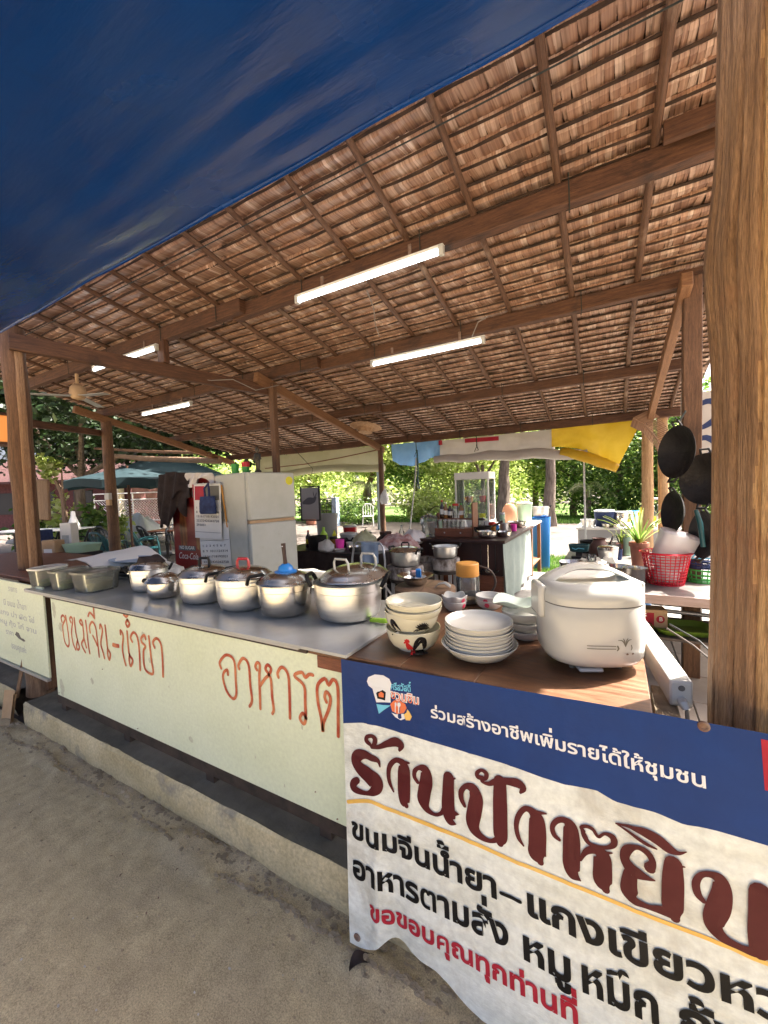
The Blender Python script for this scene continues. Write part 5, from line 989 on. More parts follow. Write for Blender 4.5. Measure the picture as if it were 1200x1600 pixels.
def cup(x, y, z, r, h, m, label, cat='cup', name='cup', m2=None):
    t = thing(name, label, cat, (x, y, z)); b = MB(); b.lathe([(0, 0), (.8 * r, 0), (r, h), (.92 * r, h), (.74 * r, .01), (0, .01)], 18); part('cup_body', b, m, t)
    if m2:
        b = MB(); b.lathe([(.82 * r + .001, h * .05), (.93 * r + .001, h * .6)], 18); part('band', b, m2, t)
FT = 1.706
cup(-3.16, 2.70, FT, 0.038, 0.10, 'green_plastic', 'green plastic cup on top of the fridge')
cup(-3.04, 2.72, FT, 0.038, 0.11, 'red_plastic', 'red and green plastic cup beside the statue on the fridge', m2='green_plastic')
t = thing('statue', 'small dark bronze standing figure on top of the fridge', 'statue', (-2.90, 2.74, FT))
b = MB(); b.lathe([(0, 0), (.036, 0), (.036, .02), (.022, .03), (.024, .08), (.030, .12), (.034, .16), (.030, .178), (.012, .186), (.011, .194), (.019, .205), (.020, .222), (.013, .236), (.005, .246), (0, .25)], 20, (0, 0, 0), 1, .75); part('figure', b, 'bronze', t)
for s_ in (-1, 1):
    b = MB(); b.tube([(s_ * .030, 0, .172), (s_ * .042, .0, .13), (s_ * .022, -.024, .115)], [.010, .009, .007], 8); part('arm', b, 'bronze', t)
t = thing('drinks_cooler', 'red upright drinks cooler with a cola poster on its front, jacket hung over it', 'cooler', (-3.88, 2.98, 0.165))
b = MB(); b.box((0, 0, 0.77), (0.66, 0.54, 1.54)); part('cabinet', b, 'cokered', t, bevel=0.015)
pf = lambda off: (lambda x, z: (x + 3.88, -0.272 - off, z - 0.165))
b = MB(); b.prism([(-4.20, 1.70), (-3.56, 1.70), (-3.46, 1.32), (-3.42, 1.02), (-3.45, .92), (-3.53, .83), (-3.66, .76), (-3.68, .55), (-4.18, .55)], lambda x, z, h: (x + 3.88, -0.272 - h, z - .165), 0.0, 0.004); part('poster', b, 'cokered', t)
b = MB()
for bx in (-4.02, -3.76): b.stroke([(bx, 1.50, .018), (bx, 1.40, .022), (bx, 1.28, .055), (bx, 1.1, .062), (bx, 1.03, .055), (bx, 1.0, .055)], pf(.0055))
part('bottle_print', b, 'cola', t, smooth=False)
b = MB(); b.poly([(-4.12, .985), (-3.83, .985), (-3.83, .935), (-4.12, .935)], pf(.0065)); part('black_band', b, 'ink', t, smooth=False)
b = MB(); font_line(b, 'NO SUGAR', -4.10, -.95, -3.85, -.95, .028, lambda x, z: pf(.0072)(x, -z), .01); font_line(b, 'Coca-Cola', -4.13, -.845, -3.80, -.845, .055, lambda x, z: pf(.0065)(x - .25 * (z + .845), -z), .0); font_line(b, 'Cola', -3.86, -1.49, -3.62, -1.49, .13, lambda x, z: pf(.0065)(x - .25 * (z + 1.49), -z), .0); part('lettering', b, 'paper', t, smooth=False)
def drape(fn, nu, nv, m, label, cat, name, d=(0, 0.012, 0)):
    b = MB(); b.grid(fn, nu, nv); b.grid(lambda u, v: Vector(fn(u, v)) + Vector(d), nu, nv); return solo(name, b, m, label, cat, angle=180)
drape(lambda u, v: (-4.33 + 0.53 * u - .10 * u * v * (v > .55) - .05 * v * (1 - u), 2.665 - 0.07 * math.sin(PI * u) * (0.6 + .4 * v) - .02 * math.sin(u * 19 + v * 3), 1.745 + .03 * math.sin(PI * u) - v * (0.40 + .20 * math.sin(PI * min(1, u * 1.25 + .05)) + .05 * math.sin(u * 14)) + .01 * nz(u * 6, v * 6)), 36, 30, 'jacket', 'dark brown jacket hung over the red drinks cooler', 'jacket', 'jacket')
drape(lambda u, v: (-3.86 + 0.42 * u, 2.66 - 0.03 * math.sin(PI * u) - .015 * math.sin(u * 15 + v * 5), 1.755 - v * (0.10 + .05 * math.sin(u * 7)) - .02 * u), 24, 10, 'whitecloth', 'crumpled pale cloth lying over the top edge of the drinks cooler', 'cloth', 'cloth')
drape(lambda u, v: (-3.68 + 0.15 * u, 2.600 - .02 * math.sin(PI * u), 1.63 - v * 0.20), 8, 8, 'ban_red', 'small bright red bag hanging between jacket and calendar', 'bag', 'red_bag')
def calendar(x0, x1, z0, z1, y, tilt, label, top, rows, frame=False):
    t = thing('calendar', label, 'calendar', ((x0 + x1) / 2, y, z1), 0, 'wall calendars by the fridge'); t.rotation_euler = (0, tilt, 0); w = (x1 - x0) / 2; h = z1 - z0
    b = MB(); b.grid(lambda u, v: (-w + 2 * w * u, -.004 * math.sin(PI * v) - .010 * v * v, -h * v), 6, 10); b.grid(lambda u, v: (-w + 2 * w * u, .003 - .004 * math.sin(PI * v) - .010 * v * v, -h * v), 6, 10); part('sheet', b, 'paper', t, angle=180)
    f = lambda x, z: (x, -.004 * math.sin(PI * min(1, -z / h * 1) if z < 0 else 0) - .010 * (z / h) ** 2 - .0025, z); g = lambda x, zz_: f(x, -zz_)
    if top:
        b = MB(); b.grid(lambda u, v: f(-w * .92 + w * .75 * u, -h * .03 - h * .26 * v), 4, 6); part('red_picture', b, 'ban_red', t)
        b = MB(); b.grid(lambda u, v: f(-w * .1 + w * 1.0 * u, -h * .03 - h * .26 * v), 4, 6); part('photo', b, 'deco', t)
    b = MB(); n = 1
    for r in range(rows):
        zr = h * ((0.45 if top else .42) + (0.40 if top else .5) * r / rows)
        for c in range(7):
            if n <= 31: font_line(b, str(n), -w * .85 + 2 * w * .122 * c, zr, -w * .85 + 2 * w * .122 * c + w * .12 * (1 + (n > 9)), zr, h * .032, g, .012)
            n += 1
    b.grid(lambda u, v: f(-w * .95 + w * 1.9 * u, -h * (.88 if top else .30) - h * .006 * v), 6, 1); part('printed_days', b, 'ink', t, smooth=False)
    if frame:
        b = MB(); b.bar((w * .98, .012, -.01), (w * .98 + .06, .012, -h * .78), .014, .006); part('stick', b, 'orange_lid', t)
    b = MB(); b.box((0, 0, 0.004), (2 * w, 0.012, 0.012)); part('binding', b, 'galv', t)
calendar(-3.58, -3.19, 1.10, 1.62, 2.545, 0.02, 'upper calendar with a red picture hung on the fridge side', True, 5, True)
calendar(-3.56, -3.13, 0.72, 1.24, 2.560, -0.06, 'lower plain calendar sheet hanging below the one with pictures', False, 5)
t = thing('fabric_bag', 'small navy bag with a loop hanging over the upper calendar', 'bag', (-3.33, 2.50, 1.34))
b = MB(); b.loft([(0, .105, .018, 3, 0, 0), (.02, .112, .026, 3, 0, 0), (.10, .108, .026, 3, 0, 0), (.165, .100, .014, 3, 0, 0)], 28); part('bag_body', b, 'dkblue', t)
b = MB()
for k in range(6): b.bar((-.085 + .034 * k, -.029, .02), (-.085 + .034 * k, -.029, .095), .009, .004)
part('stripes', b, 'deco', t)
b = MB(); b.tube([(-.03, 0, .16), (-.035, 0, .24), (0, .02, .285), (.03, 0, .24), (.03, 0, .16)], .010, 7); part('loop', b, 'dkblue', t)

# ------------------------------------------------------------------ cluttered table and chair behind the fridge
t = thing('side_table', 'dark cloth covered table crowded with kitchen clutter behind the fridge', 'table', (-3.0, 4.35, 0.165))
b = MB(); b.box((0, 0, 0.625), (1.5, 1.25, 0.03)); part('top', b, 'black_plastic', t, bevel=.006)
b = MB(); b.grid(lambda u, v: (-.76 + 1.52 * u, -.64 - .02 * math.sin(u * 40) * v, .64 - .22 * v - .02 * math.sin(u * 11)), 70, 6); b.grid(lambda u, v: (.76 + .02 * math.sin(u * 30) * v, -.64 + 1.28 * u, .64 - .22 * v), 40, 5); part('skirt', b, 'jacket', t)
for x in (-.7, .7):
    for y in (-.58, .58):
        b = MB(); b.box((x, y, .305), (.04, .04, .61)); part('leg', b, 'steel_dark', t)
TZ = 0.806
def can(x, y, z, r, h, m, label, cat, name, prof=None, lid=None, handle=False, n=22):
    t = thing(name, label, cat, (x, y, z)); b = MB(); b.lathe(prof or [(0, 0), (.82 * r, 0), (.86 * r, .01), (r, h * .97), (1.04 * r, h), (.96 * r, h), (.8 * r, .02), (0, .02)], n); part('body', b, m, t)
    if lid:
        b = MB(); b.lathe([(1.02 * r, h), (1.02 * r, h + .02), (.8 * r, h + .03), (0, h + .032)], n); part('lid', b, lid, t)
    if handle:
        b = MB(); b.tube(arc((0, 0, h), r, .1, PI - .1, 10), .005, 6); part('handle', b, 'wire', t)
    return t
can(-3.52, 4.55, TZ, 0.155, 0.40, 'grey_plastic', 'tall grey plastic bucket among the table clutter', 'bucket', 'bucket', handle=True)
can(-3.25, 4.72, TZ, 0.10, 0.20, 'redglaze', 'red plastic bucket beside the grey one', 'bucket', 'bucket', lid='white_plastic')
cup(-2.86, 3.93, TZ, 0.055, 0.13, 'pink', 'bright pink plastic cup on the dark table')
can(-3.22, 3.95, TZ, 0.12, 0.16, 'soot', 'sooty black pot at the back of the clutter beside the fridge', 'pot', 'black_pot')
can(-3.35, 4.25, TZ, 0.05, 0.24, 'lime', 'green bottle standing in front of the grey bucket', 'bottle', 'bottle', [(0, 0), (.05, 0), (.05, .15), (.02, .19), (.018, .24), (0, .24)])
can(-3.02, 4.30, TZ, 0.14, 0.09, 'soot', 'wide dark basin with a red rim on the cluttered table', 'basin', 'basin', lid=None)
def bottle(x, y, z, r, h, m, capm, label, group, name='bottle', cat='bottle', neck=.35):
    t = thing(name, label, cat, (x, y, z), 0, group); b = MB(); b.lathe([(0, 0), (.95 * r, 0), (r, .01), (r, h * .62), (r * neck * 1.1, h * .80), (r * neck, h * .93), (0, h * .93)], 16); part('glass', b, m, t)
    b = MB(); b.lathe([(r * neck * 1.15, h * .91), (r * neck * 1.15, h), (0, h)], 12); part('cap', b, capm, t)
    if r > .022 and m != 'clear':
        b = MB(); b.lathe([(r * 1.01, h * .22), (r * 1.01, h * .5)], 16); part('paper_label', b, 'paper' if len(label) % 2 else 'yellow_plastic', t)
def lump(x, y, z, r, h, m, label, cat, name, k=1.0, seed=0, sx=1, sy=1):
    b = MB(); b.lathe([(0, 0), (.8 * r, 0), (r, .25 * h), (.9 * r, .6 * h), (.5 * r, .92 * h), (.15 * r, h), (0, h)], 26, (0, 0, 0), sx, sy)
    b.v = [(p[0] * (1 + .35 * k * nz(p[0] * 9 / r * .2, p[1] * 2 / r, seed + p[2] * 2 / r)), p[1] * (1 + .35 * k * nz(p[1] * 2 / r, seed + 9, p[0] * 2 / r)), p[2] * (1 + .4 * k * nz(p[0] * 2.5 / r, p[1] * 2.5 / r, seed))) for p in b.v]
    return solo(name, b, m, label, cat, (x, y, z), angle=60)
lump(-2.72, 4.25, TZ, 0.17, 0.19, 'oliveplastic', 'crumpled olive plastic bag on the right end of the cluttered table', 'bag', 'plastic_bag', 1, 3)
lump(-2.98, 3.82, TZ, 0.10, 0.13, 'bagplastic', 'white plastic bag beside the pink cup', 'bag', 'plastic_bag', 1.2, 5)
lump(-2.50, 4.45, TZ, 0.15, 0.14, 'jacket', 'dark brown bundle at the corner of the cluttered table', 'bundle', 'bundle', 1, 8)
t = thing('bread_box', 'cream rounded plastic box with a lid in front of the red bucket', 'box', (-3.12, 4.50, TZ))
b = MB(); b.loft([(0, .10, .08, 4, 0, 0), (.12, .11, .09, 4, 0, 0)], 24); part('box', b, 'white_plastic', t)
b = MB(); b.loft([(.121, .115, .095, 4, 0, 0), (.14, .11, .09, 4, 0, 0), (.15, .06, .05, 4, 0, 0)], 24); part('lid', b, 'bagplastic', t)
for i, (x, y, m, lb) in enumerate(((-2.80, 3.84, 'white_china', 'small white saucer in front of the pink cup'), (-3.05, 3.95, 'frost', 'clear plastic dish between the pot and the pink cup'))):
    can(x, y, TZ, .07, .03, m, lb, 'dish', 'dish')
for nm, cat, x, y, r, h, m, lb in (('bottle', 'bottle', -3.42, 4.02, .035, .22, 'sauce', 'dark sauce bottle between the fridge and the black pot'), ('bottle', 'bottle', -3.30, 4.42, .03, .20, 'yellow_plastic', 'yellow bottle among the clutter in front of the grey bucket'), ('mug', 'mug', -2.78, 4.02, .045, .09, 'white_china', 'white mug right of the pink cup'), ('tin', 'tin', -2.90, 4.62, .06, .12, 'stain', 'round steel tin behind the olive plastic bag'), ('bowl', 'bowl', -2.62, 3.92, .10, .06, 'stain', 'steel bowl at the front right corner of the cluttered table'), ('mortar', 'mortar', -2.64, 4.66, .08, .15, 'clay', 'brown clay mortar at the back of the cluttered table'), ('bottle', 'bottle', -2.42, 4.70, .035, .24, 'clear', 'clear bottle behind the dark brown bundle'), ('jar', 'jar', -3.08, 4.10, .05, .11, 'amber', 'amber jar behind the pink cup')):
    if nm == 'bottle': bottle(x, y, TZ, r, h, m, 'red_plastic' if m == 'sauce' else 'white_plastic', lb, None)
    else: can(x, y, TZ, r, h, m, lb, cat, nm, lid='black_plastic' if nm in ('tin', 'jar') else None)
t = thing('picture_board', 'black framed grey board with a dark animal outline, leaning beside the fridge', 'picture', (-3.36, 4.02, 1.16), 0.06)
b = MB(); b.box((0, 0, .21), (.27, .012, .40)); part('board', b, 'grey_plastic', t)
for dx, dz, w, h in ((-.142, .21, .016, .436), (.142, .21, .016, .436), (0, -.003, .268, .016), (0, .423, .268, .016)):
    b = MB(); b.box((dx, 0, dz), (w, .022, h)); part('frame_bar', b, 'black_plastic', t)
b = MB(); b.stroke([(-.10, .22, .02), (-.02, .24, .045), (.05, .25, .035), (.085, .28, .018)], lambda x, z: (x, -.0075, z)); b.stroke([(.07, .29, .006), (.06, .33, .006), (.055, .36, .002)], lambda x, z: (x, -.0075, z)); b.stroke([(.085, .29, .006), (.10, .33, .006), (.11, .345, .002)], lambda x, z: (x, -.0075, z)); part('animal_outline', b, 'ink', t, smooth=False)
b = MB(); b.tube([(-3.36, 4.02, 1.58), (-3.2, 3.9, 1.8), (-3.27, 3.4, 2.2)], .003, 5); solo('cord', b, 'rope', 'dark string from which the framed board hangs', 'cord')
t = thing('metal_chair', 'metal tube chair with a pale blue towel over its back', 'chair', (-2.24, 3.55, 0.165), 0.1)
b = MB(); b.tube([(-.19, .02, .0), (-.19, .02, .62), (-.17, .03, .76), (-.13, .03, .80), (.13, .03, .80), (.17, .03, .76), (.19, .02, .62), (.19, .02, 0)], .012, 8); part('back_frame', b, 'galv', t)
b = MB(); b.box((0, -.18, .43), (.38, .38, .03)); part('seat', b, 'black_plastic', t, bevel=.01)
for s_ in (-1, 1):
    b = MB(); b.tube([(s_ * .18, -.34, .43), (s_ * .19, -.36, 0)], .011, 8); part('leg', b, 'galv', t)
drape(lambda u, v: (-2.30 + .20 * u, 3.565 - .02 * math.sin(u * 9) * v - (.03 if v > .12 else 0), 0.975 - .30 * abs(v - .12) * (1 - .25 * abs(2 * u - 1.2)) + .01 * nz(u * 5, v)), 16, 20, 'bluecloth', 'pale blue towel hung over the metal chair back', 'towel', 'towel')
t = thing('crate', 'dark plastic crate carrying the pink cloth bundle', 'crate', (-2.28, 4.35, 0.165))
b = MB(); b.box((0, 0, .30), (.55, .36, .58)); part('crate_body', b, 'darkwood', t, bevel=.01)
lump(-2.28, 4.30, 0.755, 0.24, 0.20, 'pinkcloth', 'pink patterned cloth bundle heaped beside the dark cabinet', 'cloth', 'cloth_bundle', 1.1, 11, 1.1, .7)
lump(-2.12, 4.45, 0.85, 0.14, 0.16, 'whitecloth', 'grey white rag on top of the pink cloth bundle', 'cloth', 'rag', 1.2, 14)
b = MB()
lump(-2.42, 4.12, 0.755, 0.11, 0.10, 'whitecloth', 'pale rag hanging at the edge of the pink bundle', 'cloth', 'rag', 1.3, 21)

# ------------------------------------------------------------------ charcoal stoves with pots
def stove(x, y, r, zt, label):
    t = thing('charcoal_stove', label, 'stove', (x, y, 0.165)); h = zt - 0.165; b = MB()
    b.lathe([(0, h - .13), (.90 * r, h - .13), (r, h - .115), (1.02 * r, h - .02), (.98 * r, h), (.66 * r, h), (.6 * r, h - .05), (0, h - .06)], 30); part('fire_ring', b, 'stove', t)
    b = MB(); b.lathe([(.85 * r, h - .17), (.9 * r, h - .132), (0, h - .132)], 24); part('base_plate', b, 'steel_dark', t)
    for k in range(4):
        a = PI / 4 + k * PI / 2; b = MB(); b.bar((.72 * r * math.cos(a), .72 * r * math.sin(a), 0), (.72 * r * math.cos(a), .72 * r * math.sin(a), h - .16), .03, .03, upv=(0, 1, 0)); part('leg', b, 'galv', t)
stove(-1.92, 3.78, 0.19, 0.71, 'clay charcoal stove carrying the lidded pot in front of the cabinet')
pot(-1.90, 3.76, 0.712, 0.158, 0.155, -0.2, 'lidded aluminium pot on the left charcoal stove')
stove(-1.62, 4.17, 0.155, 0.742, 'smaller whitish sooty stove close to the dark cabinet front')
pot(-1.61, 4.15, 0.744, 0.135, 0.13, 0.5, 'open aluminium pot without a lid on the right charcoal stove', lid=False)
b = MB(); b.bar((-2.0, 3.62, .42), (-2.16, 3.5, .70), .02, .02); solo('tongs', b, 'galv', 'pale metal tongs leaning on the left charcoal stove', 'tongs')

# ------------------------------------------------------------------ dark cabinet with condiments
t = thing('kitchen_cabinet', 'dark stained wooden kitchen cabinet with a grey green cloth on its side', 'cabinet', (0, 0, 0))
b = MB(); b.box((-1.57, 5.27, 0.90), (1.10, 1.80, 0.035)); part('top', b, 'darkwood', t, bevel=.004)
b = MB(); b.box((-1.57, 4.46, 0.70), (1.02, 0.03, 0.36)); part('front_panel', b, 'darkwood', t, bevel=.003)
b = MB(); b.box((-1.57, 4.47, 0.345), (1.02, 0.03, 0.33)); part('front_panel', b, 'redwood', t, bevel=.003)
b = MB(); b.box((-1.09, 5.27, 0.52), (0.03, 1.6, 0.72)); part('side_panel', b, 'darkwood', t)
b = MB(); b.box((-2.06, 5.27, 0.52), (0.03, 1.6, 0.72)); part('side_panel', b, 'darkwood', t)
b = MB(); b.box((-1.57, 6.08, 0.52), (0.98, 0.03, 0.72)); part('back_panel', b, 'darkwood', t)
b = MB(); b.grid(lambda u, v: (-1.055 + .014 * math.sin(u * 26 + v * 2) * (.3 + v) + .012 * v, 4.43 + 1.62 * u, 0.915 - .70 * v - .02 * math.sin(u * 5)), 60, 20); part('hanging_cloth', b, 'cloth_green', t, angle=180)
t = thing('work_table', 'narrow wooden table in the sun beyond the dark cabinet', 'table', (-1.35, 6.62, 0))
b = MB(); b.box((0, 0, .905), (.62, .86, .03)); part('top', b, 'white_metal', t, bevel=.004)
for x in (-.27, .27):
    for y in (-.38, .38):
        b = MB(); b.box((x, y, .445), (.05, .05, .89)); part('leg', b, 'beam2', t)
b = MB(); b.box((0, 0, .30), (.58, .80, .02)); part('shelf', b, 'beam2', t)
KZ = 0.9185
t = thing('condiment_rack', 'red brown wooden condiment rack with two tiers of bottles on the cabinet', 'rack', (-1.68, 4.70, KZ))
b = MB(); b.box((0, 0, .05), (.46, .22, .10)); part('drawer_box', b, 'redwood', t, bevel=.004)
for x in (-.1, .1):
    b = MB(); b.lathe([(0, .012), (.010, .010), (.006, 0), (0, 0)], 10); o = part('knob', b, 'galv', t); o.location = (x, -.112, .05); o.rotation_euler = (PI / 2, 0, 0)
b = MB(); b.box((0, .05, .205), (.46, .12, .015)); part('shelf', b, 'redwood', t, bevel=.003)
b = MB(); b.box((.235, .02, .20), (.016, .20, .40)); part('end_panel', b, 'redwood', t, bevel=.003)
b = MB(); b.box((-.235, .05, .15), (.016, .12, .26)); part('end_panel', b, 'redwood', t, bevel=.003)
SG = 'sauce bottles on the condiment rack'
for i, (x, h, m, c, lb) in enumerate(((-1.87, .20, 'sauce', 'red_plastic', 'dark sauce bottle at the left end of the rack, upper tier'), (-1.82, .17, 'amber', 'white_plastic', 'amber bottle next to the leftmost dark sauce bottle'), (-1.765, .15, 'sauce', 'yellow_plastic', 'dark bottle with a yellow cap near the red lidded jar'),
                               (-1.62, .16, 'amber', 'green_plastic', 'amber sauce bottle with a green cap on the upper tier'), (-1.565, .22, 'clear', 'orange_lid', 'clear bottle with an orange cap on the upper tier'), (-1.515, .24, 'clear', 'white_plastic', 'tall clear bottle by the rack end panel'))):
    bottle(x, 4.75, KZ + .213, .028, h * 1.12, m, c, lb, SG)
can(-1.695, 4.75, KZ + .213, .038, .15, 'clear', 'squat jar with a wide red lid on the upper tier of the rack', 'jar', 'jar', lid='redglaze')
can(-1.55, 4.84, KZ + .40, .05, .07, 'straw', 'small tan figure shaped jar on the rack end panel', 'jar', 'jar')
for i, (x, lb) in enumerate(((-1.85, 'green glass'), (-1.79, 'clear'), (-1.735, 'clear'), (-1.68, 'clear'), (-1.625, 'clear'), (-1.57, 'clear'))):
    t = thing('spice_jar', ['pale green bottle standing on the lower rack tier', 'first clear spice jar from the left on the lower tier', 'second clear spice jar from the left on the lower tier', 'third clear spice jar from the left on the lower tier', 'fourth clear spice jar from the left on the lower tier', 'last clear spice jar beside the rack end panel'][i], 'jar', (x, 4.63, KZ + .1005), 0, 'spice jars on the lower rack tier')
    b = MB(); b.lathe([(0, 0), (.024, 0), (.025, .075), (.02, .085), (0, .085)], 14); part('jar_body', b, 'green_pl' if i == 0 else 'frost', t)
    b = MB(); b.lathe([(.022, .086), (.022, .105), (0, .105)], 14); part('lid', b, 'white_plastic', t)
t = thing('jerry_can', 'white plastic container with shoulders at the left end of the cabinet', 'container', (-1.99, 4.62, KZ))
b = MB(); b.loft([(0, .085, .07, 5, 0, 0), (.13, .088, .072, 5, 0, 0), (.15, .105, .085, 4, 0, 0), (.22, .108, .088, 4, 0, 0), (.255, .08, .06, 3, 0, 0), (.262, .03, .03, 2, 0, 0), (.285, .03, .03, 2, 0, 0)], 28); part('container', b, 'frost', t)
t = thing('wicker_basket', 'brown woven basket with a tall hoop handle behind the white container', 'basket', (-2.0, 4.90, KZ))
b = MB(); b.lathe([(0, 0), (.11, 0), (.14, .15), (.135, .15), (.105, .01), (0, .01)], 24); part('basket_body', b, 'straw', t)
b = MB(); b.tube(arc((0, 0, .15), .135, 0, PI, 14, (1, 0, 0), (0, 0, 1.5)), .006, 6); part('hoop', b, 'darkwood', t)
lump(-1.82, 5.05, KZ, .15, .27, 'bagplastic', 'pale plastic bag standing behind the condiment rack', 'bag', 'plastic_bag', .8, 31)
t = thing('display_case', 'glass food display case with white metal frame at the back of the cabinet', 'display case', (-1.80, 5.92, KZ), 0.0)
W_, D_, H_ = .50, .36, .80
for x in (-1, 1):
    for y in (-1, 1):
        b = MB(); b.box((x * (W_ / 2 - .012), y * (D_ / 2 - .012), H_ / 2), (.024, .024, H_ - .20)); part('corner_post', b, 'white_metal', t, bevel=.002)
b = MB(); b.box((0, 0, H_ - .05), (W_ + .01, D_ + .01, .10)); part('top_box', b, 'white_metal', t, bevel=.004)
b = MB(); b.box((0, 0, .05), (W_ + .01, D_ + .01, .10)); part('base', b, 'white_metal', t, bevel=.004)
for (x, y, w, d) in ((0, -D_ / 2 + .01, W_ - .05, .004), (0, D_ / 2 - .01, W_ - .05, .004), (-W_ / 2 + .01, 0, .004, D_ - .05), (W_ / 2 - .01, 0, .004, D_ - .05)):
    b = MB(); b.box((x, y, .40), (w, d, .59)); part('pane', b, 'frost' if (y > 0 or x < 0) else 'pane', t)  # milky back and left panes stand for whitish reflections in the glass
b = MB(); b.box((0, 0, .36), (W_ - .06, D_ - .06, .004)); part('glass_shelf', b, 'pane', t)
for x, y, z, m, lb in ((.12, -.03, .364, 'redglaze', 'red bowl on the shelf inside the glass case'), (-.1, 0, .364, 'white_china', 'white bowl on the shelf inside the glass case'), (.1, 0, .102, 'yellow_plastic', 'yellow pack at the bottom of the glass case'), (-.08, .02, .102, 'white_plastic', 'white pack at the bottom of the glass case')):
    can(-1.80 + x, 5.92 + y, KZ + z, .05, .09, m, lb, 'bowl', 'bowl')
pot(-1.27, 4.60, KZ, .11, .075, .2, 'shallow steel pan at the front corner of the cabinet', 'stain', lid=False)
t = thing('frying_pan', 'black pan with a thick dark red handle resting over the steel pan', 'pan', (-1.36, 4.72, KZ + .085), 0.5)
b = MB(); b.lathe([(0, 0), (.09, 0), (.12, .035), (.115, .035), (.086, .006), (0, .006)], 28); part('pan_body', b, 'soot', t)
b = MB(); b.tube([(.115, 0, .03), (.17, 0, .05), (.24, 0, .085)], [.010, .015, .016], 10); part('handle', b, 'darkwood', t)
for i, (x, y, m, r, h, lb) in enumerate(((-1.43, 4.95, 'bluecloth', .035, .10, 'pale blue mug among the bottles in front of the glass case'), (-1.50, 5.05, 'glass', .035, .15, 'clear glass beside the pale blue mug'), (-1.50, 4.82, 'green_pl', .03, .12, 'pale green tumbler at the foot of the rack'), (-1.38, 5.25, 'white_china', .05, .10, 'white mug holding cutlery on the cabinet'))):
    cup(x, y, KZ, r, h, m, lb)
for i in range(3):
    b = MB(); b.bar((-1.38 + .01 * i, 5.25, KZ + .02), (-1.41 + .03 * i, 5.24, KZ + .21), .006, .004); solo('spoon', b, 'galv', ['steel spoon leaning left in the white mug', 'steel spoon upright in the white mug', 'steel spoon leaning right in the white mug'][i], 'spoon')
can(-1.42, 6.45, 0.921, .115, .30, 'orange_pl', 'translucent orange jug with a domed pale lid', 'jug', 'jug', [(0, 0), (.10, 0), (.112, .02), (.115, .17), (.10, .24), (.06, .30), (0, .31)], None)
can(-1.23, 6.62, 0.921, .12, .29, 'green_pl', 'pale green translucent water tub with white lid', 'tub', 'water_tub', lid='white_plastic')
can(-1.20, 5.86, KZ, .13, .08, 'stain', 'steel basin at the back corner of the cabinet', 'basin', 'basin')
can(-1.15, 7.70, 0.0, .16, .92, 'blue_plastic', 'tall blue plastic barrel standing beyond the work table', 'barrel', 'barrel', lid=None)
pot(-1.15, 7.70, 0.925, .14, .19, 0.3, 'bright aluminium pot set on the blue barrel', lid=False)
can(-1.38, 5.45, KZ, .04, .06, 'blue_plastic', 'small blue lid on the cabinet top behind the pan', 'lid', 'lid')

t = thing('brick_stack', 'small stack of sooty clay bricks between the two charcoal stoves', 'bricks', (-1.82, 4.22, 0.165))
for i in range(8):
    b = MB(); b.box((rnd.uniform(-.008, .008), rnd.uniform(-.006, .006), .035 + .072 * i), (.18, .10, .068), rz=rnd.uniform(-.08, .08)); part('brick', b, 'stove', t, bevel=.004)
for nm, cat, x, y, z, r, h, m, lb, ld in (('black_pot', 'pot', -1.28, 4.12, .165, .14, .20, 'soot', 'sooty black pot on the floor in front of the dark cabinet', 'soot'), ('bucket', 'bucket', -2.15, 3.95, .165, .13, .26, 'black_plastic', 'black plastic bucket on the floor left of the charcoal stoves', None), ('steel_bowl', 'bowl', -1.12, 4.75, KZ, .09, .06, 'stain', 'steel bowl at the cabinet edge above the hanging cloth', None), ('tin', 'tin', -1.18, 5.05, KZ, .05, .13, 'galv', 'tall dull tin on the cabinet behind the steel bowl', None), ('jar', 'jar', -1.30, 4.95, KZ, .045, .12, 'amber', 'amber jar between the tin and the pale blue mug', 'redglaze'), ('bottle', 'bottle', -1.25, 5.25, KZ, .035, .22, 'green_pl', 'green tinted bottle on the right side of the cabinet top', 'white_plastic'), ('cup', 'cup', -1.13, 5.35, KZ, .04, .09, 'pink', 'pink cup on the right side of the cabinet top', None), ('jar', 'jar', -1.55, 5.35, KZ, .05, .14, 'clear', 'clear jar with dark lid in front of the glass case', 'black_plastic'), ('bottle', 'bottle', -1.95, 5.25, KZ, .035, .26, 'sauce', 'dark bottle behind the wicker basket', 'red_plastic')):
    can(x, y, z, r, h, m, lb, cat, nm, lid=ld)
for i, (x, z, lb) in enumerate(((-1.30, .80, 'black ladle hanging on the cabinet front, left one'), (-1.22, .80, 'steel ladle hanging on the cabinet front, middle one'), (-1.14, .80, 'black spatula hanging at the right corner of the cabinet front'))):
    t = thing('ladle' if i < 2 else 'spatula', lb, 'ladle' if i < 2 else 'spatula', (x, 4.435, z), 0, 'utensils hanging on the cabinet front'); m = ('soot', 'stain', 'soot')[i]
    b = MB(); b.tube([(0, 0, .06), (0, -.004, -.22)], .006, 6); part('handle', b, m, t)
    b = MB(); b.lathe([(0, -.03), (.03, -.022), (.042, 0), (.038, 0), (.027, -.018), (0, -.025)], 14, (0, -.02, -.22)); part('scoop', b, m, t)

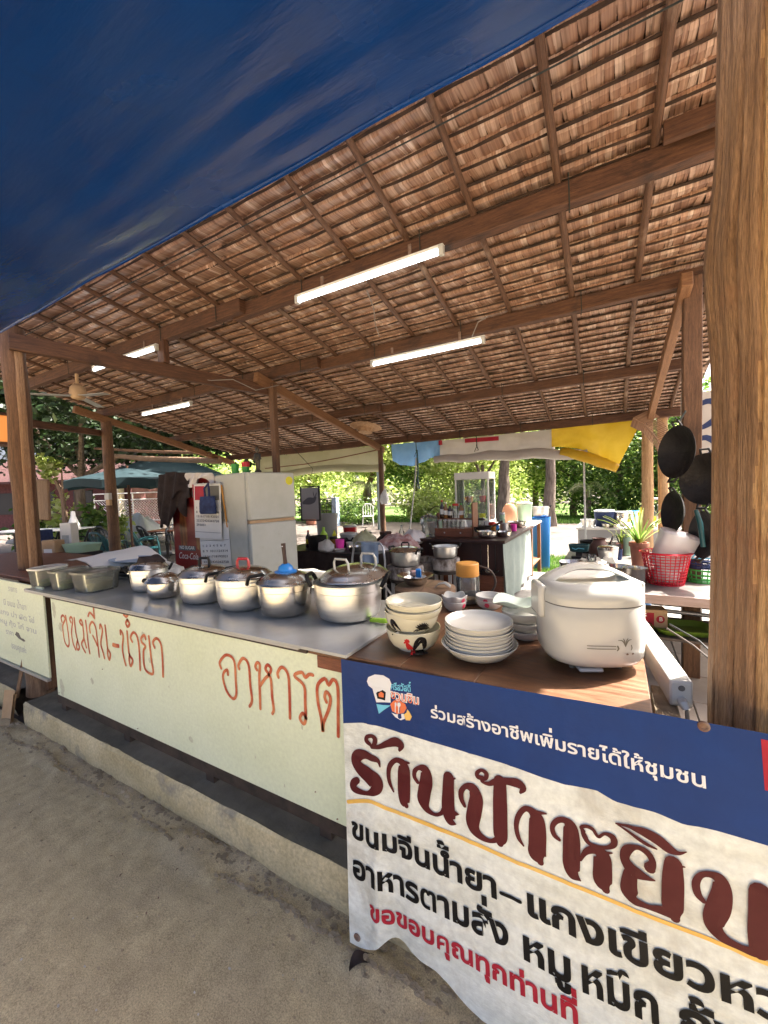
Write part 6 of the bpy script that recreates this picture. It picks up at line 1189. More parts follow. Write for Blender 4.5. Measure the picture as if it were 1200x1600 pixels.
# ------------------------------------------------------------------ rolled tarpaulins along the rear beam
def hang(x0, x1, ztop, zbot, y, m, label, ph=0.0, nu=40, right=None):
    f0 = lambda u, v: (x0 + (x1 - x0) * u + (right * v * u if right else 0), y + .03 * math.sin(u * 17 + ph) * v + .02 * nz(u * 6, v * 3, ph), ztop(u) + (zbot(u) - ztop(u)) * v + .006 * math.sin(u * 25) * v)
    b = MB(); b.grid(f0, nu, 12); return b
t = thing('rolled_tarp', 'beige canvas rolled up along the left part of the rear beam', 'tarpaulin', group='rolled tarpaulins along the rear beam')
b = hang(-6.3, -3.36, lambda u: 2.26, lambda u: 1.93 + .02 * math.sin(u * 9), 5.92, 'tarp_beige', '', .4); part('sheet', b, 'tarp_beige', t, angle=180)
b = MB(); b.tube([(-6.3 + 2.95 * q, 5.93, 1.91 - .03 * math.sin(q * 8)) for q in np.linspace(0, 1, 24)], [.065 + .01 * nz(q * 9, 2) for q in np.linspace(0, 1, 24)], 12); part('roll', b, 'tarp_beige', t)
b = MB(); b.tube([(-6.0, 5.86, 2.02), (-5.0, 5.86, 2.04), (-4.2, 5.86, 2.10), (-3.4, 5.86, 2.18)], .009, 6); part('tie_rope', b, 'redwood', t)
t = thing('rolled_tarp', 'sky blue tarp piece hanging beside the slim rear pole', 'tarpaulin', group='rolled tarpaulins along the rear beam')
b = hang(-3.18, -2.33, lambda u: 2.25, lambda u: 1.98 - .10 * math.sin(PI * min(1, u * 1.25)), 5.91, 'tarp_sky', '', 1.3); part('sheet', b, 'tarp_sky', t, angle=180)
t = thing('rolled_tarp', 'dirty white vinyl tarp with a red stripe rolled under the rear beam', 'tarpaulin', group='rolled tarpaulins along the rear beam')
b = hang(-2.36, -0.72, lambda u: 2.24, lambda u: 1.97 - .02 * u, 5.93, 'tarp_white', '', 2.0); part('sheet', b, 'tarp_white', t, angle=180)
b = MB(); b.tube([(-2.42 + 2.12 * q, 5.90, 1.95 - .02 * q - .15 * max(0, q - .62) + .012 * math.sin(q * 20)) for q in np.linspace(0, 1, 40)], [.055 + .03 * math.sin(PI * q) * q + .012 * nz(q * 14, 6) for q in np.linspace(0, 1, 40)], 14, jit=.05); part('roll', b, 'tarp_white', t, angle=180)
b = MB(); b.grid(lambda u, v: (-1.93 + .50 * u, 5.895, 2.225 - .06 * v - .01 * u), 8, 2); part('red_stripe', b, 'ban_red', t)
b = MB(); b.grid(lambda u, v: (-2.345 + .06 * u, 5.893, 2.235 - .07 * v), 2, 2); part('red_patch', b, 'ban_red', t)
for x in (-1.75, -2.72):
    b = MB(); b.tube([(x, 5.87, 2.27), (x + .01, 5.865, 2.10), (x - .03, 5.865, 2.02), (x + .03, 5.865, 2.04), (x, 5.865, 2.12)], .006, 6); part('tie_rope', b, 'rope', t)
t = thing('rolled_tarp', 'bright yellow vinyl tarp drooping at the right end of the rear beam', 'tarpaulin', group='rolled tarpaulins along the rear beam')
b = MB(); b.grid(lambda u, v: (-.73 + 1.05 * u - .28 * v * u ** 2, 5.90 + .03 * math.sin(u * 12) * v + .03 * nz(u * 5, v * 3), 2.245 + .045 * u - v * (.24 + .36 * u ** 1.5)), 40, 16); part('sheet', b, 'tarp_yellow', t, angle=180)
b = MB(); b.tube([(-.62 + .66 * q, 5.86, 1.93 - .26 * q ** 1.3) for q in np.linspace(0, 1, 14)], [.05 + .02 * math.sin(PI * q) for q in np.linspace(0, 1, 14)], 12, jit=.08); part('roll', b, 'tarp_yellow', t, angle=180)
b = MB(); b.bar((-.33, 5.97, -0.02), (-.345, 5.95, 1.86), .022, .022, upv=(0, 1, 0)); solo('tarp_prop', b, 'white_plastic', 'thin white pipe propping the white tarp over the dirt path', 'pole')
b = MB(); b.tube([(-2.72, 5.87, 2.0), (-2.74, 5.87, 1.75), (-2.80, 5.88, 1.35), (-2.89, 5.88, .8)], .012, 8); solo('rope', b, 'white_plastic', 'white rope hanging from the sky blue tarp to the ground', 'rope')
b = MB(); b.tube([(-2.70, 5.86, 2.12), (-2.69, 5.86, 1.8), (-2.72, 5.86, 1.55), (-2.67, 5.86, 1.5), (-2.70, 5.86, 1.66)], .012, 7); solo('rope', b, 'teal', 'teal and dark cord dangling in front of the sky blue tarp', 'rope')
lump(-3.26, 5.76, 1.28, .07, .22, 'bagplastic', 'pale plastic bag tied to the slim rear pole', 'bag', 'plastic_bag', .8, 40)
# dry palm leaf
t = thing('dry_palm_leaf', 'dry brown palm frond hanging at the right end of the rear beam', 'palm leaf')
rib = [Vector((0.20, 5.60, 2.24)), Vector((0.30, 5.58, 2.16)), Vector((0.42, 5.56, 1.98)), Vector((0.52, 5.54, 1.74))]
b = MB(); b.tube(rib, [.012, .011, .009, .006], 7); part('midrib', b, 'dryleaf', t)
for i in range(34):
    q = i / 33 * 2.99; s_ = int(q); p = rib[s_].lerp(rib[s_ + 1], q - s_); b = MB()
    for sg in (-1, 1):
        e_ = p + Vector((.16 if sg > 0 else -.03, -.02, (.07 if sg > 0 else -.10))) * (1 - .3 * i / 33)
        b.bar(p, e_, .012, .002, upv=(0, 1, 0)); b.uv = [[(x, i + .3 + 0 * y) for x, y in u] for u in b.uv]
    part('leaflet', b, 'dryleaf', t)

# ------------------------------------------------------------------ right rear table and woks
t = thing('steel_table', 'grey topped table with a pale wooden edge at the right, red basket on it', 'table')
b = MB(); b.box((0.38, 3.74, .812), (1.56, 1.76, .03)); part('top', b, 'tabletop', t, bevel=.004)
b = MB(); b.box((0.38, 2.85, .800), (1.56, .02, .055)); part('front_edge', b, 'tableedge', t, bevel=.003)
for x in (-.36, .66, 1.1):
    for y in (2.92, 4.55):
        b = MB(); b.box((x, y, .48), (.045, .045, .63)); part('leg', b, 'galv', t)
b = MB(); b.box((0.42, 3.12, .552), (1.4, .46, .016)); part('shelf', b, 'steel_dark', t)
b = MB(); b.tube([(.05, 3.30, .62), (1.1, 3.30, .595)], .014, 10); part('rail', b, 'galv', t)
b = MB(); b.box((0.42, 4.57, .55), (1.5, .012, .46)); part('back_panel', b, 'steel_dark', t)  # dark sheet added to stand for the shade under the table
TB = .8275; WT0 = .816
t = thing('basket', 'red plastic mesh basket on the right table', 'basket', (.29, 3.19, TB))
R0, R1, HH = .098, .135, .205
for k in range(30):
    a = 2 * PI * k / 30; b = MB(); b.bar((R0 * math.cos(a), R0 * math.sin(a), 0.004), (R1 * math.cos(a), R1 * math.sin(a), HH), .0055, .004, upv=(-math.sin(a), math.cos(a), 0)); part('rib', b, 'red_plastic', t)
for k in range(11):
    q = k / 11; r = R0 + (R1 - R0) * q; b = MB(); b.lathe([(r - .003, HH * q), (r + .002, HH * q), (r + .002, HH * q + .005), (r - .003, HH * q + .005), (r - .003, HH * q)], 40); part('hoop', b, 'red_plastic', t)
b = MB(); b.lathe([(R1 - .004, HH), (R1 + .012, HH - .004), (R1 + .014, HH + .003), (R1, HH + .008), (R1 - .004, HH)], 44); part('rim', b, 'red_plastic', t)
b = MB(); b.lathe([(0, .003), (R0, .003), (R0, .006), (0, .006)], 30); part('base', b, 'red_plastic', t)
t = thing('lunch_box', 'white translucent plastic box tilted in the red basket, picture wrapped inside', 'box', (.31, 3.19, TB + .17)); t.rotation_euler = (.18, .30, .25)
b = MB(); b.loft([(-.06, .092, .060, 5, 0, 0), (.0, .095, .065, 5, 0, 0), (.15, .105, .068, 5, 0, 0), (.165, .108, .07, 5, 0, 0), (.178, .092, .06, 5, 0, 0)], 30); part('box', b, 'milky', t)
b = MB(); b.box((0, 0, .04), (.13, .10, .10)); part('wrapped_contents', b, 'pinkcloth', t, bevel=.01)
lump(.28, 3.18, TB + .02, .08, .10, 'whitecloth', 'white packets filling the lower part of the red basket', 'packet', 'packets', .8, 50)
def mesh_basket(x, y, z, r, h, m, label):
    t = thing('basket', label, 'basket', (x, y, z))
    for k in range(18):
        a = 2 * PI * k / 18; b = MB(); b.bar((.85 * r * math.cos(a), .85 * r * math.sin(a), 0), (r * math.cos(a), r * math.sin(a), h), .006, .004, upv=(-math.sin(a), math.cos(a), 0)); part('rib', b, m, t)
    for q in (0, .3, .6, 1.0):
        rr = r * (.85 + .15 * q); b = MB(); b.lathe([(rr - .003, h * q - .004), (rr + .003, h * q - .004), (rr + .003, h * q + .004), (rr - .003, h * q + .004), (rr - .003, h * q - .004)], 26); part('hoop', b, m, t)
    b = MB(); b.lathe([(0, .002), (.85 * r, .002), (.85 * r, .006), (0, .006)], 20); part('base', b, m, t)
mesh_basket(.50, 3.32, TB, .09, .085, 'green_plastic', 'green plastic basket at the bottom of the stack by the pillar')
mesh_basket(.50, 3.33, TB + .095, .09, .05, 'dkblue', 'purple blue shallow basket on top of the green basket')
t = thing('carton', 'bright blue and white carton above the baskets beside the pillar', 'carton', (.50, 3.34, TB + .155), .2); b = MB(); b.box((0, 0, .045), (.15, .12, .09)); part('carton_body', b, 'cyan', t, bevel=.003)
b = MB(); b.prism([(-.07, .01), (.0, .08), (.07, .01)], lambda x, z, h: (x, -.061 - h, z), 0, .001); part('white_patch', b, 'paper', t)
can(.12, 3.10, TB, .072, .11, 'stain', 'small steel bowl half hidden behind the rice cooker', 'bowl', 'steel_bowl')
def strap_plant(x, y, z, r, h, n, ln, label, seed):
    t = thing('potted_plant', label, 'plant', (x, y, z)); b = MB(); b.lathe([(0, 0), (.7 * r, 0), (r * .95, h * .85), (r * 1.08, h * .86), (r * 1.08, h), (r * .9, h), (r * .85, h * .9), (0, h * .9)], 22); part('pot', b, 'terracotta', t); R_ = random.Random(seed)
    for k in range(n):
        a = R_.uniform(0, 2 * PI); L_ = ln * R_.uniform(.7, 1.15); sp = R_.uniform(.25, .9); b = MB(); m_ = 6
        for i in range(m_ + 1):
            q = i / m_; d = sp * L_ * q; zz_ = h * .9 + L_ * (q - .55 * sp * q * q); w = .012 * (1 - q) ** .6 + .001; c, s_ = math.cos(a), math.sin(a)
            for sg, up_ in ((-1, .004), (0, -.002), (1, .004)): b.v.append((d * c - sg * w * s_, d * s_ + sg * w * c, zz_ + up_))
        for i in range(m_):
            for e_ in (0, 1): b.quad([3 * i + e_, 3 * i + e_ + 1, 3 * i + 4 + e_, 3 * i + 3 + e_], [(0, k + .5)] * 4)
        part('leaf', b, 'spider', t)
strap_plant(.16, 3.62, TB, .062, .21, 22, .34, 'striped strap leaved plant in a terracotta pot behind the red basket', 3)
strap_plant(.06, 4.35, TB, .05, .10, 12, .22, 'smaller dull strap leaved plant behind the terracotta pot', 9)
t = thing('kitchen_scale', 'dark green kitchen scale at the back of the right table', 'scale', (-.28, 4.02, TB))
b = MB(); b.box((0, 0, .012), (.12, .10, .024)); part('foot', b, 'black_plastic', t, bevel=.004)
b = MB(); b.box((0, 0, .04), (.05, .05, .04)); part('column', b, 'black_plastic', t)
b = MB(); b.loft([(.062, .062, .05, 4, 0, 0), (.070, .075, .06, 4, 0, 0), (.125, .085, .068, 4, 0, 0), (.125, .08, .063, 4, 0, 0), (.08, .07, .055, 4, 0, 0)], 24); part('pan', b, 'teal', t)
b = MB(); b.stroke([(-.05, .10, .003), (-.02, .09, .003), (.0, .10, .003), (.045, .095, .003)], lambda x, z: (x, -.068, z)); part('marking', b, 'cyan', t)
can(-.125, 4.20, TB, .085, .17, 'clay', 'round dark clay pot beside the green scale', 'pot', 'clay_pot', [(0, 0), (.07, 0), (.088, .04), (.085, .09), (.055, .13), (.05, .15), (.062, .165), (.055, .165), (.045, .15), (0, .12)])
can(.0, 4.30, TB, .05, .18, 'clear', 'clear water bottle with pale contents beside the clay pot', 'bottle', 'bottle', [(0, 0), (.05, 0), (.052, .10), (.03, .14), (.022, .18), (0, .18)])
t = thing('paper_bag', 'crumpled silver foil packs spread behind the rice cooker', 'packet', (-.06, 3.70, TB)); 
for i in range(5):
    b = MB(); b.lathe([(0, 0), (.05, 0), (.06, .02), (.03, .05), (0, .055)], 14, (rnd.uniform(-.16, .16), rnd.uniform(-.12, .12), 0), 1.3, .9); b.v = [(p[0], p[1], p[2] * (1 + .7 * nz(p[0] * 30, p[1] * 30, i))) for p in b.v]; part('pack', b, 'white_china', t)
for nm, cat, x, y, r, h, m, lb, ld in (('steel_bowl', 'bowl', .02, 3.35, .09, .07, 'stain', 'flat steel bowl on the right table just behind the cooker handle', None), ('steel_pot', 'pot', -.05, 3.95, .08, .10, 'alu', 'small lidded steel pot in front of the clay pot', 'lid'), ('bottle', 'bottle', .10, 4.30, .035, .20, 'green_pl', 'pale green bottle beside the water bottle', 'white_plastic'), ('tin', 'tin', .20, 4.20, .05, .11, 'galv', 'dull tin behind the terracotta pot', None), ('mug', 'mug', .02, 4.05, .04, .09, 'dkblue', 'dark blue mug between clay pot and plant', None), ('box', 'box', -.22, 4.38, .08, .12, 'soot', 'black tin behind the green scale', None), ('glass', 'glass', -.16, 3.62, .035, .10, 'clear', 'drinking glass on the right table behind the rice cooker', None), ('steel_bowl', 'bowl', -.30, 3.55, .10, .05, 'lid', 'shallow steel dish at the left edge of the right table', None)):
    can(x, y, TB, r, h, m, lb, cat, nm, lid=ld)
for nm, cat, x, y, r, h, m, lb, ld in (('steel_pot', 'pot', -.36, 7.1, .11, .12, 'alu', 'aluminium pot at the left end of the wash table', None), ('bucket', 'bucket', .24, 7.55, .10, .22, 'cyan', 'light blue bucket at the back of the wash table', None), ('steel_bowl', 'bowl', -.05, 7.08, .13, .06, 'stain', 'wide steel bowl at the front of the wash table', None)):
    can(x, y, WT0, r, h, m, lb, cat, nm, lid=ld)
# woks hung from the post
def wok(x, y, z, r, rzx, rxx, m, label, inside=None):
    t = thing('wok', label, 'wok', (x, y, z), 0, 'woks hanging from the right post'); t.rotation_euler = (rxx, 0, rzx); b = MB()
    b.lathe([(0, -.36 * r), (.3 * r, -.34 * r), (.6 * r, -.26 * r), (.85 * r, -.12 * r), (1.0 * r, 0), (1.03 * r, .005), (.98 * r, 0), (.84 * r, -.10 * r), (.58 * r, -.24 * r), (.3 * r, -.315 * r), (0, -.335 * r)], 40); part('wok_body', b, m, t)
    if inside:
        b = MB(); b.lathe([(0, -.365 * r), (.28 * r, -.35 * r), (.42 * r, -.325 * r)], 28); part('worn_base', b, inside, t)
    for s_ in (-1, 1):
        b = MB(); b.tube([(-.2 * r, s_ * r * .97, 0), (-.16 * r, s_ * r * 1.17, .02), (.16 * r, s_ * r * 1.17, .02), (.2 * r, s_ * r * .97, 0)], .007, 7); part('ear', b, m, t)
wok(.338, 3.13, 1.675, .160, -1.05, 1.50, 'soot', 'largest black wok, hung highest on the post beside the palm frond')
wok(.47, 3.05, 1.50, .150, -0.75, 1.50, 'soot', 'sooty wok with a greenish worn base hung close to the pillar', 'wok_in')
wok(.33, 3.24, 1.29, .135, -1.22, 1.50, 'soot', 'black wok hung lowest, below the largest wok')
wok(.47, 3.10, 1.16, .14, -1.2, 1.5, 'soot', 'small black wok hanging low against the pillar')
b = MB(); b.tube([(.34, 3.2, 1.9), (.36, 3.2, 1.87), (.40, 3.25, 1.94)], .006, 6); solo('hook', b, 'rope', 'dark wire hook above the largest wok', 'hook')
b = MB(); b.tube([(.42, 3.0, 1.32), (.44, 3.0, 1.24), (.455, 3.0, 1.10)], [.011, .014, .013], 10); solo('pan_handle', b, 'teal', 'dark teal handle hanging among the woks beside the pillar', 'handle')
t = thing('clear_box', 'upright white plastic sheet standing behind the potted plant', 'sheet', (.36, 3.42, TB + .0)); b = MB(); b.box((0, 0, .15), (.10, .02, .30)); part('sheet', b, 'frost', t, bevel=.003)
t = thing('poster', 'white advertising board with dark blue swirls glimpsed between post and pillar', 'sign', (.60, 3.75, 1.62), 0.1)
b = MB(); b.box((0, 0, .2), (.34, .012, .62)); part('board', b, 'tarp_white', t)
b = MB(); b.stroke([(-.10, .40, .012), (.0, .44, .02), (.06, .36, .014), (0.0, .28, .02), (-.08, .24, .01)], lambda x, z: (x, -.008, z)); b.stroke([(-.12, .14, .01), (-.02, .18, .02), (.05, .10, .02), (-.06, .02, .016)], lambda x, z: (x, -.008, z)); part('swirl', b, 'dkblue', t, smooth=False)
can(.17, 3.80, .165, .085, .50, 'blue_plastic', 'dark blue plastic bin under the right table', 'bin', 'bin')
t = thing('carton', 'orange brown carton with a red round mark under the right table', 'carton', (.20, 3.10, .561), .2); b = MB(); b.box((0, 0, .06), (.16, .11, .12)); part('carton_body', b, 'card', t, bevel=.003)
b = MB(); b.poly([(.04 + .024 * math.cos(k * PI / 8), .06 + .024 * math.sin(k * PI / 8)) for k in range(16)], lambda x, z: (x, -.0562, z)); b.poly([(-.07, .015), (.005, .015), (.005, .10), (-.07, .10)], lambda x, z: (x, -.0562, z)); part('red_mark', b, 'ban_red', t, smooth=False)
b = MB(); font_line(b, 'B', .032, -.05, .052, -.05, .020, lambda x, z: (x, -.0572, -z), .02); font_line(b, 'F', -.06, -.06, -.035, -.06, .03, lambda x, z: (x, -.0572, -z), .02); part('lettering', b, 'paper', t, smooth=False)
t = thing('tray', 'olive green plastic tray lying low under the right table', 'tray', (.36, 3.05, .562), .25)
b = MB(); b.loft([(0, .14, .10, 4, 0, 0), (.035, .17, .125, 4, 0, 0), (.037, .165, .12, 4, 0, 0), (.006, .135, .095, 4, 0, 0)], 30); part('tray_body', b, 'olive', t)
# wash table in the sun behind
t = thing('wash_table', 'steel wash table in full sun beyond the stall roof', 'table', (.15, 7.4, 0))
b = MB(); b.box((0, 0, .80), (1.35, .8, .03)); part('top', b, 'white_metal', t, bevel=.004)
b = MB(); b.box((0, -.38, .60), (1.3, .02, .36)); part('apron', b, 'grey_plastic', t)
for x in (-.62, .62):
    for y in (-.35, .35):
        b = MB(); b.box((x, y, .39), (.05, .05, .78)); part('leg', b, 'galv', t)
WT = .816
can(-.14, 7.25, WT, .145, .23, 'dkblue', 'dark blue tub with white cloth on the wash table', 'tub', 'wash_tub', lid='bagplastic')
can(.10, 7.35, WT, .16, .20, 'stain', 'wide steel pot on the wash table', 'pot', 'steel_pot', lid='lid')
bottle(.375, 7.22, WT, .075, .33, 'yellow_plastic', 'black_plastic', 'bright yellow bottle with a black cap on the wash table', None, neck=.4)
for i, x in enumerate((.50, .57, .65)): bottle(x, 7.2, WT, .05, .32 + .02 * i, 'frost', 'white_plastic', ['first pale bottle right of the yellow bottle', 'middle pale bottle right of the yellow bottle', 'last pale bottle right of the yellow bottle'][i], 'pale bottles on the wash table')
t = thing('step_box', 'steel cabinet box standing before the wash table', 'cabinet', (.05, 6.55, 0.0)); b = MB(); b.box((0, 0, .35), (.5, .4, .68)); part('box', b, 'stain', t, bevel=.006)
b = MB(); b.box((0, -.205, .50), (.44, .01, .2)); part('drawer', b, 'lid', t, bevel=.003)
b = MB(); b.tube([(.38, 6.0, 1.28), (.62, 6.0, 1.27)], .014, 8); solo('pipe', b, 'galv', 'short grey pipe lashed between the two rear poles', 'pipe')

# ------------------------------------------------------------------ patio on the left
def umbrella(x, y, r, zr, zt, m, label):
    t = thing('parasol', label, 'umbrella', (x, y, 0), rnd.random(), 'parasols over the patio tables'); n = 8; b = MB()
    for k in range(n):
        a0, a1 = 2 * PI * k / n, 2 * PI * (k + 1) / n
        def f(u, v, a0=a0, a1=a1):
            p0 = Vector((math.cos(a0), math.sin(a0), 0)); p1 = Vector((math.cos(a1), math.sin(a1), 0)); d = p0.lerp(p1, u) * r * v
            return (d.x, d.y, zt - (zt - zr) * (v ** 1.25) + .05 * math.sin(PI * u) * v * v * -0.0 + .035 * math.sin(PI * u) * v)
        b.grid(f, 4, 8)
        b.grid(lambda u, v: Vector(f(u, 1)) - Vector((0, 0, .14 * v + .01 * math.sin(u * 20))), 4, 2)
    part('canopy', b, m, t, angle=180)
    b = MB(); b.tube([(0, 0, 0), (0, 0, zt + .05)], .022, 10); part('pole', b, 'beam', t)
    for k in range(n):
        a = 2 * PI * k / n; b = MB(); b.tube([(0, 0, zt - .02), (r * .55 * math.cos(a), r * .55 * math.sin(a), zt - (zt - zr) * .55 ** 1.25 - .012), (r * math.cos(a), r * math.sin(a), zr - .01)], .008, 5); part('rib', b, 'steel_dark', t)
    b = MB(); b.box((0, 0, .04), (.4, .4, .08)); part('foot', b, 'concrete', t, bevel=.02)
umbrella(-8.35, 4.5, 1.06, 1.86, 2.12, 'umbrella', 'lower dark teal parasol, sagging, left of the brown pole')
umbrella(-10.5, 6.65, 1.5, 2.12, 2.66, 'umbrella2', 'upper faded teal parasol, larger, behind the drinks cooler')
def chair(m):
    t = thing('plastic_chair', '', 'chair', (0, 0, 0), 0, 'plastic chairs on the patio')
    b = MB(); b.grid(lambda u, v: (-.22 + .44 * u, -.22 + .42 * v, .43 - .025 * math.sin(PI * u) * math.sin(PI * v)), 8, 8); b.grid(lambda u, v: (-.22 + .44 * u, .20 - .42 * v, .405 - .025 * math.sin(PI * u) * math.sin(PI * v)), 8, 8); part('seat', b, m, t)
    def bk(u, v): return (-.23 + .46 * u, .20 + .13 * v - .10 * (2 * u - 1) ** 2 * (1 - .4 * v), .42 + .42 * v - .07 * (2 * u - 1) ** 4 * v)
    for k in range(5):
        u0 = .06 + .19 * k; b = MB(); b.grid(lambda u, v: bk(u0 + .13 * u, .1 + .75 * v), 2, 8); b.grid(lambda u, v: Vector(bk(u0 + .13 * (1 - u), .1 + .75 * v)) + Vector((0, .012, 0)), 2, 8); part('back_slat', b, m, t)
    b = MB(); b.tube([bk(0, 0), bk(0, .5), bk(0.03, .9), bk(.25, 1), bk(.5, 1.02), bk(.75, 1), bk(.97, .9), bk(1, .5), bk(1, 0)], .022, 8); part('back_frame', b, m, t)
    for sx in (-1, 1):
        for sy in (-1, 1):
            b = MB(); b.tube([(sx * .21, sy * .2, .43), (sx * .25, sy * .25, 0)], [.026, .018], 6); part('leg', b, m, t)
        b = MB(); b.tube([bk(.5 + sx * .5, .5), (sx * .27, .05, .64), (sx * .27, -.18, .64), (sx * .24, -.22, .43)], .02, 7); part('armrest', b, m, t)
    return t
c1 = chair('teal'); c1.location = (-8.95, 5.15, 0.0); c1.rotation_euler.z = 2.6; c1['label'] = 'teal plastic chair standing upright beside the drinks cooler, holes in its back'
dup(c1, (-9.3, 4.55, 0.0), 3.3, 'teal plastic chair half hidden behind the white card, left of its twin')
c2 = chair('black_plastic'); c2.location = (-10.6, 5.2, 0); c2.rotation_euler = (0, 0, 2.0); c2['label'] = 'black plastic chair behind the brown pole under the lower parasol'
for x, y, r_, lb in ((-11.3, 5.05, 0.4, 'black plastic chair tipped against the long table, nearest the brown pole'), (-11.9, 4.75, 0.7, 'black plastic chair at the middle of the long patio table'), (-10.0, 5.9, 3.0, 'black plastic chair facing away, between teal chair and sacks'), (-9.2, 6.1, 1.4, 'black plastic chair partly behind the red drinks cooler')):
    dup(c2, (x, y, 0), r_, lb)
def table(x, y, w, d, h, rzz, m, label):
    t = thing('patio_table', label, 'table', (x, y, 0), rzz, 'tables on the patio'); b = MB(); b.box((0, 0, h - .015), (w, d, .03)); part('top', b, m, t, bevel=.005)
    for sx in (-1, 1):
        for sy in (-1, 1):
            b = MB(); b.box((sx * (w / 2 - .08), sy * (d / 2 - .08), (h - .03) / 2), (.05, .05, h - .03)); part('leg', b, 'steel_dark', t)
table(-12.0, 4.4, 2.0, .8, .86, .55, 'white_metal', 'long pale topped patio table under the dark tree')
table(-9.6, 6.3, 1.1, .8, .72, .5, 'redwood', 'brown patio table behind the teal chair')
lump(-14.3, 7.95, 0.0, .75, .95, 'bagplastic', 'heap of white and blue sacks by the wire fence', 'sacks', 'sacks', .9, 61, 1.1, .8)
lump(-14.7, 7.5, 0.0, .5, .75, 'cyan', 'blue sack at the side of the white heap', 'sacks', 'sack', .8, 66)
can(-12.6, 5.6, 0, .22, .42, 'card', 'brown round planter at the end of the long patio table', 'planter', 'planter')
b = MB(); b.lathe([(0, 0), (.14, 0), (.12, .1), (.05, .3), (.04, .42), (0, .42)], 16); solo('paper_cone', b, 'paper', 'white paper cone shaped packet standing on the long patio table', 'packet', (-10.95, 4.62, .86))
# shelf with groceries behind the left post
t = thing('grocery_table', 'dark low table behind the front left post, groceries on it', 'table', (-5.75, 2.25, 0.165))
b = MB(); b.box((0, 0, .62), (2.4, .7, .03)); part('top', b, 'black_plastic', t); b = MB(); b.box((0, -.34, .35), (2.36, .01, .5)); part('skirt', b, 'black_plastic', t)
for x in (-1.1, 1.1):
    b = MB(); b.box((x, .2, .3), (.05, .05, .6)); part('leg', b, 'steel_dark', t)
GZ = .80
for nm, x, y, w, d, h, r_, m, lb, cat in (('folder', -5.52, 2.0, .10, .22, .40, .2, 'dkblue', 'dark blue folder standing behind the front left post', 'folder'), ('paper_bag', -5.22, 2.0, .18, .12, .30, .3, 'card', 'brown printed paper bag leaning by the blue folder', 'bag'), ('carton', -5.32, 1.92, .16, .12, .14, .1, 'maroonwall', 'small maroon carton in front of the brown paper bag', 'carton'), ('carton', -5.08, 1.94, .12, .10, .14, -.2, 'redglaze', 'small red printed carton at the right of the maroon one', 'carton'), ('napkin_pack', -5.45, 2.25, .16, .10, .46, .3, 'paper', 'white paper pack standing behind the blue folder', 'packet')):
    t = thing(nm, lb, cat, (x, y, GZ), r_); b = MB(); b.box((0, 0, h / 2), (w, d, h), taper=.96); part('pack', b, m, t, bevel=.008)
    b = MB(); b.box((0, -d / 2 - .001, h * .6), (w * .6, .002, h * .2)); part('printed_label', b, 'paper' if m != 'paper' else 'faded', t)
t = thing('tray', 'pale green tray with greens beside the groceries', 'tray', (-4.95, 2.15, .97), .1); b = MB(); b.loft([(0, .16, .11, 4, 0, 0), (.08, .19, .13, 4, 0, 0), (.082, .18, .12, 4, 0, 0), (.01, .15, .1, 4, 0, 0)], 28); part('tray_body', b, 'green_pl', t)
t = thing('cardboard_box', 'open carton under the pale green tray', 'box', (-4.95, 2.15, GZ)); b = MB(); b.box((0, 0, .085), (.34, .24, .168)); part('box', b, 'black_plastic', t, bevel=.005)
for i, (x, m, lb) in enumerate(((-6.3, 'amber', 'amber bottle at the far left edge behind the post'), (-6.42, 'sauce', 'dark bottle at the far left edge behind the post'), (-5.38, 'frost', 'clear pump bottle in front of the maroon carton'))): bottle(x, 1.86, GZ - .0, .03, .17, m, 'yellow_plastic' if i == 1 else 'white_plastic', lb, None)
t = thing('lantern', 'glowing orange lantern at the far left edge', 'lantern', (-6.08, 1.9, 2.18)); b = MB(); b.box((0, 0, .17), (.20, .20, .30)); part('shade', b, 'lampglow', t, bevel=.01)
for z in (.005, .335):
    b = MB(); b.box((0, 0, z), (.24, .24, .03)); part('cap', b, 'beam', t, bevel=.004)
b = MB(); b.tube([(0, 0, .35), (0, 0, .75)], .004, 5); part('cord', b, 'rope', t)
t = thing('hanging_board', 'flat brown wooden board hanging at the front left post', 'board', (-4.42, 1.62, 1.35), .1); b = MB(); b.box((0, 0, .18), (.30, .022, .36), ry=.06); part('board', b, 'board_wood', t, bevel=.01)
b = MB(); b.tube([(0, 0, .35), (.02, -.05, .5), (.1, -.1, .6)], .004, 5); part('string', b, 'rope', t)
t = thing('switch_box', 'small grey switch box fixed to the brown pole', 'switch', (-6.62, 3.265, 1.47)); b = MB(); b.box((0, 0, .09), (.12, .05, .10)); part('box', b, 'white_plastic', t, bevel=.005); b = MB(); b.box((.01, 0, .0), (.10, .04, .09)); part('socket', b, 'card', t, bevel=.004)
b = MB(); b.tube([(-11.3, 5.6, 2.66), (-9.5, 5.5, 2.44), (-6.75, 5.4, 2.20)], [.055, .06, .065], 10, jit=.05); solo('bamboo_pole', b, 'board_wood', 'thick pale bamboo pole lying level above the parasols', 'pole')
b = MB(); b.tube([(-11.2, 5.3, 2.80), (-9.0, 5.3, 2.55), (-6.75, 5.2, 2.34)], [.03, .035, .03], 8, jit=.05); solo('bamboo_pole', b, 'post', 'thinner dark pole just above the thick bamboo pole', 'pole')
t = thing('house', 'low house with maroon wall and red roof behind the dark tree', 'house', (-26.0, 11.3, 0), .50)
b = MB(); b.box((0, 0, 1.3), (8.0, 3.2, 2.6)); part('wall', b, 'maroonwall', t)
b = MB(); b.prism([(-2.2, 2.5), (0, 3.7), (2.2, 2.5), (2.2, 2.62), (0, 3.85), (-2.2, 2.62)], lambda y, z, h: (h, y, z), -4.4, 4.4); part('roof', b, 'rooftile', t)
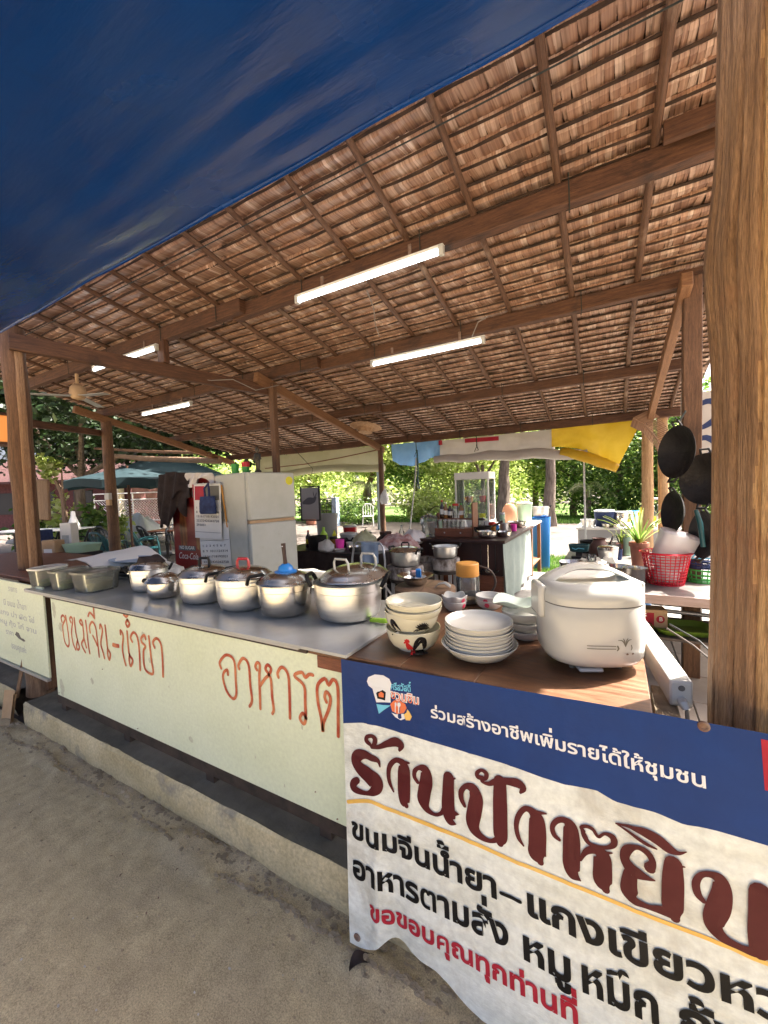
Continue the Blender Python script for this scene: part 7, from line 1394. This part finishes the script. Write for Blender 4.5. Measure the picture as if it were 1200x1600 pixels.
b = MB(); b.box((3.4, -1.8, 1.25), (.5, .5, 2.5)); part('column', b, 'cream', t)
for x in (-2.5, -.5, 1.5):
    b = MB(); b.box((x, -1.61, 1.5), (1.0, .06, 1.1)); part('window', b, 'black_plastic', t)
t = thing('wire_fence', 'white framed wire mesh fence beyond the patio', 'fence'); fa, fb_ = Vector((-22.3, 10.35, .0)), Vector((-14.0, 15.0, .0)); fd = fb_ - fa
for i in range(6):
    p = fa + fd * (i / 5); b = MB(); b.tube([p, p + Vector((0, 0, 1.85))], .035, 8); part('post', b, 'white_metal', t)
for z in (.45, 1.5, 1.82):
    b = MB(); b.tube([fa + Vector((0, 0, z)), fb_ + Vector((0, 0, z))], .025, 7); part('rail', b, 'white_metal', t)
b = MB()
for i in range(70):
    for sg in (-1, 1):
        q0 = i / 70; q1 = q0 + sg * 1.05 / fd.length
        if 0 <= q1 <= 1: b.tube([fa + fd * q0 + Vector((0, 0, .45)), fa + fd * q1 + Vector((0, 0, 1.5))], .011, 4, cap=False)
o = part('mesh', b, 'galv', t); o['kind'] = 'stuff'

# ------------------------------------------------------------------ vegetation
def leaf_mesh(pts, size, m, name, flat=0.0):
    n = len(pts); a = rng.uniform(0, 2 * PI, n); el = rng.uniform(-.9, .7, n) * (1 - flat); s = size * rng.uniform(.6, 1.3, n)
    d = np.stack([np.cos(a) * np.cos(el), np.sin(a) * np.cos(el), np.sin(el)], 1); rv = rng.normal(size=(n, 3)); sd_ = np.cross(d, rv); sd_ /= np.linalg.norm(sd_, axis=1)[:, None] + 1e-9
    nn = np.cross(d, sd_); v = np.empty((n, 4, 3)); v[:, 0] = pts; v[:, 1] = pts + d * (s * .5)[:, None] + sd_ * (s * .27)[:, None] + nn * (s * .06)[:, None]; v[:, 2] = pts + d * s[:, None]; v[:, 3] = pts + d * (s * .5)[:, None] - sd_ * (s * .27)[:, None] + nn * (s * .06)[:, None]
    me = bpy.data.meshes.new(name); me.vertices.add(4 * n); me.vertices.foreach_set('co', v.ravel()); me.loops.add(4 * n); me.loops.foreach_set('vertex_index', np.arange(4 * n)); me.polygons.add(n); me.polygons.foreach_set('loop_start', np.arange(n) * 4)
    ul = me.uv_layers.new(name='UVMap'); uv = np.zeros((n, 4, 2)); uv[:, :, 1] = (np.arange(n) + .5)[:, None]; ul.data.foreach_set('uv', uv.ravel()); me.materials.append(M[m]); me.update(calc_edges=True); return me
def crown_pts(c, rad, n, clumps, cs=.22):
    cc = rng.normal(size=(clumps, 3)); cc /= np.linalg.norm(cc, axis=1)[:, None]; cc *= rng.uniform(.35, 1.0, clumps)[:, None] ** .7
    k = rng.integers(0, clumps, n); p = cc[k] + rng.normal(size=(n, 3)) * cs * rng.uniform(.5, 1.3, clumps)[k][:, None]
    return np.array(c) + p * np.array(rad)
def tree(x, y, h, r, cz, rad, n, ls, m, label, group, clumps=26, lean=(0, 0), cat='tree', name='tree', cs=.2, bark='bark', limbs=3, cdx=(0, 0)):
    t = thing(name, label, cat, (x, y, 0), 0, group); b = MB(); pts = [(lean[0] * q + .10 * nz(q * 3, x), lean[1] * q + .10 * nz(q * 3, y, 2), -0.08 + h * q) for q in np.linspace(0, 1, 8)]
    b.tube(pts, [r * (1.15 - .6 * q) for q in np.linspace(0, 1, 8)], 10, jit=.06); part('trunk', b, bark, t)
    for k in range(limbs):
        a = 2 * PI * (k + rnd.random() * .6) / max(1, limbs); b = MB(); p0 = Vector(pts[5]); e_ = Vector((cdx[0] + lean[0] + rad[0] * .6 * math.cos(a), cdx[1] + lean[1] + rad[1] * .6 * math.sin(a), cz + rad[2] * .2)); mid = p0.lerp(e_, .5) + Vector((0, 0, -.12 * rad[2]))
        b.tube([p0, mid, e_], [r * .5, r * .34, r * .12], 7, jit=.06); part('limb', b, bark, t)
    if n: link('crown', leaf_mesh(crown_pts((lean[0] + cdx[0], lean[1] + cdx[1], cz), rad, n, clumps, cs), ls, m, 'crown'), t)
    return t
TG = 'trees beyond the dirt path'
# left dark tree
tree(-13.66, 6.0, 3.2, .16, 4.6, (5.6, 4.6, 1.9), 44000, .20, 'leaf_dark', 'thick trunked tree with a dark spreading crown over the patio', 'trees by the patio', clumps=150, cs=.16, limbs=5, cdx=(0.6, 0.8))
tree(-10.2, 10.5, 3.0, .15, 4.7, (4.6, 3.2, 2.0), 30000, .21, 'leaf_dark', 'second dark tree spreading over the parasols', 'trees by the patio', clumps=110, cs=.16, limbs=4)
tree(-13.3, 5.6, 2.2, .085, 2.45, (.35, .35, .35), 260, .2, 'leaf_backlit', 'thin leaning pale trunk with a tuft of leaves beside the thick tree', 'trees by the patio', clumps=6, lean=(-.55, -.15), limbs=1, bark='board_wood')
tree(-19, 13, 3.0, .15, 4.6, (3.2, 2.6, 2.2), 5000, .26, 'leaf', 'green tree rising behind the wire fence', 'trees by the patio', clumps=40)
tree(-24, 16, 3.0, .15, 5.0, (4.5, 3, 2.8), 4500, .32, 'leaf_backlit', 'pale green tree farther off behind the house', 'trees by the patio', clumps=40)
def bush(x, y, rad, n, ls, m, label, group, name='bush', clumps=18, cat='bush', z=None):
    o = link(name, leaf_mesh(crown_pts((0, 0, rad[2] * .85), rad, n, clumps, .28), ls, m, name), None, (x, y, 0)); o['label'] = label; o['category'] = cat
    if group: o['group'] = group
    return o
BG_ = 'bushes along the lawn'
for x, y, r_, m, lb in ((-14.2, 5.7, .5, 'leaf_backlit', 'light green fern like bush under the leaning trunk'), (-14.9, 5.3, .45, 'leaf', 'darker bush at the foot of the maroon wall'), (-13.2, 6.6, .4, 'leaf_backlit', 'small bush right of the thick trunk'), (-12.9, 5.9, .28, 'leaf', 'low plant in the round planter')):
    bush(x, y, (r_, r_, r_ * 1.1 + (.5 if 'planter' in lb else .25)), 500, .20, m, lb, 'garden plants by the patio', 'garden_plant', cat='plant')
for i in range(16):
    a = i / 15; b = MB(); r_ = rnd.uniform(.12, .24); b.lathe([(0, 0), (r_, .05), (r_ * .9, r_ * .8), (0, r_ * 1.1)], 9); b.v = [(p[0] * (1 + .3 * nz(p[0] * 5, p[1] * 5, i)), p[1], p[2] * (1 + .3 * nz(p[1] * 5, i))) for p in b.v]
    o = solo('garden_stone', b, 'stone', 'rounded grey garden stone in the border before the maroon wall', 'stone', (-16.2 + 2.3 * a + rnd.uniform(-.3, .3), 5.2 + 1.5 * a, rnd.uniform(0, .9)), group='garden stones in the border')
# trees behind
tree(-4.05, 17.2, 3.6, .26, 5.6, (2.6, 2.2, 1.7), 7000, .20, 'leaf_backlit', 'forked tree with a smooth trunk behind the glass case', TG, clumps=46, lean=(.12, 0))
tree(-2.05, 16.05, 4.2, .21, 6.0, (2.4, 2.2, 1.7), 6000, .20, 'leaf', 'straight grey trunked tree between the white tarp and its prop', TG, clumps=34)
tree(-5.3, 18.6, 2.6, .13, 4.0, (2.2, 2.0, 1.7), 6500, .19, 'leaf_backlit', 'slim tree with bright yellow green leaves left of the glass case', TG, clumps=36)
tree(-7.2, 20.0, 2.4, .14, 3.2, (2.4, 1.9, 2.0), 7500, .20, 'leaf_backlit', 'bushy bright tree behind the condiment rack', TG, clumps=46)
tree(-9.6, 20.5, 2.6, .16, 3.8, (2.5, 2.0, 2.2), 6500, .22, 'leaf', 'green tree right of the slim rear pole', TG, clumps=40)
tree(-12.2, 18.6, 3.0, .20, 3.9, (2.4, 2.0, 1.9), 6500, .22, 'leaf_backlit', 'leafy tree with pale leaning trunk above the clipped bush', TG, clumps=40, lean=(1.0, .3), bark='board_wood')
tree(-15.0, 18.0, 2.8, .16, 3.6, (2.4, 2.2, 2.2), 6000, .24, 'leaf_backlit', 'bright tree behind the framed board', TG, clumps=36)
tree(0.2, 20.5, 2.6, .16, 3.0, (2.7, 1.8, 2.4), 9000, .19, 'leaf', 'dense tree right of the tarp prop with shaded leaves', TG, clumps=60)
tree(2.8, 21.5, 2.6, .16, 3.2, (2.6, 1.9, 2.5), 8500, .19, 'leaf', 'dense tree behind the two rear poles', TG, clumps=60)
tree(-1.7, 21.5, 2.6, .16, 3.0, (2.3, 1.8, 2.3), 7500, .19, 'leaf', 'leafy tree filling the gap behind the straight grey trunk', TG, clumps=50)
tree(5.2, 22.0, 2.6, .18, 3.6, (2.8, 2.0, 2.8), 5000, .24, 'leaf', 'large tree at the right behind the pillar', TG, clumps=40)
tree(-3.6, 22.5, 2.6, .16, 3.2, (2.4, 1.8, 2.4), 6500, .21, 'leaf_backlit', 'sunlit tree behind the forked trunk', TG, clumps=44)
bush(-10.45, 15.9, (.85, .8, .62), 3200, .11, 'leaf', 'round clipped bush on the lawn beside the white chair', BG_, clumps=40)
for x, y, r_, m, lb in ((-6.9, 18.2, 1.0, 'leaf_backlit', 'tall pale bush behind the wicker basket'), (-8.2, 18.0, .9, 'leaf_backlit', 'pale bush beside the white hanging rope'), (-5.6, 20.0, .9, 'leaf', 'dark low bush below the glass case'), (-.5, 19.3, 1.0, 'leaf', 'low bush under the dense tree'), (1.6, 19.8, 1.1, 'leaf', 'low dark bush right of the tarp prop'), (3.4, 19.8, 1.0, 'leaf_backlit', 'pale low bush behind the yellow bottle'), (-13.6, 16.8, .8, 'leaf', 'low bush behind the garden railing')):
    bush(x, y, (r_ * 1.2, r_, r_), 2200, .17, m, lb, BG_, clumps=26)
def palm(x, y, h, n, ln, label):
    t = thing('palm_tree', label, 'palm tree', (x, y, 0)); b = MB(); b.tube([(0, 0, -.05), (.05, 0, h * .5), (0, 0, h)], [.16, .12, .10], 9, jit=.08); part('trunk', b, 'bark', t)
    for k in range(n):
        a = 2 * PI * k / n + rnd.uniform(-.2, .2); el = rnd.uniform(.3, 1.2); b = MB(); pts = []
        for i in range(9):
            q = i / 8; pts.append(Vector((ln * q * math.cos(a) * math.cos(el * .6), ln * q * math.sin(a) * math.cos(el * .6), h + ln * (math.sin(el) * q - .95 * q * q))))
        for i in range(8):
            for s_ in (-1, 1):
                for j in range(3):
                    p = pts[i].lerp(pts[i + 1], j / 3); e_ = p + Vector((-math.sin(a) * s_ * .26, math.cos(a) * s_ * .26, -.22)) * (1.1 - .8 * abs(i / 8 - .4)); d = (pts[i + 1] - pts[i]) * .10; c0 = len(b.v)
                    b.v += [tuple(p), tuple(p + d), tuple(e_ + d * .6)]; b.quad([c0, c0 + 1, c0 + 2], [(0, k + .5)] * 3)
        b.tube(pts, .018, 4); part('frond', b, 'palmleaf', t)
palm(-10.6, 17.2, 1.7, 13, 1.5, 'pale palm with drooping fronds behind the clipped bush')
palm(-1.0, 19.0, 1.3, 9, 1.2, 'dull green palm fronds left of the straight grey trunk')
b = MB(); b.tube([(-8.08, 13.8, -.1), (-8.08, 13.9, 4.2)], .075, 10); solo('utility_pole', b, 'cloth_green', 'thin grey green pole on the lawn left of the slim rear pole', 'pole')
t = thing('garden_chair', 'white metal garden chair on the lawn beside the clipped bush', 'chair', (-9.1, 14.6, 0), .5)
b = MB(); b.box((0, 0, .44), (.46, .42, .03)); part('seat', b, 'white_metal', t)
b = MB(); b.tube([(-.22, .2, .44), (-.22, .26, .8), (-.12, .28, .95), (.12, .28, .95), (.22, .26, .8), (.22, .2, .44)], .022, 7); part('back_frame', b, 'white_metal', t)
for x in (-.11, 0, .11):
    b = MB(); b.tube([(x, .2, .44), (x, .27, .93)], .014, 6); part('back_rod', b, 'white_metal', t)
for sx in (-1, 1):
    for sy in (-1, 1):
        b = MB(); b.tube([(sx * .2, sy * .18, .44), (sx * .24, sy * .22, 0)], .02, 6); part('leg', b, 'white_metal', t)
t = thing('railing', 'low dark garden railing with pots behind the framed board', 'railing', (-12.9, 15.8, 0), .5)
for z in (.6, 1.2):
    b = MB(); b.tube([(-1, 0, z), (1.2, 0, z)], .025, 6); part('rail', b, 'steel_dark', t)
for i in range(8):
    b = MB(); b.tube([(-1 + .31 * i, 0, 0), (-1 + .31 * i, 0, 1.2)], .016, 6); part('baluster', b, 'steel_dark', t)
can(-12.7, 15.2, 0, .28, .55, 'terracotta', 'terracotta planter in front of the garden railing', 'planter', 'planter')
can(-12.0, 15.6, 0, .25, .5, 'terracotta', 'second terracotta planter beside the white garden post', 'planter', 'planter')
b = MB(); b.box((0, 0, .62), (.26, .26, 1.3), taper=.9); solo('garden_post', b, 'bluecloth', 'short pale blue white garden post left of the clipped bush', 'post', (-11.0, 14.9, 0))
# grass blades on the lawn and on the strip at the path edge
def grass(n, x0, x1, y0, y1, h, name):
    x = rng.uniform(x0, x1, n); y = rng.uniform(y0, y1, n); a = rng.uniform(0, 2 * PI, n); hh = h * rng.uniform(.5, 1.3, n); v = np.empty((n, 3, 3)); w = .010 + .004 * (y[:, None] > 12)
    dx = np.cos(a)[:, None] * w; dy = np.sin(a)[:, None] * w; v[:, 0] = np.concatenate([x[:, None] - dx, y[:, None] - dy, np.full((n, 1), -.03)], 1); v[:, 1] = np.concatenate([x[:, None] + dx, y[:, None] + dy, np.full((n, 1), -.03)], 1)
    v[:, 2] = np.stack([x + rng.normal(0, .4, n) * hh, y + rng.normal(0, .4, n) * hh, hh], 1)
    me = bpy.data.meshes.new(name); me.vertices.add(3 * n); me.vertices.foreach_set('co', v.ravel()); me.loops.add(3 * n); me.loops.foreach_set('vertex_index', np.arange(3 * n)); me.polygons.add(n); me.polygons.foreach_set('loop_start', np.arange(n) * 3)
    ul = me.uv_layers.new(name='UVMap'); uv = np.zeros((n, 3, 2)); uv[:, :, 1] = (np.arange(n) + .5)[:, None]; ul.data.foreach_set('uv', uv.ravel()); me.materials.append(M['grass']); me.update(calc_edges=True); o = link(name, me); o['kind'] = 'stuff'
grass(26000, -16, 5, 17.0, 20.5, .11, 'grass')
grass(9000, -2.6, 1.0, 6.9, 9.0, .07, 'grass')
# far-off wood
pts = np.concatenate([crown_pts((x, 30 + 4 * math.sin(x), 3.0), (4.5, 2.5, 3.2), 1300, 40, .2) for x in range(-44, 22, 4)]); pts[:, 2] = np.abs(pts[:, 2])
o = link('far_woods', leaf_mesh(pts, .42, 'leaf_backlit', 'far_woods')); o['kind'] = 'stuff'
pts = np.concatenate([crown_pts((x, 38, 3.2), (4.5, 2.0, 3.0), 600, 30, .22) for x in range(-56, 30, 4)]); pts[:, 2] = np.abs(pts[:, 2])
o = link('far_woods', leaf_mesh(pts, .6, 'leaf', 'far_woods')); o['kind'] = 'stuff'
